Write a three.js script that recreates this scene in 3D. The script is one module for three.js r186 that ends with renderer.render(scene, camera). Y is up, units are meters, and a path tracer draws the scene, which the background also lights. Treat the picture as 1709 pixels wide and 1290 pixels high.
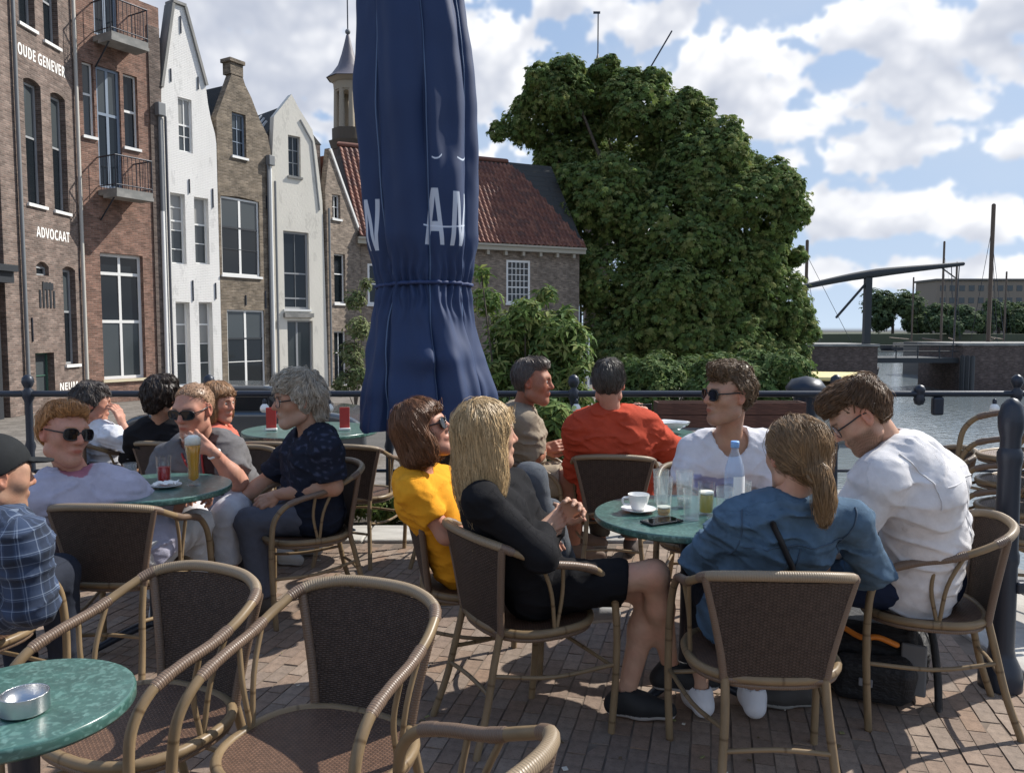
import * as THREE from 'three';
import { mergeGeometries, toCreasedNormals } from 'three/addons/utils/BufferGeometryUtils.js';
import { RoundedBoxGeometry } from 'three/addons/geometries/RoundedBoxGeometry.js';
import { ImprovedNoise } from 'three/addons/math/ImprovedNoise.js';

// ---------- camera, sky, sun, exposure ----------
const scene = new THREE.Scene();
const camera = new THREE.PerspectiveCamera(51.37, 1024 / 772, 0.05, 2500);
camera.position.set(0, 1.45, 0);
camera.rotation.set(-THREE.MathUtils.degToRad(4.05), 0, 0);
scene.add(camera);
const renderer = new THREE.WebGLRenderer();
renderer.toneMapping = THREE.LinearToneMapping;
renderer.toneMappingExposure = 1.27;
renderer.shadowMap.enabled = true;
const SUN = new THREE.Vector3(0.74, 0.80, -0.40).normalize();
const sun = new THREE.DirectionalLight(new THREE.Color(1, 0.95, 0.87), 5);
sun.name = 'sun'; sun.position.copy(SUN).multiplyScalar(80); sun.castShadow = true;
sun.shadow.mapSize.set(4096, 4096); sun.shadow.radius = 1;
Object.assign(sun.shadow.camera, { left: -40, right: 40, top: 40, bottom: -40, near: 1, far: 220 });
scene.add(sun, sun.target);

// ---------- small tools ----------
function rngOf(seed) { let a = seed >>> 0; return () => { a = (a + 0x6d2b79f5) | 0; let t = Math.imul(a ^ (a >>> 15), 1 | a); t = (t + Math.imul(t ^ (t >>> 7), 61 | t)) ^ t; return ((t ^ (t >>> 14)) >>> 0) / 4294967296; }; }
const V = (x, y, z) => new THREE.Vector3(x, y, z);
const N3 = new ImprovedNoise();
const noise = (x, y, z) => N3.noise(x, y, z);
function fbm(x, y, z, n = 4) { let s = 0, a = 0.5; for (let i = 0; i < n; i++) { s += a * N3.noise(x, y, z); x *= 2.03; y *= 2.03; z *= 2.03; a *= 0.5; } return s; }
const clamp = (x, a, b) => Math.min(b, Math.max(a, x)), mix = (a, b, t) => a + (b - a) * t;
const smooth = (a, b, x) => { const t = clamp((x - a) / (b - a), 0, 1); return t * t * (3 - 2 * t); };
const RAD = Math.PI / 180;

// the sky: air and broken cumulus
function makeSky() {
  const W = 2048, H = 1024, data = new Float32Array(W * H * 4), R = rngOf(11);
  const blobs = [];                                     // [azimuth from straight ahead, elevation, half width, half height], degrees
  const inView = [[-19, 22, 12, 7], [-23, 17, 7, 5], [-13, 17, 7, 6], [-9, 24, 8, 5], [-2, 17, 4.2, 4.6], [-5, 9, 6, 4], [5, 22, 5, 2.2], [9, 20, 3.4, 2], [16, 23, 8, 1.6],
    [15, 16, 5, 3.4], [18.5, 13.2, 3.6, 2], [24, 18.6, 4.6, 2.4], [28, 17, 5.4, 3.2], [32.5, 18.6, 5, 3.8], [26, 14.6, 5.4, 2.4], [22.6, 11.4, 4.6, 1.6], [27.4, 11.4, 1.7, 1], [32.4, 11.2, 1.8, 1.5],
    [21, 7.4, 4.8, 2], [26, 7, 4.4, 1.6], [30.6, 6.6, 3.6, 1.9], [12, 7, 5, 2], [17, 3.6, 6, 1.2], [28, 3.4, 7, 1.1], [-30, 12, 5, 4]];
  blobs.push(...inView);
  for (let i = 0; i < 85; i++) { const az = R() * 360 - 180, el = 3 + R() * R() * 70, w = 3 + R() * 6; if (Math.abs(az) < 42 && el < 34) continue; blobs.push([az, el, w * (1 + el / 40), w * 0.5 * (1 + el / 60)]); }
  const dens = (az, el, oct = 5) => {
    let d = -1;
    for (const b of blobs) { let da = az - b[0]; if (da > 180) da -= 360; if (da < -180) da += 360; da *= Math.cos(el * RAD); if (Math.abs(da) > b[2] * 2 || Math.abs(el - b[1]) > b[3] * 2.2) continue; const ey = el - b[1], q = Math.hypot(da / b[2], ey / (ey < 0 ? b[3] * 0.75 : b[3])); d = Math.max(d, 1 - q); }
    if (d <= -1) return -1;
    const s = 0.36, x = az;
    const X = x * s * 0.9, Y = el * s * 1.1; let bil = 0, a = 0.5, k = 1; for (let i = 0; i < oct; i++) { bil += a * (0.62 - 1.5 * Math.abs(N3.noise(X * k, Y * k, 3.7 + i * 5.1))); a *= 0.52; k *= 2.05; }
    return d * 0.85 + bil * 1.2 - 0.28 + fbm(x * 0.12, el * 0.16, 7.7, 2) * 0.5;
  };
  for (let j = 0; j < H; j++) {
    const el = ((j + 0.5) / H - 0.5) * 180, e = Math.max(el, 0);
    for (let i = 0; i < W; i++) {
      const phi = ((i + 0.5) / W - 0.5) * 360;          // direction (cos, ., sin); straight ahead (-z) is -90
      let az = phi + 90; if (az > 180) az -= 360;
      const t = Math.pow(clamp(e / 60, 0, 1), 0.55);
      let r = mix(0.50, 0.085, t), g = mix(0.61, 0.21, t), b = mix(0.74, 0.47, t);
      const dx = Math.cos(phi * RAD) * Math.cos(e * RAD), dz = Math.sin(phi * RAD) * Math.cos(e * RAD), c = Math.max(0, dx * SUN.x + Math.sin(e * RAD) * SUN.y + dz * SUN.z), glow = 0.28 * Math.pow(c, 8) + 0.08 * c * c;
      r += glow; g += glow * 0.97; b += glow * 0.9;
      // thin high veil
      const veil = 0.22 * smooth(-0.12, 0.4, fbm(az * 0.045, el * 0.11, 9.1, 4)) * smooth(0, 8, e);
      r = mix(r, 0.63, veil); g = mix(g, 0.655, veil); b = mix(b, 0.69, veil);
      if (el > -1 && el < 80) {
        const d = dens(az, el);
        if (d > 0) {
          const a = smooth(0.0, 0.2, d) * smooth(0, 2, e);
          const up = Math.max(0, dens(az + 0.9, el + 1.3, 3)), up2 = Math.max(0, dens(az + 1.6, el + 2.6, 2));
          const lit = Math.exp(-(up * 1.15 + up2 * 0.75)) * (0.96 + 0.16 * fbm(az * 0.9, el * 1.2, 5.5, 4)) + 0.1 * smooth(0.3, 0.05, d);
          r = mix(r, mix(0.33, 0.90, lit), a); g = mix(g, mix(0.375, 0.90, lit), a); b = mix(b, mix(0.48, 0.91, lit), a);
        }
      }
      if (el < 0) { const k = smooth(0, -12, el); r = mix(r, 0.12, k); g = mix(g, 0.11, k); b = mix(b, 0.10, k); }
      const o = (j * W + i) * 4; data[o] = r; data[o + 1] = g; data[o + 2] = b; data[o + 3] = 1;
    }
  }
  const t = new THREE.DataTexture(data, W, H, THREE.RGBAFormat, THREE.FloatType);
  t.mapping = THREE.EquirectangularReflectionMapping; t.magFilter = THREE.LinearFilter; t.minFilter = THREE.LinearFilter; t.needsUpdate = true;
  return t;
}
scene.background = makeSky();
scene.environment = scene.background;

const taken = new Map();
function numbered(n) { const k = taken.get(n) ?? 0; taken.set(n, k + 1); return k ? n + '_' + String(k).padStart(3, '0') : n; }
function mesh(name, geo, mat, parent) { const m = new THREE.Mesh(geo, mat); m.name = name; m.castShadow = m.receiveShadow = true; if (parent) parent.add(m); return m; }
function thing(name, label, category, pos = [0, 0, 0], yaw = 0, group) {
  const o = new THREE.Group(); o.name = numbered(name); o.position.set(...pos); o.rotation.y = yaw; scene.add(o);
  o.userData = { label, category }; if (group) o.userData.group = group; return o;
}
function structure(name, geo, mat) { const m = mesh(numbered(name), geo, mat, scene); m.userData.kind = 'structure'; return m; }
function copyOf(o, label, pos, yaw, group) { const c = o.clone(); c.name = numbered(o.name.replace(/_\d{3}$/, '')); c.userData = { ...o.userData, label }; if (group) c.userData.group = group; c.position.set(...pos); c.rotation.y = yaw; scene.add(c); return c; }

// ---------- geometry ----------
const flat = (g) => (g.index ? g.toNonIndexed() : g);
function merge(list) {
  const gs = list.map((g) => { const q = flat(g); for (const k of Object.keys(q.attributes)) if (!['position', 'normal', 'uv', 'color'].includes(k)) q.deleteAttribute(k); return q; });
  const anyC = gs.some((g) => g.attributes.color), anyU = gs.some((g) => g.attributes.uv);
  for (const g of gs) { const n = g.attributes.position.count; if (anyC && !g.attributes.color) g.setAttribute('color', new THREE.BufferAttribute(new Float32Array(n * 3).fill(1), 3)); if (anyU && !g.attributes.uv) g.setAttribute('uv', new THREE.BufferAttribute(new Float32Array(n * 2), 2)); if (!g.attributes.normal) g.computeVertexNormals(); }
  return mergeGeometries(gs, false);
}
function metric(g, s = 1) {                              // uv in metres from the face's main direction
  g = flat(g); const p = g.attributes.position, n = g.attributes.normal, uv = new Float32Array(p.count * 2);
  for (let i = 0; i < p.count; i++) { const ax = Math.abs(n.getX(i)), ay = Math.abs(n.getY(i)), az = Math.abs(n.getZ(i)); const [u, v] = az >= ax && az >= ay ? [p.getX(i), p.getY(i)] : ax >= ay ? [p.getZ(i), p.getY(i)] : [p.getX(i), p.getZ(i)]; uv[i * 2] = u * s; uv[i * 2 + 1] = v * s; }
  g.setAttribute('uv', new THREE.BufferAttribute(uv, 2)); return g;
}
const box = (x0, x1, y0, y1, z0, z1) => metric(new THREE.BoxGeometry(x1 - x0, y1 - y0, z1 - z0).translate((x0 + x1) / 2, (y0 + y1) / 2, (z0 + z1) / 2));
const rbox = (w, h, d, r, x = 0, y = 0, z = 0, s = 2) => new RoundedBoxGeometry(w, h, d, s, r).translate(x, y, z);
function smoothPath(pts, n) { const c = new THREE.CatmullRomCurve3(pts.map((p) => (p.isVector3 ? p : V(...p))), false, 'centripetal'); return c.getSpacedPoints(n); }
function tube(pts, rad, n = 24, k = 8, raw = false, sq = 1) {   // rounded-end tube; rad number, array along the path or function of t
  const P = raw ? pts.map((p) => (p.isVector3 ? p : V(...p))) : smoothPath(pts, n), m = P.length;
  const rf = typeof rad === 'function' ? rad : Array.isArray(rad) ? (t) => { const x = t * (rad.length - 1), i = Math.min(rad.length - 2, Math.floor(x)); return mix(rad[i], rad[i + 1], x - i); } : () => rad;
  const T = P.map((p, i) => P[Math.min(m - 1, i + 1)].clone().sub(P[Math.max(0, i - 1)]).normalize());
  let nrm = Math.abs(T[0].y) < 0.9 ? V(0, 1, 0) : V(1, 0, 0); nrm = nrm.sub(T[0].clone().multiplyScalar(nrm.dot(T[0]))).normalize();
  const rings = []; let len = 0;
  const push = (c, t, n0, r, l) => rings.push({ c, t, n: n0.clone(), r, l });
  for (let i = 0; i < m; i++) { if (i) { len += P[i].distanceTo(P[i - 1]); nrm = nrm.clone().sub(T[i].clone().multiplyScalar(nrm.dot(T[i]))).normalize(); } push(P[i], T[i], nrm, rf(i / (m - 1)), len); }
  const r0 = rings[0], r1 = rings[m - 1];
  const cap = (R, s) => [[0.45, 0.86], [0.75, 0.5], [0.88, 0.02]].map(([a, b]) => ({ c: R.c.clone().addScaledVector(R.t, s * a * R.r), t: R.t, n: R.n, r: R.r * b, l: R.l + s * a * R.r }));
  const all = [...cap(r0, -1).reverse(), ...rings, ...cap(r1, 1)], pos = [], nor = [], uv = [], idx = [];
  for (const q of all) { const bn = q.t.clone().cross(q.n); for (let j = 0; j <= k; j++) { const a = (j / k) * Math.PI * 2, d = q.n.clone().multiplyScalar(Math.cos(a)).addScaledVector(bn, Math.sin(a) * sq); pos.push(q.c.x + d.x * q.r, q.c.y + d.y * q.r, q.c.z + d.z * q.r); nor.push(d.x, d.y, d.z); uv.push((j / k) * 0.1, q.l); } }
  for (let i = 0; i < all.length - 1; i++) for (let j = 0; j < k; j++) { const a = i * (k + 1) + j, b = a + k + 1; idx.push(a, a + 1, b, b, a + 1, b + 1); }
  const g = new THREE.BufferGeometry(); g.setAttribute('position', new THREE.Float32BufferAttribute(pos, 3)); g.setAttribute('normal', new THREE.Float32BufferAttribute(nor, 3)); g.setAttribute('uv', new THREE.Float32BufferAttribute(uv, 2)); g.setIndex(idx);
  return g;
}
const rod = (a, b, r, k = 8) => tube([a, b], r, 1, k);
const lathe = (pts, n = 32) => new THREE.LatheGeometry(pts.map(([x, y]) => new THREE.Vector2(x, y)), n);
function jitterColor(g, f) { const p = g.attributes.position, c = new Float32Array(p.count * 3); for (let i = 0; i < p.count; i++) { const k = f(p.getX(i), p.getY(i), p.getZ(i)); c[i * 3] = k[0]; c[i * 3 + 1] = k[1]; c[i * 3 + 2] = k[2]; } g.setAttribute('color', new THREE.BufferAttribute(c, 3)); return g; }

// ---------- textures and materials ----------
function tex(w, h, f, { srgb = false, rep = [1, 1] } = {}) {   // f(u, v) -> [r, g, b] in 0..1
  const d = new Uint8Array(w * h * 4);
  for (let j = 0; j < h; j++) for (let i = 0; i < w; i++) { const c = f((i + 0.5) / w, (j + 0.5) / h), o = (j * w + i) * 4; if (srgb) for (let q = 0; q < 3; q++) { const x = clamp(c[q], 0, 1); d[o + q] = 255 * (x <= 0.0031308 ? 12.92 * x : 1.055 * Math.pow(x, 1 / 2.4) - 0.055); } else for (let q = 0; q < 3; q++) d[o + q] = clamp(c[q], 0, 1) * 255; d[o + 3] = 255; }
  const t = new THREE.DataTexture(d, w, h); t.magFilter = THREE.LinearFilter; t.minFilter = THREE.LinearMipmapLinearFilter; t.generateMipmaps = true; t.wrapS = t.wrapT = THREE.RepeatWrapping; t.repeat.set(...rep); if (srgb) t.colorSpace = THREE.SRGBColorSpace; t.needsUpdate = true; return t;
}
// tileable value noise
function tileNoise(per, seed) { const R = rngOf(seed), g = Array.from({ length: per * per }, () => R()); return (u, v) => { const x = u * per, y = v * per, i = Math.floor(x), j = Math.floor(y), fx = x - i, fy = y - j, sx = fx * fx * (3 - 2 * fx), sy = fy * fy * (3 - 2 * fy), G = (a, b) => g[(((b % per) + per) % per) * per + (((a % per) + per) % per)]; return mix(mix(G(i, j), G(i + 1, j), sx), mix(G(i, j + 1), G(i + 1, j + 1), sx), sy); }; }
const tn = [4, 8, 16, 32, 64, 128].map((p, i) => tileNoise(p, 50 + i));
const tfbm = (u, v, a = 0, b = 5) => { let s = 0, w = 0, k = 1; for (let i = a; i <= b; i++) { s += tn[i](u, v) * k; w += k; k *= 0.6; } return s / w; };
const lin = (r, g, b) => new THREE.Color().setRGB(r, g, b);
const std = (c, rough = 0.8, o = {}) => new THREE.MeshStandardMaterial({ color: c.isColor ? c : lin(...c), roughness: rough, ...o });
const phys = (c, rough, o = {}) => new THREE.MeshPhysicalMaterial({ color: c.isColor ? c : lin(...c), roughness: rough, ...o });
function brickMaps(base, vary, mortar, seed) {                // one tile is 1.68 m x 1.20 m
  const R = rngOf(seed), tones = Array.from({ length: 8 * 20 }, () => [R(), R()]);
  const at = (u, v) => { const row = Math.floor(v * 20), x = u * 8 + (row % 2) * 0.5, col = ((Math.floor(x) % 8) + 8) % 8, fx = x - Math.floor(x), fy = v * 20 - row; const edge = Math.min(fx * 0.21, (1 - fx) * 0.21, fy * 0.06, (1 - fy) * 0.06); return [smooth(0.003, 0.0075, edge), tones[row * 8 + col]]; };
  const map = tex(512, 512, (u, v) => { const [k, t] = at(u, v), n = 0.75 + 0.5 * tfbm(u, v, 2, 5), w = t[0], st = 0.68 + 0.42 * tn[0](u, v) + 0.24 * tn[2](u, v * 0.4); return [0, 1, 2].map((q) => mix(mortar[q] * n, mix(base[q], vary[q], w) * (0.7 + 0.6 * t[1]) * n, k) * st); }, { srgb: true, rep: [1 / 1.68, 1 / 1.2] });
  const bump = tex(512, 512, (u, v) => { const [k, t] = at(u, v), x = k * (0.75 + 0.15 * t[1]) + 0.12 * tn[5](u, v); return [x, x, x]; }, { rep: [1 / 1.68, 1 / 1.2] });
  return { map, bumpMap: bump, bumpScale: 0.012 };
}
const grainBump = tex(256, 256, (u, v) => { const x = tfbm(u, v, 1, 5); return [x, x, x]; }, { rep: [2, 2] });
const blotch = (a, b, rep = 0.5, lo = 0, hi = 5) => tex(256, 256, (u, v) => { const k = smooth(0.3, 0.7, tfbm(u, v, lo, hi)); return [mix(a[0], b[0], k), mix(a[1], b[1], k), mix(a[2], b[2], k)]; }, { srgb: true, rep: [rep, rep] });
const M = {
  iron: std([0.024, 0.03, 0.044], 0.4, { metalness: 0.3, bumpMap: grainBump, bumpScale: 0.0006 }),
  white: std([0.74, 0.74, 0.72], 0.55),
  glassDark: phys([0.012, 0.016, 0.02], 0.06, { specularIntensity: 0.9 }),
  glassMid: phys([0.06, 0.07, 0.075], 0.1),
  glassCurtain: phys([0.26, 0.26, 0.25], 0.18),
  steel: std([0.55, 0.56, 0.58], 0.28, { metalness: 1 }),
};
// ---------- ground, water, quays ----------
const sheet = (pts, y) => { const s = new THREE.Shape(pts.map(([x, d]) => new THREE.Vector2(x, d))); const g = new THREE.ShapeGeometry(s); g.rotateX(-Math.PI / 2); g.translate(0, y, 0); return metric(g); };   // points (x, distance ahead)
const STREET = -1.0, WATER = -2.8;
structure('earth', sheet([[-1500, -400], [1500, -400], [1500, 2200], [-1500, 2200]], -4.5), std([0.05, 0.045, 0.035], 1));
const rippleTex = tex(512, 512, (u, v) => { const x = 0.6 * tn[3](u, v * 2) + 0.3 * tn[4](u, v * 2) + 0.1 * tn[5](u, v); return [x, x, x]; }, { rep: [0.11, 0.11] });
structure('water', sheet([[-60, 5], [420, 5], [420, 1400], [-60, 1400]], WATER), phys([0.17, 0.2, 0.215], 0.08, { ior: 1.36, bumpMap: rippleTex, bumpScale: 0.022, specularIntensity: 1 }));
const cobble = blotch([0.13, 0.115, 0.10], [0.2, 0.18, 0.16], 0.8);
const quayPts = [[-70, 7.4], [3.1, 7.4], [16.5, 47], [19.5, 54.5], [19.5, 110], [-70, 110]];
const quayShape = new THREE.Shape(quayPts.map(([x, d]) => new THREE.Vector2(x, d)));
structure('street', metric(new THREE.ExtrudeGeometry(quayShape, { depth: 3.2, bevelEnabled: false }).rotateX(-Math.PI / 2).translate(0, STREET - 3.2, 0)), std([1, 1, 1], 0.9, { map: cobble, bumpMap: grainBump, bumpScale: 0.01 }));

// ---------- the houses ----------
const brickA = std([1, 1, 1], 0.9, brickMaps([0.145, 0.10, 0.082], [0.20, 0.15, 0.127], [0.24, 0.215, 0.19], 1));
const brickRed = std([1, 1, 1], 0.9, brickMaps([0.19, 0.10, 0.072], [0.25, 0.145, 0.11], [0.26, 0.21, 0.17], 2));
const brickOlive = std([1, 1, 1], 0.9, brickMaps([0.15, 0.118, 0.083], [0.21, 0.17, 0.128], [0.24, 0.21, 0.17], 3));
const brickDark = std([1, 1, 1], 0.9, brickMaps([0.105, 0.075, 0.062], [0.155, 0.12, 0.10], [0.15, 0.13, 0.12], 4));
const brickGrey = std([1, 1, 1], 0.9, brickMaps([0.23, 0.18, 0.14], [0.29, 0.235, 0.185], [0.25, 0.22, 0.19], 5));
const limeTex = tex(512, 512, (u, v) => { const n = tfbm(u, v, 0, 5), st = smooth(0.62, 0.8, tn[2](u, v * 0.5) * 0.6 + tn[4](u, v) * 0.4); const k = 0.74 + 0.12 * (n - 0.5) - 0.10 * st; return [k, k * 0.985, k * 0.95]; }, { srgb: true, rep: [0.32, 0.16] });
const brickBump = brickA.bumpMap;
const lime = std([1, 1, 1], 0.85, { map: limeTex, bumpMap: brickBump, bumpScale: 0.006 });
const limeCream = std([0.95, 0.92, 0.84], 0.85, { map: limeTex, bumpMap: grainBump, bumpScale: 0.004 });
const slateRoof = std([0.05, 0.05, 0.048], 0.85, { bumpMap: brickBump, bumpScale: 0.03 });
const leadMat = std([0.16, 0.17, 0.18], 0.6);
const greyStone = std([1, 1, 1], 0.85, { map: blotch([0.2, 0.2, 0.19], [0.3, 0.29, 0.27], 0.6) });
const paint = { white: M.white, blue: std([0.2, 0.25, 0.32], 0.5), grey: std([0.3, 0.31, 0.32], 0.5), green: std([0.06, 0.13, 0.10], 0.4), dark: std([0.03, 0.034, 0.04], 0.45), cream: std([0.62, 0.55, 0.38], 0.6) };

const paneR = rngOf(404);
function addWindow(house, w) {
  const { s: [s0, s1], h: [h0, h1], in: inset = 0.16, f = 0.055, paint: P = M.white, glass = M.glassDark, v = [], hz = [], sill = true, barW = 0.03, arch = 0, sillMat = M.white, sashDark = false } = w;
  const g = new THREE.Group(); g.name = 'window'; house.add(g); g.position.set(0, 0, -inset);
  const fr = [box(s0, s0 + f, h0, h1, -0.03, 0.035), box(s1 - f, s1, h0, h1, -0.03, 0.035), box(s0 + f, s1 - f, h1 - f, h1, -0.03, 0.032), box(s0 + f, s1 - f, h0, h0 + f, -0.03, 0.032)];
  mesh('frame', merge(fr), P, g);
  const xs = [s0 + f, ...v.map((t) => mix(s0 + f, s1 - f, Array.isArray(t) ? t[0] : t)), s1 - f], ys = [h0 + f, ...hz.map((t) => mix(h0 + f, h1 - f, Array.isArray(t) ? t[0] : t)), h1 - f];
  v.forEach((t, i) => { const b = Array.isArray(t) ? t[1] : barW; mesh('glazing_bar', box(xs[i + 1] - b / 2, xs[i + 1] + b / 2, h0 + f, h1 - f, -0.02, 0.024), Array.isArray(t) && t[2] ? t[2] : P, g); });
  hz.forEach((t, i) => { const b = Array.isArray(t) ? t[1] : barW; mesh('glazing_bar', box(s0 + f, s1 - f, ys[i + 1] - b / 2, ys[i + 1] + b / 2, -0.02, 0.027), Array.isArray(t) && t[2] ? t[2] : P, g); });
  for (let i = 0; i + 1 < xs.length; i++) for (let j = 0; j + 1 < ys.length; j++) {
    const gl = typeof glass === 'function' ? glass(i, j) : glass, m = mesh('pane', new THREE.BoxGeometry(xs[i + 1] - xs[i] - 0.008, ys[j + 1] - ys[j] - 0.008, 0.01), gl, g);
    m.position.set((xs[i] + xs[i + 1]) / 2, (ys[j] + ys[j + 1]) / 2, -0.006); m.rotation.set((paneR() - 0.5) * 0.02, (paneR() - 0.5) * 0.03, 0);
  }
  if (sill) mesh('sill', box(s0 - 0.06, s1 + 0.06, h0 - 0.09, h0 - 0.002, -0.02, inset + 0.07), sillMat, g);
  return g;
}
function house(o) {
  const H = thing('house', o.label, 'house', [o.X, STREET, -o.D], o.alpha * RAD);
  const out = o.outline.map(([s, h]) => new THREE.Vector2(s, h - STREET)), sh = new THREE.Shape(out);
  for (const w of o.windows) { const a = w.h[0] - STREET, b = w.h[1] - STREET; w.h = [a, b]; const p = new THREE.Path(); p.moveTo(w.s[0], a); p.lineTo(w.s[1], a); p.lineTo(w.s[1], b); if (w.arch) p.quadraticCurveTo((w.s[0] + w.s[1]) / 2, b + w.arch * 2, w.s[0], b); else p.lineTo(w.s[0], b); p.closePath(); sh.holes.push(p); }
  mesh('wall', metric(new THREE.ExtrudeGeometry(sh, { depth: 0.3, bevelEnabled: false, curveSegments: 6 }).translate(0, 0, -0.3)), o.wall, H);
  for (const w of o.windows) { addWindow(H, w); if (w.arch) mesh('arch_panel', box(w.s[0], w.s[1], w.h[1] + 0.002, w.h[1] + w.arch, -0.2, -0.14), w.archMat ?? o.wall, H); }
  const dp = o.depth ?? 6, e = o.eave - STREET;
  mesh('side_wall', merge([box(0.02, 0.27, 0, e, -dp, -0.302), box(o.w - 0.27, o.w - 0.02, 0, e, -dp, -0.302), box(0.27, o.w - 0.27, 0, e, -dp, -dp + 0.25)]), o.side ?? o.wall, H);
  mesh('inner_floor', box(0.28, o.w - 0.28, e - 0.3, e - 0.05, -dp + 0.26, -0.305), paint.dark, H);
  const tri = new THREE.Shape([[-0.05, e], [o.ridgeAt ?? o.w / 2, o.ridge - STREET], [o.w + 0.05, e]].map(([x, y]) => new THREE.Vector2(x, y)));
  mesh('roof', metric(new THREE.ExtrudeGeometry(tri, { depth: dp - 0.1, bevelEnabled: false }).translate(0, 0.02, -dp - 0.2)), o.roof ?? slateRoof, H);
  return H;
}
const pipe = (H, s, h0, h1, mat, r = 0.05, z = 0.09) => mesh('downpipe', rod(V(s, h0 - STREET, z), V(s, h1 - STREET, z), r), mat, H);
const anchor = (H, s, h, l = 0.5) => mesh('wall_anchor', box(s - 0.02, s + 0.02, h - STREET, h - STREET + l, 0.002, 0.035), M.iron, H);
function paintText(words, wpx, hpx, color, weight = 'bold', fontPx = 0.86) {
  const c = document.createElement('canvas'); c.width = wpx; c.height = hpx; const x = c.getContext('2d'); x.clearRect(0, 0, wpx, hpx); x.fillStyle = color; x.font = `${weight} ${Math.round(hpx * fontPx)}px sans-serif`; x.textAlign = 'center'; x.textBaseline = 'middle';
  const m = x.measureText(words).width; x.save(); x.translate(wpx / 2, hpx / 2); x.scale(Math.min(2, (wpx * 0.98) / m), 1); x.fillText(words, 0, 0); x.restore();
  const t = new THREE.CanvasTexture(c); t.colorSpace = THREE.SRGBColorSpace; return t;
}
function wallText(H, words, s0, s1, h0, h1) {
  const t = paintText(words, 512, 96, '#ffffff'), g = new THREE.PlaneGeometry(s1 - s0, h1 - h0);
  mesh('painted_lettering', g, std([0.78, 0.77, 0.74], 0.8, { map: t, alphaMap: null, transparent: true, alphaTest: 0.5 }), H).position.set((s0 + s1) / 2, (h0 + h1) / 2 - STREET, 0.006);
}

// H0: dark shop corner at the picture's edge
{
  const H = house({ X: -14.35, D: 17.2, alpha: 87, w: 4.9, eave: 11, ridge: 15, label: 'dark brick house with a black shop front and cornice at the left edge', wall: brickDark,
    outline: [[0, -1], [4.9, -1], [4.9, 12.4], [0, 12.4]], windows: [
      { s: [3.0, 4.3], h: [3.75, 5.6], paint: paint.green, glass: M.glassMid, v: [0.5], hz: [0.55] }, { s: [0.9, 2.2], h: [3.75, 5.6], paint: paint.green, v: [0.5], hz: [0.55] },
      { s: [3.0, 4.2], h: [7.2, 9.6], paint: M.white, hz: [0.5] }, { s: [0.9, 2.1], h: [7.2, 9.6], paint: M.white, hz: [0.5] },
      { s: [0.5, 4.3], h: [-0.6, 2.55], paint: paint.dark, f: 0.14, glass: M.glassMid, v: [[0.33, 0.08], [0.66, 0.08]], hz: [[0.72, 0.1]] }] });
  mesh('cornice', merge([box(-0.1, 5.02, 3.72, 4.02, 0.003, 0.42), box(-0.1, 5.02, 4.023, 4.2, 0.003, 0.55)]), paint.dark, H);
  for (const s of [0.2, 4.6]) mesh('pilaster', box(s - 0.14, s + 0.14, 0, 3.715, 0.003, 0.16), paint.dark, H);
  for (let k = 0; k < 3; k++) mesh('drain_pipe', rod(V(3.9 + k * 0.28, 8.0, 0.12), V(3.9 + k * 0.28, 13.2, 0.12), 0.06), k ? leadMat : M.white, H);
  for (let k = 0; k < 3; k++) mesh('wall_vent', box(3.5 + k * 0.3, 3.62 + k * 0.3, 7.6, 8.15, 0.002, 0.02), paint.dark, H);
}
// H1: brown brick warehouse with painted lettering
{
  const W2 = { paint: paint.grey, glass: (i, j) => (j ? M.glassMid : M.glassDark), hz: [[0.56, 0.06]], f: 0.07, in: 0.22, arch: 0.1 };
  const H = house({ X: -14.0, D: 22.3, alpha: 88.06, w: 3.84, eave: 12.4, ridge: 15, label: 'brown brick warehouse with white painted lettering between its windows', wall: brickA,
    outline: [[0, -1], [3.84, -1], [3.84, 12.8], [0, 12.8]], windows: [
      { s: [1.1, 1.85], h: [10.15, 12.3], ...W2, arch: 0 }, { s: [2.26, 3.0], h: [10.05, 12.3], ...W2, arch: 0 }, { s: [1.18, 1.98], h: [5.1, 8.6], ...W2 }, { s: [2.45, 3.2], h: [5.08, 8.55], ...W2 },
      { s: [1.42, 2.03], h: [3.05, 3.32], arch: 0.14, paint: paint.grey, sill: false }, { s: [2.72, 3.4], h: [0.36, 3.32], ...W2 }, { s: [1.2, 2.12], h: [-0.5, 0.76], paint: paint.green, glass: M.glassMid, hz: [0.45], in: 0.25, sill: false }] });
  wallText(H, 'OUDE GENEVER', 0.95, 3.28, 9.13, 9.66); wallText(H, 'ADVOCAAT', 1.48, 3.18, 4.07, 4.57); wallText(H, 'NEUM', 2.3, 3.35, -0.5, -0.12);
  for (let k = 0; k < 5; k++) mesh('wall_vent', box(1.5 + k * 0.17, 1.58 + k * 0.17, 3.1, 3.62 + (k > 0 && k < 4 ? 0.25 : 0), 0.002, 0.02), paint.dark, H);
  mesh('wall_vent', box(1.7, 2.2, 3.645, 3.85, 0.002, 0.018), paint.dark, H);
  pipe(H, 0.72, -1, 12.8, leadMat, 0.055); pipe(H, 3.7, -1, 12.8, std([0.45, 0.43, 0.39], 0.6), 0.06); anchor(H, 3.62, 3.0, 0.4); anchor(H, 1.1, 1.1, 0.7);
}
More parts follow.
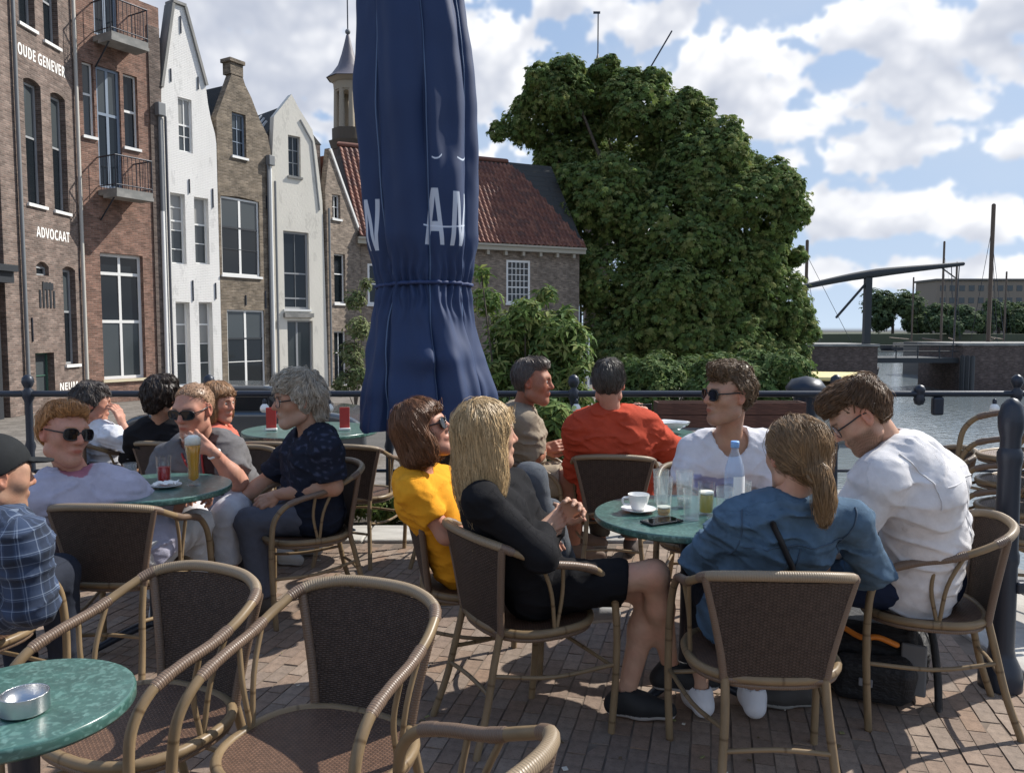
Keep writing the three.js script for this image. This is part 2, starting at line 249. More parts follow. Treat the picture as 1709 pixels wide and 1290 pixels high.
// H2: red brick house with balconies
{
  const H = house({ X: -13.87, D: 26.14, alpha: 59.48, w: 3.07, eave: 12, ridge: 14, label: 'red brick house with two iron balconies beside the lettered warehouse', wall: brickRed,
    outline: [[0, -1], [3.07, -1], [3.07, 12.6], [0, 12.6]], windows: [
      { s: [0.22, 0.6], h: [7.69, 10.02], paint: M.white, glass: M.glassMid, hz: [[0.58, 0.07]], sill: true }, { s: [0.68, 1.52], h: [6.12, 10.02], paint: paint.blue, glass: (i, j) => (j ? M.glassMid : M.glassDark), v: [[0.5, 0.09]], hz: [[0.62, 0.09]], f: 0.09, sill: false, in: 0.12 }, { s: [1.64, 2.16], h: [7.6, 10.02], paint: M.white, glass: M.glassDark, hz: [[0.5, 0.08]] },
      { s: [0.68, 1.52], h: [11.0, 12.55], paint: paint.blue, v: [[0.5, 0.09]], f: 0.09, sill: false, in: 0.12 },
      { s: [0.6, 2.16], h: [-0.22, 3.98], paint: M.white, glass: (i, j) => (j === 0 ? M.glassMid : M.glassDark), v: [[0.5, 0.09]], hz: [[0.46, 0.1], [0.86, 0.1]], f: 0.1, in: 0.2, sillMat: paint.cream }] });
  for (const y of [7.0, 11.9]) {                                                            // balconies: slab, rails and bars
    const b = new THREE.Group(); b.name = 'balcony'; H.add(b); b.position.set(0.62, y, 0);
    const L = 1.3, O = 1.0;
    mesh('slab', merge([box(0, L, -0.17, 0, 0.004, O), box(-0.02, L + 0.02, -0.28, -0.173, 0.3, O + 0.02)]), greyStone, b);
    const R = [rod(V(0, 1.05, 0.02), V(0, 1.05, O - 0.03), 0.026, 6), rod(V(0, 1.05, O - 0.03), V(L, 1.05, O - 0.03), 0.026, 6), rod(V(L, 1.05, O - 0.03), V(L, 1.05, 0.02), 0.026, 6), rod(V(0, 0.12, 0.02), V(0, 0.12, O - 0.03), 0.018, 6), rod(V(0, 0.12, O - 0.03), V(L, 0.12, O - 0.03), 0.018, 6), rod(V(L, 0.12, O - 0.03), V(L, 0.12, 0.02), 0.018, 6)];
    R.forEach((q, i) => mesh(i < 3 ? 'handrail' : 'bottom_rail', q, M.iron, b));
    for (let k = 0; k <= 9; k++) mesh('baluster', rod(V((k / 9) * L, 0, O - 0.03), V((k / 9) * L, 1.05, O - 0.03), k % 9 ? 0.011 : 0.02, 5), M.iron, b);
    for (const x of [0, L]) for (let k = 1; k < 6; k++) mesh('baluster', rod(V(x, 0, 0.03 + (k / 6) * (O - 0.1)), V(x, 1.05, 0.03 + (k / 6) * (O - 0.1)), 0.011, 5), M.iron, b);
    mesh('brace', rod(V(0.05, -0.17, O - 0.1), V(0.05, -0.95, 0.02), 0.025, 6), M.iron, b);
  }
  pipe(H, 2.93, -1, 5.6, M.white, 0.07); pipe(H, 2.93, 5.6, 9.0, leadMat, 0.07); mesh('rain_head', rbox(0.3, 0.45, 0.26, 0.03, 2.93, 10.1, 0.12), leadMat, H);
  mesh('party_wall', box(2.6, 3.05, 0.01, 12.9, 0.003, 0.045), brickDark, H);
}
// H3: tall whitewashed neck gable
{
  const wn = { paint: M.white, glass: (i, j) => (j > 1 ? M.glassCurtain : M.glassMid), in: 0.2, f: 0.05, sill: false };
  const H = house({ X: -12.31, D: 28.79, alpha: 56.27, w: 2.23, eave: 9.3, ridge: 12.1, ridgeAt: 0.9, label: 'tall narrow whitewashed house with a pointed gable', wall: lime, side: brickDark,
    outline: [[0, -1], [2.23, -1], [2.22, 8.4], [2.17, 8.75], [2.0, 9.3], [1.9, 9.8], [1.83, 10.37], [1.02, 12.95], [0.58, 12.95], [0.02, 9.9], [-0.02, 8.8]], windows: [
      { s: [0.66, 1.21], h: [7.85, 9.75], ...wn, v: [0.5], hz: [0.28, [0.5, 0.06]], in: 0.12 }, { s: [0.24, 0.83], h: [3.82, 6.32], ...wn, hz: [0.2, 0.48, [0.62, 0.06], 0.82] }, { s: [1.2, 1.8], h: [3.88, 6.3], ...wn, hz: [0.3, [0.6, 0.06]] },
      { s: [0.33, 0.9], h: [-0.6, 2.45], ...wn, hz: [0.26, 0.5, [0.74, 0.06]], in: 0.26 }, { s: [1.28, 1.86], h: [-0.62, 2.47], ...wn, hz: [0.26, 0.5, [0.74, 0.06]], in: 0.26 }] });
  const cop = (a, b) => { const dx = b[0] - a[0], dy = b[1] - a[1], l = Math.hypot(dx, dy), m = mesh('coping', new THREE.BoxGeometry(l, 0.1, 0.5), greyStone, H); m.position.set((a[0] + b[0]) / 2, (a[1] + b[1]) / 2 - STREET + 0.02, -0.16); m.rotation.z = Math.atan2(dy, dx); };
  cop([0.02, 9.9], [0.56, 12.92]); cop([1.84, 10.4], [1.04, 12.95]); cop([0.54, 13.0], [1.06, 13.0]);
  anchor(H, 0.85, 12.0, 0.6); anchor(H, 0.4, 10.2, 0.45); anchor(H, 1.5, 10.2, 0.45); anchor(H, 1.05, 2.5, 0.75); anchor(H, 2.0, 6.0, 0.7); anchor(H, 1.02, 6.4, 0.5); anchor(H, 2.02, 2.6, 0.6);
  pipe(H, 0.1, -1, 8.9, std([0.05, 0.055, 0.07], 0.5), 0.045, 0.07);
}
// H4: brown stepped gable
{
  const wn = { paint: M.white, glass: (i, j) => (j > 1 ? M.glassMid : M.glassDark), f: 0.07 };
  const H = house({ X: -11.07, D: 30.64, alpha: 59.32, w: 2.66, eave: 9.0, ridge: 10.9, ridgeAt: 1.1, label: 'narrow brown brick house with a chimney block on its gable', wall: brickOlive,
    outline: [[0, -1], [2.66, -1], [2.64, 8.6], [2.5, 9.2], [2.1, 9.75], [1.71, 10.5], [1.42, 10.9], [1.3, 11.2], [0.78, 11.15], [0.5, 10.5], [0.02, 9.4]], windows: [
      { s: [0.74, 1.41], h: [8.1, 9.75], ...wn, paint: paint.blue, v: [0.5], hz: [0.33, 0.66] }, { s: [0.12, 1.98], h: [3.55, 6.5], ...wn, arch: 0.06, v: [[0.5, 0.1]], hz: [[0.33, 0.03, paint.dark], [0.62, 0.07, paint.dark]], in: 0.1 }, { s: [0.28, 2.14], h: [-0.84, 2.22], ...wn, v: [[0.5, 0.1]], hz: [[0.33, 0.03], [0.64, 0.06, paint.dark]], in: 0.1 }] });
  mesh('chimney', merge([box(0.72, 1.32, 12.16, 12.6, -0.42, 0.02), box(0.66, 1.38, 12.602, 12.74, -0.48, 0.08)]), brickOlive, H);
  anchor(H, 2.2, 2.3, 0.7); anchor(H, 2.35, 6.3, 0.5); anchor(H, 1.2, 2.4, 0.4);
  pipe(H, 2.52, -1, 8.2, M.white, 0.06); pipe(H, 2.4, -1, 8.3, leadMat, 0.05); mesh('rain_head', rbox(0.3, 0.4, 0.24, 0.03, 2.5, 9.2, 0.12), leadMat, H);
}
// H5: second white house, clipped gable
{
  const H = house({ X: -9.71, D: 32.93, alpha: 45.99, w: 2.51, eave: 9.3, ridge: 10.7, ridgeAt: 1.0, label: 'cream white house with a blunt gable and dark grey window frames', wall: limeCream, side: brickDark,
    outline: [[0, -1], [2.51, -1], [2.36, 6.9], [2.12, 8.9], [1.93, 9.8], [1.35, 10.5], [0.98, 11.06], [0.16, 10.02], [0.02, 8]], windows: [
      { s: [0.78, 1.35], h: [7.75, 9.4], paint: paint.grey, v: [0.5], hz: [0.33, 0.66], sillMat: greyStone }, { s: [0.47, 1.66], h: [2.3, 5.5], paint: paint.grey, glass: M.glassDark, hz: [[0.12, 0.06], [0.46, 0.06]], v: [[0.5, 0.012]], f: 0.09, sillMat: M.white }, { s: [0.58, 1.78], h: [-0.92, 1.82], paint: paint.grey, glass: M.glassMid, v: [[0.42, 0.09]], sill: false }] });
  mesh('sill_ledge', box(0.4, 1.76, 2.96, 3.14, 0.003, 0.16), greyStone, H);
  for (const [a, b] of [[[1.45, 10.2], [2.0, 9.4]], [[2.0, 9.4], [2.3, 6.6]]]) { const dx = b[0] - a[0], dy = b[1] - a[1], m = mesh('gable_moulding', new THREE.BoxGeometry(Math.hypot(dx, dy), 0.05, 0.05), leadMat, H); m.position.set((a[0] + b[0]) / 2 - 0.1, (a[1] + b[1]) / 2 - STREET - 0.1, 0.02); m.rotation.z = Math.atan2(dy, dx); }
  pipe(H, 0.1, -1, 7.4, leadMat, 0.05);
  for (let k = 0; k < 5; k++) mesh('roof_light', box(0.05, 0.22, 0, 0.34, 0, 0.06).rotateZ(-0.72), M.white, H).position.set(0.2 + (k % 3) * 0.2, 10.9 + (k % 3) * 0.25, -1.2 - k * 0.55);
}
// H5b: gable end of the tiled house
{
  const wn = { paint: M.white, glass: M.glassDark, f: 0.06 };
  const H = house({ X: -7.97, D: 34.74, alpha: 59.32, w: 2.2, eave: 5.6, ridge: 8.9, ridgeAt: 0.35, label: 'small brown brick gable end beside the red tiled roof', wall: brickGrey, roof: std([0.26, 0.10, 0.06], 0.8), depth: 4,
    outline: [[0, -1], [2.2, -1], [2.2, 5.75], [0.32, 9.2], [0, 7.4]], windows: [{ s: [0.42, 0.92], h: [6.25, 7.28], ...wn, v: [0.5], hz: [0.5] }, { s: [0.47, 1.18], h: [2.6, 4.75], ...wn, hz: [[0.6, 0.05]] }, { s: [0.4, 1.2], h: [-0.95, 1.38], ...wn, v: [0.5], hz: [0.6] }] });
  const m = mesh('verge_board', new THREE.BoxGeometry(3.95, 0.1, 0.1), M.white, H); m.position.set(1.26, 8.42, 0.03); m.rotation.z = Math.atan2(-3.45, 1.88);
  pipe(H, 0.12, -1, 6.6, leadMat, 0.05);
}
// H6: long house with a red pantile roof
{
  const w = 11.47, H = thing('tiled_house', 'long brick house with a red pantile roof beside the big tree', 'house', [-6.84, STREET, -36.63], 26.03 * RAD);
  const wins = [{ s: [7.3, 8.63], h: [3.75, 5.88], paint: M.white, v: [0.2, 0.4, 0.6, 0.8], hz: [0.18, [0.36, 0.06], 0.52, 0.68, 0.84], f: 0.11, in: 0.06, barW: 0.035 }, { s: [0.3, 1.4], h: [3.6, 5.45], paint: M.white, v: [0.33, 0.66], hz: [[0.5, 0.06]], f: 0.1, in: 0.06 }, { s: [3.4, 4.6], h: [3.75, 5.7], paint: M.white, v: [0.33, 0.66], hz: [[0.5, 0.06]], f: 0.1, in: 0.06 }];
  const sh = new THREE.Shape([[0, 0], [w, 0], [w, 6.3], [0, 6.3]].map(([x, y]) => new THREE.Vector2(x, y)));
  for (const q of wins) sh.holes.push(new THREE.Path([[q.s[0], q.h[0]], [q.s[1], q.h[0]], [q.s[1], q.h[1]], [q.s[0], q.h[1]]].map(([x, y]) => new THREE.Vector2(x, y))));
  mesh('wall', metric(new THREE.ExtrudeGeometry(sh, { depth: 0.3, bevelEnabled: false }).translate(0, 0, -0.3)), brickGrey, H);
  for (const q of wins) addWindow(H, q);
  mesh('side_wall', merge([box(0.02, 0.3, 0, 6.3, -7, -0.302), box(w - 0.3, w - 0.02, 0, 6.3, -7, -0.302), box(0.3, w - 0.3, 0, 6.3, -7, -6.7)]), brickGrey, H);
  mesh('gutter', merge([box(-0.2, w + 0.2, 6.3, 6.5, 0.003, 0.32), box(-0.2, w + 0.2, 6.502, 6.6, 0.003, 0.4)]), std([0.4, 0.37, 0.3], 0.7), H);
  for (let k = 0; k < 12; k++) mesh('bracket', box(0.4 + k * 0.96, 0.54 + k * 0.96, 6.08, 6.297, 0.003, 0.25), std([0.36, 0.33, 0.27], 0.7), H);
  // pantile slope: real waves across, a step at every course
  const L = 6.2, nx = 11, ny = 22, tile = 0.25, rise = 4.75, run = 3.6, cols = Math.floor((w + 0.3) / tile), roofG = [[], []], R = rngOf(77);
  const wave = (t) => 0.055 * Math.sin(t * Math.PI * 2) + 0.02 * Math.sin(t * Math.PI * 4 + 0.6);
  const tileGeo = (() => { const pos = [], idx = [], k = 6; for (let j = 0; j < 2; j++) for (let i = 0; i <= k; i++) pos.push((i / k) * tile, wave(i / k) + (j ? 0 : 0.045), -j * 0.31); for (let i = 0; i <= k; i++) pos.push((i / k) * tile, wave(i / k) - 0.015, 0.004); for (let i = 0; i < k; i++) { idx.push(i, i + 1, i + k + 1, i + 1, i + k + 2, i + k + 1); idx.push(2 * k + 2 + i, 2 * k + 3 + i, i, 2 * k + 3 + i, i + 1, i); } const g = new THREE.BufferGeometry(); g.setAttribute('position', new THREE.Float32BufferAttribute(pos, 3)); g.setIndex(idx); g.computeVertexNormals(); return g; })();
  const roof = new THREE.Group(); roof.name = 'roof'; H.add(roof); const pitch = Math.atan2(rise, run), len = Math.hypot(rise, run), rows = Math.floor(len / 0.285);
  const tm = [[0.20, 0.082, 0.055], [0.165, 0.07, 0.05], [0.235, 0.105, 0.07], [0.14, 0.068, 0.052]].map((c) => std(c, 0.75));
  mesh('roof_deck', new THREE.BoxGeometry(w + 0.24, 0.1, len).translate(w / 2, -0.09, -len / 2), slateRoof, roof);
  roof.position.set(0, 6.62, 0.36); roof.rotation.x = pitch;
  const spots = []; for (let r = 0; r < rows; r++) for (let c = 0; c < cols; c++) { const x = -0.14 + c * tile, t = r / rows; if (x > w + 0.1 - t * 2.6) continue; spots.push([x, r, R()]); }
  const vis = spots.filter(([x, r]) => x > 5.4 && x < 9.8).slice(0, 300), set = new Set(vis);
  for (const [x, r, q] of vis) mesh('pantile', tileGeo, tm[Math.floor(q * 4)], roof).position.set(x, 0.02 + q * 0.006, -r * 0.285);
  const rest = spots.filter((s) => !set.has(s)), im = new THREE.InstancedMesh(tileGeo, std([1, 1, 1], 0.75), rest.length), m4 = new THREE.Matrix4();
  rest.forEach(([x, r, q], i) => { m4.makeTranslation(x, 0.02 + q * 0.006, -r * 0.285); im.setMatrixAt(i, m4); im.setColorAt(i, tm[Math.floor(q * 4)].color); }); im.name = 'pantile_rows'; im.userData.kind = 'stuff'; roof.add(im);
  const tri = new THREE.Shape([[0.3, 6.35], [-run + 0.05, 6.62 + rise - 0.35], [-7.1, 6.35]].map(([x, y]) => new THREE.Vector2(x, y)));
  mesh('rear_roof', metric(new THREE.ExtrudeGeometry(tri, { depth: w - 3.0, bevelEnabled: false }).rotateY(-Math.PI / 2).translate(w - 3.0 + 0.1, 0, 0)), slateRoof, H);
  mesh('ridge', tube([[-0.1, 6.62 + rise, -run + 0.36], [w - 2.6, 6.62 + rise, -run + 0.36]], 0.13, 2, 8), tm[1], H);
}
// street fittings at the foot of the houses
{
  const B = thing('notice_board', 'white framed narrow notice board standing under the big tree', 'notice board', [1.82, STREET, -20], 0.3);
  mesh('frame', merge([box(-0.11, -0.07, 0, 2.35, -0.03, 0.03), box(0.07, 0.11, 0, 2.35, -0.03, 0.03), box(-0.07, 0.07, 1.25, 1.45, -0.03, 0.03), box(-0.07, 0.07, 2.27, 2.35, -0.03, 0.03)]), M.white, B);
  mesh('panel', box(-0.068, 0.068, 1.45, 2.27, -0.015, 0.012), std([0.2, 0.21, 0.2], 0.6), B);
}
// ---------- trees and shrubs ----------
const leafMat = (c, tr = 0.35) => phys([1, 1, 1], 0.9, { transmission: tr, thickness: 0, specularIntensity: 0.3, color: lin(...c), side: THREE.DoubleSide });
function leafGeo(list) {                                        // list of [angle, length, width, droop]: folded leaves round one twig end
  const pos = [], idx = [];
  for (const [a, l, w, d] of list) { const b = pos.length / 3, ca = Math.cos(a), sa = Math.sin(a), P = (t, s, up) => pos.push(ca * l * t - sa * s, up - d * l * t * t, sa * l * t + ca * s); P(0.04, 0, 0); P(0.5, w / 2, 0.10 * w); P(0.55, 0, -0.12 * w); P(0.5, -w / 2, 0.10 * w); P(1, 0, 0); idx.push(b, b + 1, b + 2, b, b + 2, b + 3, b + 1, b + 4, b + 2, b + 2, b + 4, b + 3); }
  const g = new THREE.BufferGeometry(); g.setAttribute('position', new THREE.Float32BufferAttribute(pos, 3)); g.setIndex(idx); g.computeVertexNormals(); return g;
}
function foliage(name, parent, lobes, count, geo, mats, { seed = 1, scale = [0.8, 1.3], inner = 0.25, tones, ysq = 0.9 }) {
  const R = rngOf(seed), im = new THREE.InstancedMesh(geo, mats, count), q = new THREE.Quaternion(), m = new THREE.Matrix4(), c = new THREE.Color();
  const W = lobes.map((l) => l[3] * l[3]), tot = W.reduce((a, b) => a + b, 0); let n = 0;
  while (n < count) {
    let t = R() * tot, k = 0; while ((t -= W[k]) > 0 && k < lobes.length - 1) k++;
    const [x, y, z, r] = lobes[k], d = V(R() * 2 - 1, R() * 2 - 1, R() * 2 - 1); if (d.lengthSq() > 1 || d.lengthSq() < 0.01) continue; d.normalize();
    const rr = r * (R() < inner ? Math.cbrt(R()) * 0.85 : 0.78 + 0.3 * R() * R()) * (1 + 0.30 * noise(x * 3 + d.x * 2.2 + seed, y + d.y * 2.2, d.z * 2.2));
    const p = V(x + d.x * rr, y + d.y * rr * ysq, z + d.z * rr);
    if (fbm(p.x * 1.3 / r, p.y * 1.3 / r, p.z * 1.3 / r + seed, 2) < -0.2) continue;      // gaps between the boughs
    const up = d.clone().lerp(V(0, 1, 0), 0.45).add(V(R() - 0.5, R() - 0.5, R() - 0.5).multiplyScalar(0.9)).normalize();
    q.setFromUnitVectors(V(0, 1, 0), up).multiply(new THREE.Quaternion().setFromAxisAngle(V(0, 1, 0), R() * 6.28));
    const s = mix(scale[0], scale[1], R()); m.compose(p, q, V(s, s, s)); im.setMatrixAt(n, m);
    const tone = tones[Math.floor(R() * tones.length)], v = 0.75 + 0.5 * R(); c.setRGB(tone[0] * v, tone[1] * v, tone[2] * v); im.setColorAt(n, c); n++;
  }
  im.name = name; im.userData.kind = 'stuff'; im.castShadow = im.receiveShadow = true; parent.add(im); return im;
}
const barkMat = std([1, 1, 1], 0.95, { map: blotch([0.06, 0.05, 0.04], [0.12, 0.10, 0.08], 1.5), bumpMap: grainBump, bumpScale: 0.02 });
function limbs(T, base, top, r, targets) { mesh('trunk', tube([base, base.clone().lerp(top, 0.5).add(V(0.1 * r, 0, 0.15 * r)), top], [r, r * 0.75, r * 0.5], 10, 9), barkMat, T); for (const t of targets) { const a = base.clone().lerp(top, 0.55 + 0.4 * Math.abs(noise(t.x, t.y, 1))); mesh('limb', tube([a, a.clone().lerp(t, 0.5).add(V(0, r * 0.6, 0)), t], [r * 0.4, r * 0.22, r * 0.08], 8, 6), barkMat, T); } }
const palm = leafGeo([-1.1, -0.55, 0, 0.55, 1.1, 2.4, -2.4].map((a, i) => [a, i > 4 ? 0.2 : 0.34 - Math.abs(a) * 0.05, 0.14, 0.5]));
{
  const D = 46, T = thing('chestnut_tree', 'huge dense green tree towering behind the seated people', 'tree', [7.6, STREET, -D]);
  const L = [[4.9, 14.8, -1.7, 1.9], [2.5, 14.5, 0.3, 2.1], [0.9, 13.2, -0.8, 1.5], [7.2, 13.5, 0.7, 2.2], [9.3, 12.5, 0.8, 2.1], [3.6, 11.5, -2.8, 2.7], [6.9, 10.2, -3.1, 3.1], [10.3, 9.9, 2.2, 2.7], [12.8, 10.5, -1.5, 1.7], [13.8, 11.0, -1.7, 1.0], [12.7, 7.9, 3.2, 2.6], [8.7, 6.9, 2.2, 3.4], [4.9, 8.2, 2.2, 2.7], [14.5, 5.9, -0.2, 1.7], [11.1, 4.5, 2.4, 3.1], [14.2, 3.2, 1.2, 2.4], [15.6, 1.8, 0.9, 1.5], [8.4, 2.5, 3.0, 3.4], [5.3, 4.2, 2.1, 2.4], [5.7, 0.6, 2.5, 2.4], [11.2, 0.3, 3.1, 2.7], [14.6, 0.0, 1.0, 2.1], [8.1, -0.4, 3.2, 2.2], [-0.8, 12.4, 0.6, 0.6], [2.7, 11.2, -1.3, 1.4], [2.6, 8.9, -3.0, 2.1], [15.8, 5.5, 1.3, 0.6], [5.2, 16.0, -0.2, 0.9], [2.9, 15.6, 1.0, 1.0], [9.6, 13.8, 1.4, 0.9], [12.2, 11.2, 0.5, 1.2], [6.5, 15.0, 0.5, 1.1]].map(([x, y, z, r]) => [x - 7.6, y - STREET, z, r * 0.97]);
  const R = rngOf(21), small = []; for (const [x, y, z, r] of L) for (let k = 0; k < 4; k++) { const d = V(R() * 2 - 1, R() * 1.6 - 0.6, R() * 2 - 0.6).normalize(); small.push([x + d.x * r * 0.85, y + d.y * r * 0.8, z + d.z * r * 0.8, r * (0.25 + 0.22 * R())]); }
  limbs(T, V(0, 0, 0), V(0.4, 8, 0), 0.55, L.filter((l, i) => i % 2 === 0).map((l) => V(l[0], l[1], l[2])));
  foliage('crown', T, [...L, ...small], 90000, palm, leafMat([1, 1, 1], 0.4), { seed: 5, scale: [0.45, 0.95], inner: 0.18, tones: [[0.13, 0.20, 0.055], [0.155, 0.225, 0.06], [0.20, 0.255, 0.075], [0.115, 0.18, 0.06], [0.24, 0.265, 0.09]] });
}
const blade = leafGeo([[0, 0.10, 0.032, 0.3], [2.1, 0.09, 0.03, 0.4], [4.2, 0.095, 0.03, 0.35], [1, 0.06, 0.025, 0.1]]);
function shrub(name, label, pos, L, count, geo, tones, seed, stems) {
  const T = thing(name, label, 'shrub', pos), l2 = L.map(([x, y, z, r]) => [x - pos[0], y - pos[1], z, r]);
  for (const l of l2.filter((_, i) => i % stems === 0)) mesh('stem', tube([[0.1 * l[0], 0, 0], [0.6 * l[0], l[1] * 0.5, 0.02], [l[0], l[1], l[2]]], [0.02, 0.012, 0.006], 8, 5), barkMat, T);
  foliage('foliage', T, l2, count, geo, leafMat([1, 1, 1]), { seed, scale: [0.7, 1.4], inner: 0.4, tones }); return T;
}
const bushT = [[0.12, 0.19, 0.05], [0.16, 0.23, 0.06], [0.09, 0.15, 0.045], [0.24, 0.27, 0.09]];
shrub('leafy_bush', 'tall leafy bush growing behind the railing beside the parasol', [0.15, -0.9, -7.6], [[0.03, 1.39, -0.13, 0.31], [0.37, 1.39, 0.02, 0.28], [-0.14, 1.05, -0.07, 0.26], [0.2, 0.94, 0.05, 0.34], [0.54, 1.17, 0.06, 0.26], [-0.25, 1.73, -0.22, 0.15], [0.34, 1.79, -0.24, 0.1], [0.03, 0.65, 0.17, 0.28], [0.43, 0.71, -0.12, 0.26], [0.6, 0.83, -0.13, 0.17], [-0.28, 1.96, 0.25, 0.08], [0.63, 1.39, -0.01, 0.13], [0.12, 1.62, 0.17, 0.16], [0.5, 1.6, 0, 0.08], [0.2, 0.4, 0, 0.35]], 2600, blade, bushT, 31, 2);
shrub('climbing_shrub', 'thin pale climbing shrub in front of the brick gable end', [-4.9, STREET, -25], [[-4.9, 2.4, -0.2, 0.36], [-4.75, 1.5, 0.0, 0.42], [-5.0, 0.7, -0.1, 0.45], [-4.7, 0.1, 0.1, 0.4], [-5.2, -0.2, 0.1, 0.4], [-4.55, 2.9, -0.3, 0.2]], 620, leafGeo([[0, 0.17, 0.07, 0.3], [2.1, 0.15, 0.07, 0.4], [4.2, 0.16, 0.07, 0.35]]), [[0.16, 0.19, 0.08], [0.22, 0.24, 0.12], [0.09, 0.13, 0.05]], 33, 1);
shrub('low_shrub', 'low shrub in front of the railing behind the orange shirt', [0.45, 0, -6.15], [[0.3, 0.75, 0, 0.2], [0.5, 0.55, 0.05, 0.24], [0.42, 0.3, 0.05, 0.28], [0.7, 0.35, 0, 0.22], [0.2, 0.4, 0.1, 0.2]], 900, blade, bushT, 35, 2);
[[6.1, 21, 2.2, 'dark leafy hedge mass under the big tree behind the young man'], [3.9, 22, 2.6, 'dark leafy hedge mass under the big tree behind the orange shirt'], [7.6, 30, 4.2, 'dark leafy hedge at the foot of the big tree trunk']].forEach(([x, d, w, l], i) => { const R = rngOf(300 + i), L = []; for (let k = 0; k < 16; k++) L.push([x + (R() - 0.5) * w, STREET + 0.3 + R() * 1.1, (R() - 0.5) * 1.2, 0.4 + 0.3 * R()]); shrub('tree_hedge', l, [x, STREET, -d], L, 3600, leafGeo([[0, 0.17, 0.09, 0.3], [2.1, 0.15, 0.08, 0.4], [4.2, 0.16, 0.08, 0.35], [1, 0.12, 0.07, 0.1]]), [[0.085, 0.14, 0.04], [0.11, 0.17, 0.05], [0.07, 0.12, 0.036], [0.15, 0.19, 0.06]], 310 + i, 3); });
{
  const R = rngOf(44), L = []; for (let k = 0; k < 26; k++) L.push([-1.45 + k * 0.1, 0.07 + 0.08 * R(), 0.1 * (R() - 0.5), 0.09 + 0.05 * R()]);
  const G = thing('ground_cover', 'strip of low green ground cover along the foot of the railing', 'plants', [0, 0, -6.0]); G.userData.kind = 'stuff';
  foliage('leaves', G, L, 2600, leafGeo([[0, 0.05, 0.024, 0.3], [2.1, 0.05, 0.024, 0.4], [4.2, 0.045, 0.02, 0.35]]), leafMat([1, 1, 1]), { seed: 12, inner: 0.5, tones: [[0.10, 0.14, 0.03], [0.06, 0.10, 0.025], [0.16, 0.18, 0.05]] });
}
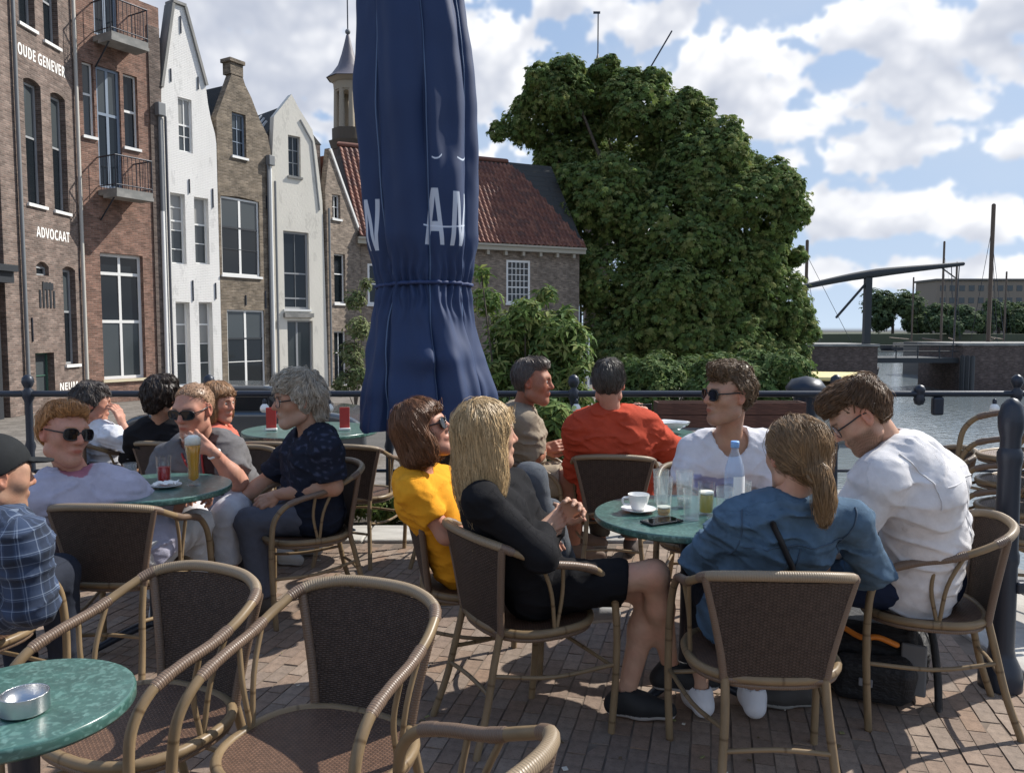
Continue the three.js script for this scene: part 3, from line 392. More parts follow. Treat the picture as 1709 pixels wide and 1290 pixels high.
// ---------- the lifting bridge and the harbour behind it ----------
{
  const D = 55, bm = std([1, 1, 1], 0.9, { map: brickDark.map, color: lin(0.75, 0.72, 0.75) });
  const A = thing('bridge_abutment', 'dark brick bridge abutment below the bridge post', 'abutment', [19.9, WATER - 1, -D], 0);
  mesh('wall', box(0, 5.15, 0, 4.1, -6, 0), bm, A); mesh('coping', box(-0.1, 5.25, 4.102, 4.26, -6.1, 0.1), greyStone, A);
  const B = thing('bridge_abutment', 'dark brick bridge abutment at the far side of the canal opening', 'abutment', [30.9, WATER - 1, -D], 0);
  mesh('wall', box(0, 14, 0, 4.15, -6, 0), bm, B); mesh('coping', box(-0.1, 14.1, 4.152, 4.32, -6.1, 0.1), greyStone, B); for (let k = 0; k < 3; k++) mesh('fender_pile', rod(V(-0.25, 0, 0.4 + k * 0.6), V(-0.25, 3.4, 0.4 + k * 0.6), 0.16), paint.dark, B);
  const G = thing('drawbridge', 'wooden drawbridge with a long tilted balance beam on a tall post', 'bridge', [24.5, 0, -D - 0.6], 0), wd = std([0.035, 0.04, 0.045], 0.7);
  for (const z of [0]) { mesh('post', box(-0.22, 0.22, 0.46, 5.0, z - 0.2, z + 0.2), wd, G); const beam = mesh('balance_beam', tube([[-5.3, 4.2, z], [-0.3, 5.2, z], [6.5, 5.95, z]].map((p) => V(...p)), [0.16, 0.3, 0.13], 14, 6), wd, G); mesh('brace', rod(V(-0.15, 4.6, z), V(-2.1, 2.3, z), 0.09, 6), wd, G); mesh('hanger', rod(V(6.25, 5.9, z), V(6.0, -0.5, z), 0.035, 5), M.iron, G); mesh('hanger', rod(V(5.7, 5.8, z), V(5.85, 3.6, z), 0.03, 5), M.iron, G); mesh('strut', rod(V(5.0, 5.7, z), V(6.0, 5.0, z), 0.05, 5), wd, G); }
  mesh('deck', box(0.5, 6.6, -0.85, -0.5, -3.8, 0.1), wd, G);
  mesh('handrail', rod(V(0.5, 0.35, 0), V(6.6, 0.35, 0), 0.05, 6), wd, G); mesh('middle_rail', rod(V(0.5, -0.05, 0), V(6.6, -0.05, 0), 0.035, 6), wd, G); for (const x of [0.6, 2.1, 3.6, 5.1, 6.5]) mesh('rail_post', rod(V(x, -0.5, 0), V(x, 0.35, 0), 0.045, 6), wd, G);
  // masts: each on its moored sailing barge
  const barge = (name, label, x, d, top, r, len, turn) => { const S = thing(name, label, 'sailing barge', [x, WATER, -d], turn, 'barges moored behind the bridge'); const sh = new THREE.Shape(); sh.moveTo(-len / 2, 0.9); sh.quadraticCurveTo(-len / 2 + 0.4, -0.3, -len / 2 + 2, -0.4); sh.lineTo(len / 2 - 2, -0.4); sh.quadraticCurveTo(len / 2 - 0.3, -0.3, len / 2, 1.2); sh.quadraticCurveTo(0, 0.5, -len / 2, 0.9); mesh('hull', new THREE.ExtrudeGeometry(sh, { depth: 3, bevelEnabled: true, bevelSize: 0.25, bevelThickness: 0.4, bevelSegments: 2 }).translate(0, 0, -1.5), std([0.03, 0.03, 0.035], 0.5), S); mesh('cabin', rbox(len * 0.3, 0.8, 2, 0.1, -len * 0.15, 1.2, 0), std([0.25, 0.22, 0.18], 0.6), S); mesh('mast', rod(V(0, 0.5, 0), V(0, top - WATER, 0), r, 7), std([0.10, 0.07, 0.05], 0.6), S); mesh('boom', rod(V(0.1, 2.2, 0), V(-len * 0.42, 2.6, 0), r * 0.7, 6), std([0.12, 0.085, 0.06], 0.6), S); for (const q of [-1, 1]) mesh('shroud', rod(V(0, (top - WATER) * 0.8, 0), V(q * 1.2, 0.8, 1.2), 0.02, 4), M.iron, S); mesh('forestay', rod(V(0, (top - WATER) * 0.9, 0), V(len / 2, 1.2, 0), 0.02, 4), M.iron, S); return S; };
  barge('sailing_barge', 'sailing barge with the mast nearest the big tree', 22.95, 63, 8.3, 0.13, 10, 0.1);
  barge('sailing_barge', 'sailing barge with the tallest mast beyond the far abutment', 37.9, 64, 11.2, 0.16, 12, 1.3);
  barge('sailing_barge', 'far sailing barge with the thin mast behind the beam tip', 80, 150, 17.6, 0.2, 13, 0.5);
  barge('sailing_barge', 'far sailing barge whose mast stands under the end of the beam', 88, 160, 14.6, 0.2, 13, 0.9);
  barge('sailing_barge', 'far sailing barge with a short mast just beside the tall one', 86, 145, 11, 0.16, 12, 1.2);
  barge('sailing_barge', 'far sailing barge with a short mast beyond the round tree', 82, 165, 12, 0.16, 12, 0.2);
  barge('sailing_barge', 'far sailing barge moored nearest the picture edge', 104, 170, 13.5, 0.18, 13, 0.6);
  // far shore
  structure('far_shore', box(60, 420, WATER - 1.5, 0.4, -330, -190), std([0.07, 0.08, 0.05], 1));
  structure('harbour_quay', box(38, 60, WATER - 1.5, 0.3, -78, -62), std([0.12, 0.11, 0.10], 0.95));
  const F = thing('flats', 'long brown flats block far behind the masts', 'building', [122, 0.4, -232], 0), fm = std([0.24, 0.20, 0.165], 0.9);
  mesh('wall', box(0, 34, 0, 15, -12, 0), fm, F); mesh('roof', box(-0.4, 34.4, 15.003, 15.6, -12.4, 0.4), std([0.12, 0.11, 0.1], 0.9), F);
  for (let i = 0; i < 12; i++) for (let j = 0; j < 4; j++) mesh('window', box(1 + i * 2.75, 2.6 + i * 2.75, 1.6 + j * 3.5, 3.2 + j * 3.5, 0.01, 0.08), M.glassMid, F);
  const ft = [[97, 0.5, 205, 7.0, 'round dark tree on the far shore beside the bridge post'], [112, 0.5, 215, 5.8, 'dark tree on the far shore behind the short mast'], [121, 0.4, 200, 5.6, 'dark tree in front of the far flats'], [130, 0.4, 204, 5.4, 'dark tree at the far end of the flats'], [78, 0.4, 230, 4.6, 'small tree between the post and brace of the bridge'], [104.5, 0.4, 190, 4.4, 'low tree beside the round far tree'], [87, 0.4, 260, 5, 'hazy tree farthest along the harbour'], [139, 0.4, 212, 5.6, 'last dark tree at the picture edge']];
  const clump = leafGeo([0, 1.2, 2.4, 3.6, 5].map((a) => [a, 0.7, 0.5, 0.4]));
  ft.forEach(([x, y, d, r, label], i) => { const T = thing('far_tree', label, 'tree', [x, y, -d]); mesh('trunk', tube([[0, 0, 0], [0, r, 0]], [0.4, 0.25], 2, 6), barkMat, T); const RR = rngOf(60 + i), L = []; for (let k = 0; k < 9; k++) L.push([(RR() - 0.5) * r * 2.0, r * (0.3 + RR() * 0.95), (RR() - 0.5) * r, r * (0.35 + 0.25 * RR())]); foliage('crown', T, L, 1700, clump, leafMat([1, 1, 1]), { seed: 70 + i, inner: 0.3, tones: [[0.08, 0.12, 0.05], [0.10, 0.14, 0.06], [0.065, 0.10, 0.05]] }); });
  const TT = thing('quay_tree', 'dark tree on the quay behind the leftmost mast', 'tree', [24.3, 0.4, -70]); mesh('trunk', tube([[0, 0, 0], [0, 2, 0]], [0.25, 0.18], 2, 6), barkMat, TT);
  foliage('crown', TT, [[0, 2.2, 0, 1.3], [-1, 1.6, 0, 1.2], [1, 1.4, 0.3, 1.1], [0.3, 0.8, 0.3, 1.3]], 2200, palm, leafMat([1, 1, 1]), { seed: 91, tones: [[0.05, 0.085, 0.03], [0.06, 0.095, 0.03]] });
  structure('bridge_quay', box(19, 25.2, WATER - 1.5, 0.38, -74, -61.2), std([0.12, 0.11, 0.10], 0.95));
  const sail = thing('motor_boat', 'yellow topped canal boat moored under the tree', 'boat', [13.4, WATER, -33], 1.25);
  const hs = new THREE.Shape(); hs.moveTo(-3.4, 1.1); hs.quadraticCurveTo(-3.2, -0.3, -2.2, -0.4); hs.lineTo(2.2, -0.4); hs.quadraticCurveTo(3.2, -0.2, 3.6, 1.3); hs.quadraticCurveTo(0, 0.8, -3.4, 1.1);
  mesh('hull', new THREE.ExtrudeGeometry(hs, { depth: 1.6, bevelEnabled: true, bevelSize: 0.2, bevelThickness: 0.3, bevelSegments: 3 }).translate(0, 0, -0.8), std([0.5, 0.48, 0.42], 0.5), sail);
  mesh('cabin', rbox(3.6, 1.0, 1.9, 0.15, -0.3, 1.6, 0), std([0.22, 0.2, 0.17], 0.5), sail); mesh('cabin_roof', rbox(4.2, 0.16, 2.3, 0.07, -0.3, 2.35, 0), std([0.72, 0.60, 0.28], 0.5), sail);
  // spires
  const sp = (name, label, x, d, y0, y1, r) => { const S = thing(name, label, 'spire', [x, STREET, -d]); mesh('tower', box(-r * 1.6, r * 1.6, 0, y0 - STREET, -r * 1.6, r * 1.6), brickDark, S); mesh('needle', new THREE.ConeGeometry(r, (y1 - y0) * 0.45, 8).translate(0, y0 - STREET + (y1 - y0) * 0.225, 0), leadMat, S); mesh('vane_rod', rod(V(0, y0 - STREET + (y1 - y0) * 0.4, 0), V(0, y1 - STREET, 0), 0.05, 5), M.iron, S); mesh('weather_vane', box(-0.35, 0.15, y1 - STREET - 0.12, y1 - STREET + 0.05, -0.02, 0.02), M.iron, S); };
  sp('church_spire', 'thin church spire with a weather vane above the tree top', 6.25, 60, 19.4, 24.4, 0.55); sp('church_spire', 'small distant spire beside the right flank of the tree', 38.3, 120, 12.4, 17.5, 0.8);
  const J = thing('crane_jib', 'thin slanting pole rising out of the tree top', 'pole', [6.2, STREET, -54]); mesh('jib', rod(V(-1.6, 12, 0), V(4.25, 21.9, 0), 0.05, 6), M.iron, J); mesh('mast', rod(V(-1.6, 0, 0), V(-1.6, 12, 0), 0.09, 6), M.iron, J);
}
// ---------- belfry ----------
{
  const T = thing('belfry', 'octagonal church belfry with a bell shaped roof beside the parasol', 'belfry', [-9.55, STREET, -48]), st = std([0.34, 0.29, 0.22], 0.85), oct = (r0, r1, h, y) => new THREE.CylinderGeometry(r1, r0, h, 8).rotateY(Math.PI / 8).translate(0, y + h / 2, 0);
  mesh('tower_base', oct(1.0, 1.0, 12.9, 0), brickDark, T); mesh('parapet', merge([oct(1.05, 1.2, 0.5, 12.9), oct(1.0, 1.0, 0.7, 13.4)]), std([0.10, 0.08, 0.06], 0.9), T);
  for (let k = 0; k < 8; k++) { const a = (k / 8) * Math.PI * 2 + Math.PI / 8; mesh('column', new THREE.CylinderGeometry(0.14, 0.19, 2.2, 8).translate(Math.cos(a) * 0.72, 15.2, Math.sin(a) * 0.72), st, T); const b = (k / 8) * Math.PI * 2, ar = new THREE.TorusGeometry(0.23, 0.08, 6, 8, Math.PI).rotateY(Math.PI / 2 - b).translate(Math.cos(b) * 0.68, 16.05, Math.sin(b) * 0.68); mesh('arch', ar, st, T); }
  mesh('entablature', merge([oct(0.86, 0.9, 0.45, 16.3), oct(0.95, 1.2, 0.22, 16.75)]), st, T);
  mesh('cap_roof', lathe([[1.3, 16.97], [0.95, 17.25], [0.6, 17.75], [0.38, 18.4], [0.22, 19.0], [0.1, 19.5], [0.0, 19.6]], 8).rotateY(Math.PI / 8), std([0.13, 0.12, 0.14], 0.6), T);
  mesh('ball', new THREE.SphereGeometry(0.16, 10, 8).translate(0, 19.7, 0), leadMat, T); mesh('pole', rod(V(0, 19.7, 0), V(0, 22.6, 0), 0.04, 5), M.iron, T);
}
// ---------- the terrace: every brick its own block, concrete kerbs, the wall below ----------
const terrace = new THREE.Group(); terrace.name = 'brick_pavement'; terrace.userData.kind = 'structure'; scene.add(terrace);
{
  const TX0 = -6.2, TX1 = 2.12, TD0 = -1.5, TD1 = 5.36, yawB = 14 * RAD, bw = 0.066, bl = 0.165, gap = 0.0035;
  mesh('bedding_sand', box(-6.3, 2.2, -0.12, -0.005, -5.42, 1.6), std([1, 1, 1], 1, { map: blotch([0.12, 0.092, 0.072], [0.19, 0.15, 0.118], 3) }), terrace);
  const R = rngOf(9), cs = Math.cos(yawB), sn = Math.sin(yawB), list = [];
  for (let i = -120; i < 120; i++) for (let j = -60; j < 60; j++) { const u = i * (bw + gap), v = j * (bl + gap) + (i & 1 ? (bl + gap) / 2 : 0), x = u * cs + v * sn, d = -u * sn + v * cs + 1.5; if (x < TX0 || x > TX1 - 0.05 || d < TD0 || d > TD1 - 0.04) continue; list.push([x, d, R(), R(), R(), R()]); }
  const brick = (q) => { const g = new THREE.BoxGeometry(bw, 0.06, bl); const p = g.attributes.position; for (let k = 0; k < p.count; k++) if (p.getY(k) > 0) { p.setX(k, p.getX(k) * (0.95 + 0.02 * q)); p.setZ(k, p.getZ(k) * 0.98); } return metric(g.toNonIndexed()); };
  const geos = [0, 1].map(brick), tones = [[0.24, 0.172, 0.13], [0.265, 0.195, 0.15], [0.215, 0.157, 0.122], [0.28, 0.215, 0.17], [0.23, 0.178, 0.142], [0.25, 0.17, 0.122]];
  const grit = tex(256, 256, (u, v) => { const k = 0.62 + 0.6 * tfbm(u, v, 1, 5) - 0.25 * smooth(0.68, 0.85, tn[4](u, v)); return [k, k * 0.99, k * 0.97]; }, { srgb: true, rep: [5, 5] });
  const mats = tones.map((t) => std(t, 0.88, { map: grit, bumpMap: grainBump, bumpScale: 0.004 }));
  const y = (q) => -0.03 - 0.004 * q, h = 1.45;
  const inFrame = (x, d) => d > 2.0 && Math.abs(x) / d < 0.62;
  // the bricks that show largest in open ground: individual blocks
  const open = list.filter(([x, d]) => inFrame(x, d) && ((x > 1.0 && d < 2.75) || (x > -1.0 && x < -0.25 && d > 2.35 && d < 4.3) || (x > -0.3 && x < 0.05 && d > 2.2 && d < 2.7) || (x > 1.2 && d < 3.2)) && x < 2.05);
  open.sort((a, b) => a[1] - b[1]);
  const pick = new Set(open.slice(0, 300));
  const rest = list.filter((b) => !pick.has(b)), m4 = new THREE.Matrix4(), q4 = new THREE.Quaternion(), e = new THREE.Euler();
  for (const [x, d, a, b, c, f] of pick) { const m = mesh('brick', geos[a > 0.5 ? 1 : 0], mats[Math.floor(b * 6)], terrace); m.position.set(x, y(c), -d); m.rotation.set((a - 0.5) * 0.03, -yawB + (f - 0.5) * 0.05, (c - 0.5) * 0.05); }
  const im = new THREE.InstancedMesh(geos[0], std([1, 1, 1], 0.88, { map: grit, bumpMap: grainBump, bumpScale: 0.004 }), rest.length), col = new THREE.Color();
  rest.forEach(([x, d, a, b, c, f], i) => { q4.setFromEuler(e.set((a - 0.5) * 0.03, -yawB + (f - 0.5) * 0.05, (c - 0.5) * 0.05)); m4.compose(V(x, y(c), -d), q4, V(1, 1, 1)); im.setMatrixAt(i, m4); im.setColorAt(i, col.setRGB(...tones[Math.floor(b * 6)])); });
  im.name = 'brick_rows'; im.userData.kind = 'stuff'; im.receiveShadow = true; terrace.add(im);
  // litter that lies on it: cigarette ends, leaves and scraps, each one a scrap of matter
  const lg = [], L = rngOf(5); for (let k = 0; k < 150; k++) { const d = 2.1 + L() * 3.2, x = (L() - 0.5) * 1.15 * d; if (x > 2.0 || x < -5) continue; const l = 0.008 + L() * 0.016; lg.push(jitterColor(rbox(l, 0.004, l * (0.3 + L() * 0.6), 0.0015, 0, 0, 0, 1).rotateY(L() * 6).translate(x, 0.004, -d), ((t) => () => (t < 0.35 ? [0.6, 0.56, 0.48] : t < 0.7 ? [0.12, 0.085, 0.045] : [0.20, 0.19, 0.08]))(L()))); }
  const lit = mesh('ground_litter', merge(lg), std([1, 1, 1], 0.9, { vertexColors: true }), scene); lit.userData = { kind: 'stuff', label: 'small leaves and scraps scattered over the brick paving', category: 'litter' };
}
const concTex = blotch([0.36, 0.34, 0.31], [0.46, 0.44, 0.40], 1.2);
const conc = std([1, 1, 1], 0.9, { map: concTex, bumpMap: grainBump, bumpScale: 0.004 });
{ // kerb slabs at the far edge and along the water
  const K = new THREE.Group(); K.name = 'kerb'; K.userData.kind = 'structure'; scene.add(K);
  for (let k = 0; k < 8; k++) mesh('kerb_slab', rbox(1.03, 0.14, 0.42, 0.012, -5.7 + k * 1.04, -0.05, -5.6), conc, K);
  for (let k = 0; k < 7; k++) mesh('kerb_slab', rbox(0.62, 0.14, 1.03, 0.012, 2.46, -0.05, 0.9 - k * 1.04), conc, K);
  mesh('planting_soil', box(-6.2, 2.76, -0.3, -0.02, -6.9, -5.82), std([0.05, 0.04, 0.03], 1), K);
  mesh('retaining_wall', metric(merge([box(-9, 2.76, -4.2, -0.125, -7.05, -6.85), box(2.78, 3.0, -4.2, -0.125, -7.05, 1.6), box(-9, -6.3, -4.2, -0.13, -6.84, 1.6)])), brickDark, K);
  mesh('coping', merge([box(-9.05, 3.05, -0.12, 0.02, -7.1, -6.8), box(2.775, 3.05, -0.12, 0.02, -6.798, 1.6)]), greyStone, K);
  mesh('side_paving', box(-9, -6.32, -0.14, -0.03, -5.8, 1.6), greyStone, K);
}
// railing: posts with ball heads, top and middle bars
const railing = thing('railing', 'long dark iron railing with ball topped posts across the terrace edge', 'railing', [0, 0, -6.5]);
{
  const bar = (y, r) => rod(V(-6.5, y, 0), V(7.5, y, 0), r, 8);
  mesh('top_rail', bar(0.93, 0.026), M.iron, railing); mesh('middle_rail', bar(0.3, 0.014), M.iron, railing);
  const post = merge([lathe([[0.055, -0.02], [0.06, 0.05], [0.035, 0.09], [0.03, 0.45], [0.042, 0.5], [0.03, 0.55], [0.028, 0.86], [0.045, 0.9], [0.045, 0.955], [0.022, 0.975], [0.034, 0.99], [0.048, 1.025], [0.04, 1.065], [0.015, 1.085], [0, 1.088]], 14)]);
  for (const x of [-5.4, -3.93, -2.46, -1.0, 0.5, 1.85, 2.63, 4.1, 5.6]) mesh('post', post, M.iron, railing).position.x = x;
  mesh('coupling', lathe([[0, -0.14], [0.055, -0.12], [0.075, -0.06], [0.06, -0.01], [0.06, 0.03], [0.075, 0.07], [0.055, 0.12], [0, 0.14]], 14).scale(0.62, 0.62, 0.62).translate(3.31, 0.92, 0), M.iron, railing);
  mesh('lock', rbox(0.09, 0.15, 0.06, 0.02, 3.46, 0.83, 0), M.iron, railing);
  for (let k = 0; k < 30; k++) { const x = -5.9 + k * 0.49; if (x > 0.3) break; mesh('infill_bar', rod(V(x, 0.3, 0), V(x, 0.93, 0), 0.006, 5), M.iron, railing); }
}
{ // bulbs hung along the rail
  const g = [lathe([[0, -0.05], [0.02, -0.047], [0.035, -0.03], [0.038, -0.012], [0.03, 0.008], [0.016, 0.022]], 12), lathe([[0.016, 0.02], [0.017, 0.05], [0.008, 0.062], [0, 0.063]], 10)];
  [[-2.0, 'white festoon bulb hanging on the rail behind the grey T-shirt'], [-1.48, 'white festoon bulb on the rail beside the grey haired man'], [0.52, 'white festoon bulb on the rail beside the orange shirt'], [3.9, 'white festoon bulb on the rail at the bollard']].forEach(([x, l]) => { const B = thing('festoon_bulb', l, 'light bulb', [x, 0.83, -6.46], 0, 'festoon bulbs on the railing'); mesh('globe', g[0], phys([0.85, 0.85, 0.82], 0.2), B); mesh('socket', g[1], M.iron, B); });
}
{ // cast iron bollard at the water
  const B = thing('bollard', 'thick dark cast iron bollard with a rounded head', 'bollard', [1.99, 0, -3.18]);
  mesh('shaft', lathe([[0.13, 0], [0.13, 0.05], [0.115, 0.09], [0.085, 0.13], [0.075, 0.16], [0.072, 0.5], [0.08, 0.52], [0.08, 0.55], [0.07, 0.57], [0.066, 0.9], [0.075, 0.93], [0.075, 0.96], [0.06, 0.98]], 24).scale(0.62, 1, 0.62), M.iron, B);
  mesh('head', lathe([[0.06, 0.975], [0.06, 1.02], [0.075, 1.06], [0.078, 1.1], [0.06, 1.15], [0.03, 1.175], [0, 1.18]], 24).scale(0.62, 1, 0.62), M.iron, B);
  mesh('lug', rbox(0.06, 0.05, 0.05, 0.012, 0.055, 0.42, 0.02), M.iron, B);
  const P = thing('mooring_bollard', 'dark domed mooring bollard behind the railing near the canal boat', 'bollard', [2.55, -0.02, -6.95]); mesh('shaft', lathe([[0.12, 0], [0.1, 0.9], [0.11, 0.94]], 16), M.iron, P); mesh('head', lathe([[0.16, 0.93], [0.17, 0.97], [0.12, 1.04], [0, 1.07]], 16), M.iron, P);
}
{ // planters on the rail
  const tc = std([1, 1, 1], 0.85, { map: blotch([0.075, 0.034, 0.024], [0.12, 0.055, 0.038], 2) });
  [[1.42, 0.56, 'brown wooden planter box hung on the rail behind the white plate'], [2.06, 0.5, 'brown wooden planter box hung on the rail behind the young man']].forEach(([x, w, l]) => { const P = thing('planter_box', l, 'planter', [x, 0.68, -6.36]); for (const z of [-0.08, 0.08]) for (let k = 0; k < 2; k++) mesh('board', rbox(w, 0.098, 0.018, 0.004, 0, 0.05 + k * 0.101, z), tc, P); for (const s of [-1, 1]) mesh('end_board', rbox(0.018, 0.2, 0.14, 0.004, s * (w / 2 - 0.01), 0.1, 0), tc, P); mesh('soil', box(-w / 2 + 0.02, w / 2 - 0.02, 0.12, 0.17, -0.07, 0.07), std([0.04, 0.03, 0.025], 1), P); });
}
{ // parked car below the railing
  const C = thing('parked_car', 'dark grey car parked below the railing in front of the houses', 'car', [-4.6, STREET, -14.5], -0.06), pm = phys([0.05, 0.055, 0.06], 0.25, { clearcoat: 1, clearcoatRoughness: 0.08 });
  const side = new THREE.Shape(); side.moveTo(-2.05, 0.3); side.lineTo(-2.1, 0.62); side.quadraticCurveTo(-2.05, 0.86, -1.75, 0.9); side.lineTo(-1.0, 0.96); side.lineTo(1.35, 0.98); side.quadraticCurveTo(2.0, 0.93, 2.08, 0.7); side.lineTo(2.1, 0.3); side.closePath();
  mesh('car_body', new THREE.ExtrudeGeometry(side, { depth: 1.5, bevelEnabled: true, bevelSize: 0.08, bevelThickness: 0.1, bevelSegments: 4 }).translate(0, 0, -0.75), pm, C);
  const cab = new THREE.Shape(); cab.moveTo(-1.55, 0.95); cab.quadraticCurveTo(-1.3, 1.38, -0.9, 1.44); cab.lineTo(0.35, 1.44); cab.quadraticCurveTo(0.75, 1.4, 1.25, 0.96); cab.closePath();
  mesh('cabin', new THREE.ExtrudeGeometry(cab, { depth: 1.25, bevelEnabled: true, bevelSize: 0.05, bevelThickness: 0.08, bevelSegments: 3 }).translate(0, 0, -0.625), pm, C);
  for (const [a, b] of [[-1.25, -0.42], [-0.34, 0.36]]) { const w = new THREE.Shape(); w.moveTo(a - (a < -1 ? 0.12 : 0), 1.0); w.lineTo(a + (a < -1 ? 0.12 : 0), 1.36); w.lineTo(b, 1.36); w.lineTo(b + (b > 0 ? 0.4 : 0), 1.0); w.closePath(); for (const z of [0.712, -0.722]) mesh('side_window', new THREE.ExtrudeGeometry(w, { depth: 0.012, bevelEnabled: false }).translate(0, 0, z), M.glassDark, C); }
  for (const x of [-1.3, 1.3]) for (const z of [-0.72, 0.72]) { mesh('tyre', new THREE.TorusGeometry(0.24, 0.085, 10, 24).translate(x, 0.325, z + Math.sign(z) * 0.06), paint.dark, C); mesh('rim', new THREE.CylinderGeometry(0.17, 0.17, 0.05, 16).rotateX(Math.PI / 2).translate(x, 0.325, z + Math.sign(z) * 0.1), M.steel, C); }
}
// ---------- rattan chairs ----------
const nodeTex = tex(64, 512, (u, v) => { const y = v * 4, f = y - Math.floor(y), ring = smooth(0.04, 0.0, Math.min(f, 1 - f)), n = 0.7 + 0.6 * tfbm(u * 0.3, v, 1, 5); return [0.215 * n * (1 - 0.45 * ring), 0.152 * n * (1 - 0.5 * ring), 0.086 * n * (1 - 0.55 * ring)]; }, { srgb: true, rep: [10, 1.4] });
const caneMat = phys([1, 1, 1], 0.38, { map: nodeTex, specularIntensity: 0.6 });
const caneOld = phys([0.62, 0.58, 0.52], 0.45, { map: nodeTex, specularIntensity: 0.5 });
const wrapTex = tex(16, 256, (u, v) => { const f = (v * 12) % 1, k = 0.55 + 0.6 * Math.sin(f * Math.PI); return [k, k, k]; }, { rep: [1, 12] });
const wrapMat = phys([0.15, 0.10, 0.068], 0.42, { bumpMap: wrapTex, bumpScale: 0.0018 });
const wrapTan = phys([0.24, 0.18, 0.115], 0.42, { bumpMap: wrapTex, bumpScale: 0.0022 });
const weaveFn = (u, v) => { const cu = u * 12, cv = v * 24, i = Math.floor(cu), j = Math.floor(cv), fu = cu - i, fv = cv - j, over = (i + j) & 1, st = Math.sin(fu * Math.PI), wv = Math.sin(fv * Math.PI); return over ? 0.35 + 0.65 * wv * (0.55 + 0.45 * st) : 0.15 + 0.45 * st * wv; };
const weaveTex = tex(512, 512, (u, v) => { const k = 0.28 + 0.95 * weaveFn(u, v), n = 0.65 + 0.7 * tfbm(u, v, 1, 5); return [0.082 * k * n, 0.058 * k * n, 0.046 * k * n]; }, { srgb: true, rep: [8, 8] });
const weaveBump = tex(512, 512, (u, v) => { const k = weaveFn(u, v); return [k, k, k]; }, { rep: [8, 8] });
const weaveMat = phys([1, 1, 1], 0.55, { map: weaveTex, bumpMap: weaveBump, bumpScale: 0.003, specularIntensity: 0.4, side: THREE.DoubleSide });
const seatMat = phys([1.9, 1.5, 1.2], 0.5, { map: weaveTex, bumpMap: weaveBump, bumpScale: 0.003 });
function grid(nu, nv, f) { const pos = [], uv = [], idx = []; for (let j = 0; j <= nv; j++) for (let i = 0; i <= nu; i++) { const p = f(i / nu, j / nv); pos.push(p[0], p[1], p[2]); uv.push(p[3] ?? i / nu, p[4] ?? j / nv); } for (let j = 0; j < nv; j++) for (let i = 0; i < nu; i++) { const a = j * (nu + 1) + i, b = a + nu + 1; idx.push(a, a + 1, b, b, a + 1, b + 1); } const g = new THREE.BufferGeometry(); g.setAttribute('position', new THREE.Float32BufferAttribute(pos, 3)); g.setAttribute('uv', new THREE.Float32BufferAttribute(uv, 2)); g.setIndex(idx); g.computeVertexNormals(); return g; }
const HALF = [[0.252, 0.0, 0.225], [0.258, 0.2, 0.238], [0.256, 0.42, 0.24], [0.249, 0.535, 0.222], [0.244, 0.598, 0.165], [0.243, 0.628, 0.08], [0.244, 0.652, -0.03], [0.238, 0.688, -0.125], [0.212, 0.722, -0.2], [0.13, 0.74, -0.25], [0, 0.745, -0.266]];
const RIM = smoothPath([...HALF.map((p) => V(...p)), ...HALF.slice(0, -1).reverse().map(([x, y, z]) => V(-x, y, z))], 132);
const rimNear = (y, z, s) => { let b = 0, bd = 9; RIM.forEach((p, i) => { if (Math.sign(p.x || 1) !== s) return; const d = Math.hypot(p.y - y, p.z - z); if (d < bd) { bd = d; b = i; } }); return b; };
function backSurface(u, v) {                                       // u across -1..1, v 0 bottom .. 1 top
  const half = mix(0.148, 0.212, Math.pow(Math.max(v, 0), 1.25)), y = mix(0.40, 0.728, v) - 0.012 * u * u * v, z = mix(-0.185, -0.262, v) + mix(0.012, 0.055, v) * u * u;
  return V(half * u, y, z);
}
let chairKit;
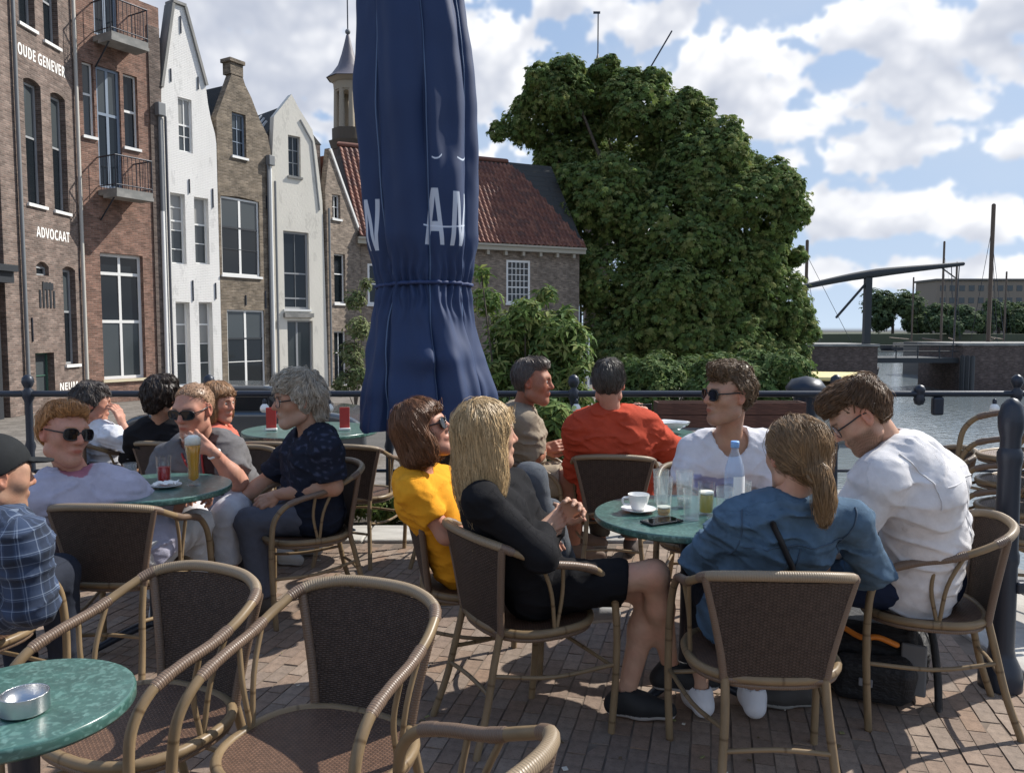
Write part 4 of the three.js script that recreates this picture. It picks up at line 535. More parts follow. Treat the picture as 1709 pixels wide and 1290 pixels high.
function makeChair(label, pos, yaw) {
  const C = thing('rattan_chair', label, 'chair', pos, yaw, 'rattan terrace chairs');
  if (!chairKit) {
    const seg = (a, b, r) => tube(RIM.slice(Math.min(a, b), Math.max(a, b) + 1), r, 0, 10, true), R = 0.0135, kit = (chairKit = []);
    const iF = (s) => rimNear(0.4, 0.24, s), iA = (s) => rimNear(0.612, 0.13, s), iB = (s) => rimNear(0.66, -0.06, s), iC = (s) => rimNear(0.715, -0.19, s);
    const iT = (s) => rimNear(0.56, 0.21, s);
    for (const s of [1, -1]) kit.push(['leg', seg(s > 0 ? 0 : RIM.length - 1, iF(s), R), caneMat], ['arm', seg(iF(s), iA(s), R), caneMat], ['arm_wrap', seg(iA(s), iB(s), R + 0.0012), wrapMat], ['arm', seg(iB(s), iC(s), R), caneMat]);
    kit.push(['top_rail', seg(iC(1), iC(-1), R + 0.0025), wrapTan]);
    for (const s of [1, -1]) for (const k of [iC(s), iA(s), iB(s)]) { const a = clamp(k - 1, 0, RIM.length - 2); kit.push(['binding', tube(RIM.slice(a, a + 3), R + 0.0028, 0, 10, true), wrapMat]); }
    // back panel with its two posts that run on as the rear legs
    const bk = grid(18, 16, (u, v) => { const p = backSurface(u * 2 - 1, v); return [p.x, p.y, p.z, p.x, p.y]; }), off = bk.clone(); { const p = off.attributes.position, n = bk.attributes.normal; for (let i = 0; i < p.count; i++) p.setXYZ(i, p.getX(i) - n.getX(i) * 0.007, p.getY(i) - n.getY(i) * 0.007, p.getZ(i) - n.getZ(i) * 0.007); }
    kit.push(['backrest', merge([bk, off]), weaveMat]);
    for (const s of [1, -1]) {
      const up = [1, 0.75, 0.5, 0.25, 0.0].map((v) => backSurface(s * 1.02, v));
      kit.push(['back_post', tube(up, 0.0135, 14, 8), wrapMat]);
      kit.push(['leg', tube([backSurface(s, 0.02), V(s * 0.152, 0.3, -0.2), V(s * 0.165, 0.15, -0.235), V(s * 0.182, 0.0, -0.285)], 0.0135, 12, 9), caneMat]);
      kit.push(['arm_support', tube([RIM[rimNear(0.642, 0.02, s)], V(s * 0.225, 0.53, 0.03), V(s * 0.222, 0.42, 0.01)], 0.0075, 8, 7), caneMat]);
      kit.push(['arm_support', tube([RIM[rimNear(0.664, -0.07, s)], V(s * 0.232, 0.55, -0.02), V(s * 0.223, 0.415, 0.0)], 0.0075, 8, 7), caneMat]);
      kit.push(['side_stretcher', tube([V(s * 0.255, 0.25, 0.235), V(s * 0.21, 0.235, 0), V(s * 0.156, 0.26, -0.205)], 0.008, 8, 7), caneMat]);
    }
    kit.push(['bottom_rail', tube([backSurface(-1, 0), backSurface(0, -0.01), backSurface(1, 0)], 0.012, 8, 8), wrapMat]);
    // seat: woven dish in a cane ring
    const ring = (t, k = 1) => { const a = t * Math.PI * 2, c = Math.cos(a), s = Math.sin(a); return V(Math.sign(c) * Math.pow(Math.abs(c), 0.8) * 0.232 * k, 0, Math.sign(s) * Math.pow(Math.abs(s), 0.8) * 0.212 * k + 0.022); };
    const pts = []; for (let i = 0; i <= 40; i++) { const p = ring(i / 40); p.y = 0.405; pts.push(p); }
    kit.push(['seat_ring', tube(pts, 0.0145, 0, 9, true), caneMat]);
    kit.push(['seat', merge([grid(40, 7, (u, v) => { const p = ring(u, v); return [p.x, 0.412 - 0.016 * (1 - v * v), p.z, p.x, p.z]; }), grid(40, 3, (u, v) => { const p = ring(u, v); return [p.x, 0.395, p.z, p.x, p.z]; })]), seatMat]);
    kit.push(['seat_skirt', tube(pts.map((p) => p.clone().multiply(V(0.98, 1, 0.98)).add(V(0, -0.022, 0))), 0.009, 0, 8, true), wrapMat]);
    kit.push(['front_stretcher', tube([V(0.255, 0.24, 0.235), V(0, 0.27, 0.2), V(-0.255, 0.24, 0.235)], 0.008, 10, 7), caneMat], ['rear_stretcher', tube([V(0.158, 0.2, -0.225), V(0, 0.21, -0.225), V(-0.158, 0.2, -0.225)], 0.008, 6, 7), caneMat]);
  }
  for (const [n, g, m] of chairKit) mesh(n, g, m, C);
  return C;
}
const CH = (label, x, d, deg, y = 0) => makeChair(label, [x, y, -d], deg * RAD);
CH('empty rattan chair in front, its woven back facing us beside the steel ashtray table', -0.475, 1.95, -23);
CH('empty rattan chair drawn up to the near green table', -0.99, 2.1, -28);
CH('empty rattan chair cut off by the bottom edge of the picture', -0.22, 1.36, -128);
CH('rattan chair of the ginger man with sunglasses', -1.66, 3.42, 178);
CH('rattan chair of the woman in the denim shirt', 0.80, 2.52, 177);
CH('rattan chair of the man in the white shirt', 1.58, 3.0, -106);
CH('rattan chair of the long haired blonde woman', 0.04, 2.92, 119);
CH('rattan chair of the woman in the yellow T-shirt', -0.18, 3.3, 98);
CH('rattan chair of the grey haired man in the navy T-shirt', -1.06, 4.12, -62);
CH('rattan chair of the man with wraparound sunglasses', -1.6, 4.55, 8);
CH('rattan chair of the man in the orange shirt', 0.6, 4.68, 172);
CH('rattan chair of the man in the beige shirt', 0.1, 4.95, 80);
CH('rattan chair of the young man in the white T-shirt', 0.98, 3.98, -8);
CH('rattan chair of the man in the checked shirt', -1.93, 2.68, 160);
CH('rattan chair of the woman in the white blouse', -2.75, 5.35, 140);
CH('rattan chair of the dark haired man', -2.14, 5.2, 165);
CH('rattan chair of the woman in the coral top', -1.86, 5.12, 80);
CH('empty rattan chair behind the grey T-shirt, back turned to us', -1.5, 5.2, 176);
CH('empty rattan chair between the navy T-shirt and the parasol', -1.0, 5.08, 172);
CH('empty rattan chair beyond the yellow T-shirt', -0.32, 4.95, 150);
CH('empty rattan chair behind the white shirt at the water', 2.45, 4.75, -100);
for (let k = 0; k < 4; k++) CH(['lowest', 'second', 'third', 'topmost'][k] + ' chair of the stack beside the bollard', 2.62, 3.98, -150, 0.02 + k * 0.13);

{ // a jacket hung over the back of an empty chair
  CH('rattan chair with a blue patterned jacket over its back', -2.62, 4.25, 168);
  const K = thing('draped_jacket', 'blue patterned jacket hung over a chair behind the capped man', 'jacket', [-2.62, 0, -4.25], 168 * RAD), jt = tex(128, 128, (u, v) => { const k = tfbm(u, v, 2, 4), w = smooth(0.58, 0.64, k); return [mix(0.02, 0.3, w), mix(0.035, 0.34, w), mix(0.10, 0.42, w)]; }, { srgb: true, rep: [3, 3] }), jm = std([1, 1, 1], 0.9, { map: jt, side: THREE.DoubleSide });
  const drape = (sgn, len) => grid(26, 22, (u, v) => { const x = (u - 0.5) * 0.44, fall = v * len, bulge = 0.02 + 0.03 * v + 0.012 * noise(u * 9, v * 4, 3 + sgn); return [x * (1 + 0.12 * noise(v * 3, u * 2, 4)), 0.765 - fall - 0.03 * (u - 0.5) ** 2, -0.262 + 0.06 * (u - 0.5) ** 2 * 4 * 0.2 + sgn * bulge * Math.min(1, v * 8)]; });
  mesh('back_panel', drape(-1, 0.42), jm, K); mesh('front_panel', drape(1, 0.3), jm, K); for (const s of [-1, 1]) mesh('sleeve', tube([[s * 0.2, 0.74, -0.27], [s * 0.26, 0.6, -0.29], [s * 0.25, 0.4, -0.3], [s * 0.24, 0.3, -0.28]], [0.035, 0.05, 0.045, 0.04], 14, 10), jm, K);
}
// ---------- tables ----------
const marbleTex = tex(512, 512, (u, v) => { const w = tfbm(u, v, 0, 4), r1 = Math.abs(Math.sin((u * 2 + w * 2.2) * Math.PI * 2)), r2 = Math.abs(Math.sin((v * 2 + u + w * 3.1) * Math.PI * 2)), vein = Math.pow(1 - r1, 9) * 0.7 + Math.pow(1 - r2, 12) * 0.5, n = 0.6 + 0.8 * tfbm(u, v, 2, 5), sp = smooth(0.6, 0.8, tn[4](u, v)) * 0.12; return [0.042 * n + 0.06 * vein + sp * 0.35, 0.108 * n + 0.085 * vein + sp * 0.55, 0.092 * n + 0.08 * vein + sp * 0.5]; }, { srgb: true, rep: [2.2, 2.2] });
const marble = phys([1, 1, 1], 0.3, { map: marbleTex, clearcoat: 0.25, clearcoatRoughness: 0.2 });
function table(label, x, d, r, h = 0.73) {
  const T = thing('bistro_table', label, 'table', [x, 0, -d], 0, 'green bistro tables');
  mesh('table_top', metric(lathe([[0, h - 0.028], [r - 0.004, h - 0.028], [r, h - 0.022], [r, h - 0.007], [r - 0.002, h - 0.002], [r - 0.006, h], [0, h]], 64)), marble, T);
  mesh('column', lathe([[0.0, h - 0.03], [0.09, h - 0.03], [0.08, h - 0.05], [0.03, h - 0.07], [0.024, 0.5], [0.034, 0.47], [0.024, 0.44], [0.026, 0.12], [0.04, 0.09]], 20), M.iron, T);
  for (let k = 0; k < 3; k++) { const a = (k / 3) * 6.283 + 0.4; mesh('foot', tube([[0, 0.1, 0], [Math.cos(a) * r * 0.35, 0.07, Math.sin(a) * r * 0.35], [Math.cos(a) * r * 0.75, 0.02, Math.sin(a) * r * 0.75]], [0.024, 0.02, 0.016], 8, 8), M.iron, T); }
  return T;
}
table('green marble table with the bottle and glasses in the middle', 0.69, 3.11, 0.365);
table('green marble table with the wheat beer', -1.66, 3.66, 0.35);
table('small green marble table with a steel ashtray', -0.958, 1.52, 0.204);
table('green table at the back with red menus along the railing', -1.46, 5.78, 0.48);

// ---------- folded parasol ----------
const ROWS = [[0.955, -0.442, 0.372], [1.1, -0.445, 0.355], [1.29, -0.455, 0.318], [1.5, -0.47, 0.275], [1.6, -0.468, 0.255], [1.675, -0.467, 0.238], [1.77, -0.466, 0.255], [1.93, -0.472, 0.29], [2.25, -0.482, 0.314], [2.57, -0.49, 0.316], [2.88, -0.498, 0.302], [3.2, -0.52, 0.275], [3.5, -0.53, 0.2], [3.75, -0.535, 0.08]];
const PX = -0.475, PD = 4.245;
const rowAt = (y) => { let i = 0; while (i < ROWS.length - 2 && ROWS[i + 1][0] < y) i++; const a = ROWS[i], b = ROWS[i + 1], t = clamp((y - a[0]) / (b[0] - a[0]), 0, 1), s = t * t * (3 - 2 * t); return [mix(a[1], b[1], mix(t, s, 0.5)), mix(a[2], b[2], mix(t, s, 0.5))]; };
function canopy(th, y, out = 0) {
  const [c, hw] = rowAt(y), n = 7, ph = ((th - 14 * RAD) / (Math.PI * 2 / n)) + 20, f = ph - Math.floor(ph), id = Math.floor(ph) % n;
  const lobe = Math.pow(Math.sin(Math.PI * Math.pow(f, 0.72)), 0.6), waist = Math.exp(-Math.pow((y - 1.675) / 0.13, 2)), low = smooth(1.62, 1.0, y);
  let r = hw * (0.87 + 0.13 * lobe - 0.03 * (1 - f));
  r *= 1 + (0.03 + 0.02 * low) * Math.sin(th * 11 + id * 2 + y * 2.2 + 1.6 * noise(th * 1.5, y * 1.2, id)) * (1 - 0.4 * waist) + 0.05 * waist * Math.sin(th * 34 + 3 * noise(th * 2, y * 9, 2));
  r += 0.022 * noise(th * 2.2 + id * 7, y * 2.4, 5.1) + 0.012 * noise(th * 5, y * 7, 1.2) * (0.4 + low);
  const pocket = Math.exp(-Math.pow((th - 0.22) / 0.34, 2) - Math.pow((y - 1.3) / 0.05, 2)) - 0.8 * Math.exp(-Math.pow((th - 0.3) / 0.36, 2) - Math.pow((y - 1.21) / 0.06, 2)); r += 0.02 * pocket;
  const k = Math.min(1, hw / 0.3);
  return V(PX - PX + (c - PX) + (r + out) * Math.sin(th), y, (r + out) * Math.cos(th) * (0.85 + 0.1 * k));
}
{
  const U = thing('parasol', 'large folded navy blue parasol tied in the middle', 'parasol', [PX, 0, -PD]);
  const cv = document.createElement('canvas'); cv.width = 2048; cv.height = 1024; const cx = cv.getContext('2d'); cx.fillStyle = '#1a3056'; cx.fillRect(0, 0, 2048, 1024);
  const put = (word, deg, y0, y1, w, font = 'bold') => { const H = ((y1 - y0) / 2.8) * 1024; cx.save(); cx.translate(((deg + 180) / 360) * 2048, (1 - ((y0 + y1) / 2 - 0.95) / 2.8) * 1024); cx.fillStyle = '#b9c2d0'; cx.font = `${font} ${Math.round(H * 1.36)}px sans-serif`; cx.textAlign = 'center'; cx.textBaseline = 'middle'; const m = cx.measureText(word).width; cx.scale(((w / 360) * 2048) / m, 1); cx.fillText(word, 0, 0); cx.restore(); };
  put('W', -57, 1.84, 2.1, 26); put('A', 20, 1.86, 2.14, 22); put('M', 50, 1.86, 2.13, 30); put('\u25b2', 7, 1.8, 1.84, 7);
  cx.strokeStyle = '#c9d2e0'; cx.lineWidth = 3; for (const [a, b, y] of [[18, 28, 2.29], [44, 62, 2.3], [8, 62, 1.965]]) { cx.beginPath(); cx.moveTo(((a + 180) / 360) * 2048, (1 - (y - 0.95) / 2.8) * 1024); cx.quadraticCurveTo((((a + b) / 2 + 180) / 360) * 2048, (1 - (y - 0.97) / 2.8) * 1024, ((b + 180) / 360) * 2048, (1 - (y - 0.935) / 2.8) * 1024); cx.stroke(); }
  const ct = new THREE.CanvasTexture(cv); ct.colorSpace = THREE.SRGBColorSpace;
  const navy = std([1, 1, 1], 0.72, { map: ct, side: THREE.DoubleSide });
  const hem = (th) => 0.955 + 0.03 * Math.sin(th * 3 + 0.8) + 0.018 * Math.sin(th * 7) - 0.02 * Math.sin(th + 0.9);
  mesh('canopy', grid(300, 260, (u, v) => { const th = u * Math.PI * 2 - Math.PI, y = mix(hem(th), 3.75, v), p = canopy(th, y); return [p.x, p.y, p.z, u, (y - 0.95) / 2.8]; }), navy, U);
  const seamM = std([0.07, 0.12, 0.22], 0.6);
  for (let k = 0; k < 7; k++) { const th = (14 + k * 51.4286) * RAD + 0.012, pts = []; for (let i = 0; i <= 90; i++) { const y = mix(1.0, 3.7, i / 90); pts.push(canopy(th, y, 0.0)); } mesh('seam', tube(pts, 0.0045, 0, 5, true), seamM, U); }
  const tie = []; for (let i = 0; i <= 90; i++) { const th = (i / 90) * Math.PI * 2; tie.push(canopy(th, 1.675 + 0.012 * Math.sin(th + 1), 0.004)); }
  mesh('tie_strap', tube(tie, 0.011, 0, 6, true), std([0.02, 0.04, 0.12], 0.7), U);
  mesh('pole', rod(V(0, 0.1, 0), V(0, 3.9, 0), 0.026, 12), std([0.5, 0.5, 0.5], 0.35, { metalness: 0.8 }), U);
  const B = thing('concrete_weight', 'pale concrete parasol base under the folded parasol', 'parasol base', [-0.36, 0, -4.24]);
  mesh('block', lathe([[0, 0], [0.105, 0], [0.112, 0.01], [0.112, 0.25], [0.1, 0.27], [0.0, 0.272]], 28), conc, B); mesh('sleeve', lathe([[0.035, 0.27], [0.035, 0.45], [0.03, 0.452]], 16), M.steel, B);
}
// ---------- what stands on the tables ----------
const glass = phys([0.98, 0.99, 0.99], 0.02, { transmission: 1, thickness: 0, ior: 1.5 }), glassHazy = phys([0.94, 0.96, 0.96], 0.06, { transmission: 0.92, thickness: 0, ior: 1.5 });
const liquid = (c, r = 0.05) => phys(c, r, { transmission: 0.55, thickness: 0 });
const cupW = phys([0.8, 0.8, 0.78], 0.18);
function tumbler(name, label, x, y, d, r0, r1, h, fill, lc, foam) {
  const G = thing(name, label, 'glass', [x, y, -d]), rr = (t) => mix(r0, r1, t);
  mesh('glass_wall', lathe([[0, 0.001], [r0, 0.001], [r1, h], [r1 - 0.002, h], [r0 - 0.002, 0.008], [0, 0.008]], 28), fill > 0.5 ? glass : glassHazy, G);
  if (fill > 0) mesh('drink', lathe([[0, 0.009], [rr(0.05) - 0.0035, 0.009], [rr(fill) - 0.0035, h * fill], [0, h * fill]], 24), liquid(lc), G);
  if (foam) mesh('foam', lathe([[0, h * fill + 0.0005], [rr(fill) - 0.0035, h * fill + 0.0005], [rr(fill + foam) - 0.0035, h * (fill + foam)], [0, h * (fill + foam) + 0.004]], 24), std([0.8, 0.77, 0.68], 0.9), G);
  return G;
}
const TY = 0.731;
{
  const cup = thing('coffee_cup', 'white coffee cup and saucer on the middle table', 'cup', [0.5, TY, -3.13]);
  mesh('saucer', lathe([[0, 0.002], [0.03, 0.002], [0.045, 0.006], [0.068, 0.014], [0.069, 0.017], [0.045, 0.010], [0, 0.007]], 32), cupW, cup);
  mesh('cup', lathe([[0, 0.009], [0.022, 0.009], [0.03, 0.018], [0.04, 0.055], [0.043, 0.072], [0.041, 0.073], [0.037, 0.055], [0.027, 0.02], [0, 0.015]], 32), cupW, cup);
  mesh('handle', tube([[-0.04, 0.06, 0], [-0.062, 0.055, 0], [-0.06, 0.035, 0], [-0.036, 0.03, 0]], 0.0045, 12, 7), cupW, cup);
}
tumbler('beer_glass', 'nearly empty tall glass with a little beer beside the cup', 0.585, TY, 3.05, 0.026, 0.033, 0.155, 0.22, [0.75, 0.5, 0.12], 0.05);
tumbler('beer_glass', 'half full pale drink glass beside the water bottle', 0.76, TY, 3.1, 0.028, 0.033, 0.125, 0.62, [0.65, 0.55, 0.18], 0.1);
tumbler('water_glass', 'clear empty glass in the middle of the table', 0.68, TY, 3.0, 0.028, 0.034, 0.12, 0, [1, 1, 1]);
tumbler('water_glass', 'clear glass behind the empty one', 0.7, TY, 3.22, 0.028, 0.036, 0.15, 0.25, [0.6, 0.62, 0.6]);
tumbler('water_glass', 'short clear glass next to the bottle label', 0.93, TY, 3.2, 0.03, 0.036, 0.11, 0.3, [0.6, 0.62, 0.62]);
tumbler('water_glass', 'clear glass nearest the denim shirt', 0.8, TY, 2.98, 0.027, 0.033, 0.13, 0.18, [0.7, 0.6, 0.3]);
tumbler('water_glass', 'clear glass beside the young man', 0.62, TY, 3.3, 0.028, 0.034, 0.14, 0.0, [1, 1, 1]);
{
  const B = thing('water_bottle', 'clear plastic water bottle with a pale blue cap and white label', 'bottle', [0.868, TY, -3.1]);
  mesh('bottle_body', lathe([[0, 0.002], [0.034, 0.002], [0.038, 0.012], [0.037, 0.03], [0.0385, 0.05], [0.037, 0.07], [0.0385, 0.09], [0.0385, 0.15], [0.036, 0.185], [0.026, 0.22], [0.015, 0.245], [0.0135, 0.262], [0, 0.262]], 32), phys([0.78, 0.86, 0.97], 0.08, { transmission: 0.85, thickness: 0, ior: 1.4 }), B);
  mesh('water', lathe([[0, 0.006], [0.034, 0.008], [0.034, 0.085], [0, 0.085]], 28), phys([0.7, 0.78, 0.82], 0.03, { transmission: 0.8, thickness: 0 }), B);
  mesh('label', new THREE.CylinderGeometry(0.0392, 0.0392, 0.085, 24, 1, true, -0.35, 1.9).translate(0, 0.11, 0), std([0.78, 0.8, 0.82], 0.5, { side: THREE.DoubleSide }), B);
  mesh('cap', lathe([[0, 0.262], [0.0165, 0.262], [0.0165, 0.283], [0.015, 0.287], [0, 0.287]], 20), std([0.22, 0.42, 0.78], 0.4), B);
  const P = thing('phone', 'black smartphone lying on the middle table', 'phone', [0.56, TY, -2.96], 0.5); mesh('case', rbox(0.15, 0.009, 0.075, 0.004, 0, 0.005, 0), phys([0.012, 0.012, 0.014], 0.15), P); mesh('screen', box(-0.068, 0.068, 0.0096, 0.0102, -0.033, 0.033), phys([0.006, 0.006, 0.008], 0.05), P);
  const A = thing('glass_ashtray', 'low glass ashtray on the middle table', 'ashtray', [0.77, TY, -2.93]); mesh('dish', lathe([[0, 0.004], [0.045, 0.004], [0.05, 0.03], [0.043, 0.03], [0.04, 0.012], [0, 0.01]], 8), glass, A); mesh('ash', lathe([[0, 0.012], [0.034, 0.012], [0.02, 0.016], [0, 0.018]], 12), std([0.3, 0.29, 0.28], 1), A);
  const S = thing('steel_ashtray', 'round brushed steel ashtray on the small near table', 'ashtray', [-0.92, TY, -1.47]); mesh('bowl', lathe([[0, 0.001], [0.04, 0.001], [0.042, 0.004], [0.042, 0.036], [0.0405, 0.037], [0.039, 0.036], [0.039, 0.006], [0, 0.005]], 40), std([0.6, 0.6, 0.6], 0.24, { metalness: 1, bumpMap: wrapTex, bumpScale: 0.0002 }), S); mesh('ash', lathe([[0, 0.006], [0.03, 0.006], [0.015, 0.009], [0, 0.01]], 14), std([0.16, 0.155, 0.15], 1), S);
  const W = thing('wheat_beer', 'tall curved glass of yellow wheat beer', 'glass', [-1.475, TY, -3.68]);
  const wp = [[0.0, 0.0], [0.032, 0.0], [0.03, 0.012], [0.026, 0.03], [0.025, 0.08], [0.03, 0.14], [0.037, 0.19], [0.037, 0.225], [0.034, 0.24]];
  mesh('glass_wall', lathe([...wp, [0.0325, 0.24], [0.0355, 0.225], [0.0355, 0.19], [0.0285, 0.14], [0.0235, 0.08], [0.0245, 0.032], [0, 0.016]], 28), glass, W); mesh('drink', lathe([[0, 0.018], [0.023, 0.034], [0.022, 0.08], [0.027, 0.14], [0.034, 0.188], [0, 0.188]], 24), liquid([0.8, 0.5, 0.06]), W); mesh('foam', lathe([[0, 0.189], [0.034, 0.189], [0.034, 0.22], [0.02, 0.232], [0, 0.234]], 24), std([0.82, 0.8, 0.72], 0.9), W);
  tumbler('red_drink', 'glass of red drink on the wheat beer table', -1.63, TY, 3.72, 0.03, 0.034, 0.13, 0.62, [0.62, 0.02, 0.012]);
  tumbler('water_glass', 'small clear glass on the wheat beer table nearest us', -1.72, TY, 3.52, 0.024, 0.028, 0.09, 0.2, [0.6, 0.62, 0.6]); tumbler('water_glass', 'small clear glass behind the near one beside the red drink', -1.75, TY, 3.64, 0.026, 0.03, 0.11, 0.3, [0.6, 0.62, 0.6]);
  const N = thing('saucer', 'white saucer with a crumpled napkin under the red drink', 'saucer', [-1.58, TY, -3.63]); mesh('plate', lathe([[0, 0.002], [0.04, 0.003], [0.066, 0.012], [0.066, 0.015], [0.04, 0.007], [0, 0.006]], 28), cupW, N); mesh('napkin', grid(10, 10, (u, v) => [(u - 0.5) * 0.09, 0.012 + 0.018 * (noise(u * 4, v * 4, 3) + 0.6), (v - 0.5) * 0.08]), std([0.8, 0.78, 0.74], 0.9, { side: THREE.DoubleSide }), N);
  const WP = thing('paper_bag', 'crumpled white paper plate on the table before the orange shirt', 'paper plate', [1.1, TY, -5.55]); mesh('paper', grid(18, 10, (u, v) => { const a = u * 6.283, r = 0.05 + v * 0.09; return [Math.cos(a) * r, 0.03 + v * v * 0.05 + 0.02 * noise(u * 6, v * 3, 8), Math.sin(a) * r * 0.8]; }), std([0.82, 0.82, 0.8], 0.8, { side: THREE.DoubleSide }), WP); mesh('fill', lathe([[0, 0.03], [0.05, 0.03], [0.03, 0.05], [0, 0.055]], 12), std([0.75, 0.73, 0.7], 0.9), WP);
  table('green table in front of the man in the orange shirt', 0.95, 5.6, 0.34);
  for (const [x, d, l] of [[-1.72, 5.7, 'red menu holder on the back table behind the lanyard'], [-1.2, 5.72, 'red menu holder on the back table behind the navy T-shirt']]) { const Q = thing('menu_holder', l, 'menu', [x, TY, -d], 0.2); mesh('card', rbox(0.07, 0.15, 0.008, 0.003, 0, 0.09, 0), std([0.42, 0.04, 0.035], 0.5), Q); mesh('foot', rbox(0.08, 0.016, 0.05, 0.004, 0, 0.009, 0), M.white, Q); }
}
// backpack under the white shirt's chair
{
  const B = thing('backpack', 'black backpack with an orange strap under the white shirt man', 'backpack', [1.47, 0, -3.2], -0.5), bl = std([1, 1, 1], 0.7, { map: blotch([0.008, 0.008, 0.009], [0.02, 0.02, 0.022], 6), bumpMap: grainBump, bumpScale: 0.006 });
  const lump = (w, h, d, x, y, z, s) => { const g = rbox(w, h, d, Math.min(w, h, d) * 0.38, 0, 0, 0, 5), p = g.attributes.position, n = g.attributes.normal; for (let i = 0; i < p.count; i++) { const q = 0.03 * noise(p.getX(i) * 9 + s, p.getY(i) * 9, p.getZ(i) * 9) + 0.008 * noise(p.getX(i) * 30, p.getY(i) * 30 + s, p.getZ(i) * 30); p.setXYZ(i, p.getX(i) + n.getX(i) * q + x, p.getY(i) + n.getY(i) * q + y, p.getZ(i) + n.getZ(i) * q + z); } g.computeVertexNormals(); return g; };
  mesh('main_bag', lump(0.42, 0.26, 0.28, 0, 0.135, 0, 1), bl, B); mesh('pocket', lump(0.28, 0.17, 0.12, 0.02, 0.1, 0.17, 4), bl, B); mesh('top_flap', lump(0.36, 0.09, 0.24, -0.02, 0.25, 0.01, 7), bl, B);
  mesh('grey_panel', rbox(0.09, 0.2, 0.02, 0.008, 0.16, 0.15, 0.148), std([0.12, 0.125, 0.13], 0.7), B);
  mesh('orange_strap', tube([[-0.09, 0.27, 0.15], [-0.02, 0.25, 0.17], [0.03, 0.26, 0.165], [0.1, 0.24, 0.16]], 0.012, 12, 6), std([0.72, 0.22, 0.025], 0.5), B);
  for (const s of [-1, 1]) mesh('shoulder_strap', tube([[s * 0.1, 0.28, -0.1], [s * 0.2, 0.3, 0.02], [s * 0.24, 0.14, 0.1], [s * 0.25, 0.02, 0.16]], 0.014, 14, 6), bl, B);
  mesh('buckle', rbox(0.05, 0.03, 0.015, 0.004, 0.0, 0.1, 0.235), std([0.2, 0.2, 0.21], 0.5), B);
}
// ---------- people: distance fields meshed with surface nets ----------
const smin = (a, b, k) => { const h = Math.max(k - Math.abs(a - b), 0) / k; return Math.min(a, b) - h * h * k * 0.25; };
function cone(a, b, ra, rb) {                                        // tapered capsule
  const bx = b.x - a.x, by = b.y - a.y, bz = b.z - a.z, l2 = bx * bx + by * by + bz * bz || 1e-9, rr = ra - rb, a2 = l2 - rr * rr, il2 = 1 / l2, sr = Math.sign(rr) * rr * rr;
  const f = (x, y, z) => { const px = x - a.x, py = y - a.y, pz = z - a.z, t = px * bx + py * by + pz * bz, w = t - l2, qx = px * l2 - bx * t, qy = py * l2 - by * t, qz = pz * l2 - bz * t, x2 = qx * qx + qy * qy + qz * qz, y2 = t * t * l2, z2 = w * w * l2, k = sr * x2; if (Math.sign(w) * a2 * z2 > k) return Math.sqrt(x2 + z2) * il2 - rb; if (Math.sign(t) * a2 * y2 < k) return Math.sqrt(x2 + y2) * il2 - ra; return (Math.sqrt(x2 * a2 * il2) + t * rr) * il2 - ra; };
  f.c = V((a.x + b.x) / 2, (a.y + b.y) / 2, (a.z + b.z) / 2); f.r = Math.sqrt(l2) / 2 + Math.max(ra, rb); return f;
}
function ell(c, rx, ry, rz) { const f = (x, y, z) => { const px = (x - c.x) / rx, py = (y - c.y) / ry, pz = (z - c.z) / rz, k0 = Math.sqrt(px * px + py * py + pz * pz), k1 = Math.sqrt((px / rx) ** 2 + (py / ry) ** 2 + (pz / rz) ** 2); return k1 < 1e-6 ? -Math.min(rx, ry, rz) : (k0 * (k0 - 1)) / k1; }; f.c = c.clone(); f.r = Math.max(rx, ry, rz); return f; }
const cut = (f, p, n) => { const g = (x, y, z) => Math.max(f(x, y, z), (x - p.x) * n.x + (y - p.y) * n.y + (z - p.z) * n.z); g.c = f.c; g.r = f.r; return g; };
function union(list, k = 0.03) { const g = (x, y, z) => { let d = 1e3; for (const f of list) { const dx = x - f.c.x, dy = y - f.c.y, dz = z - f.c.z, far = Math.sqrt(dx * dx + dy * dy + dz * dz) - f.r; if (far > d + k) continue; d = smin(d, f(x, y, z), k); } return d; }; const b = new THREE.Box3(); for (const f of list) b.union(new THREE.Box3(f.c.clone().subScalar(f.r), f.c.clone().addScalar(f.r))); g.box = b; return g; }
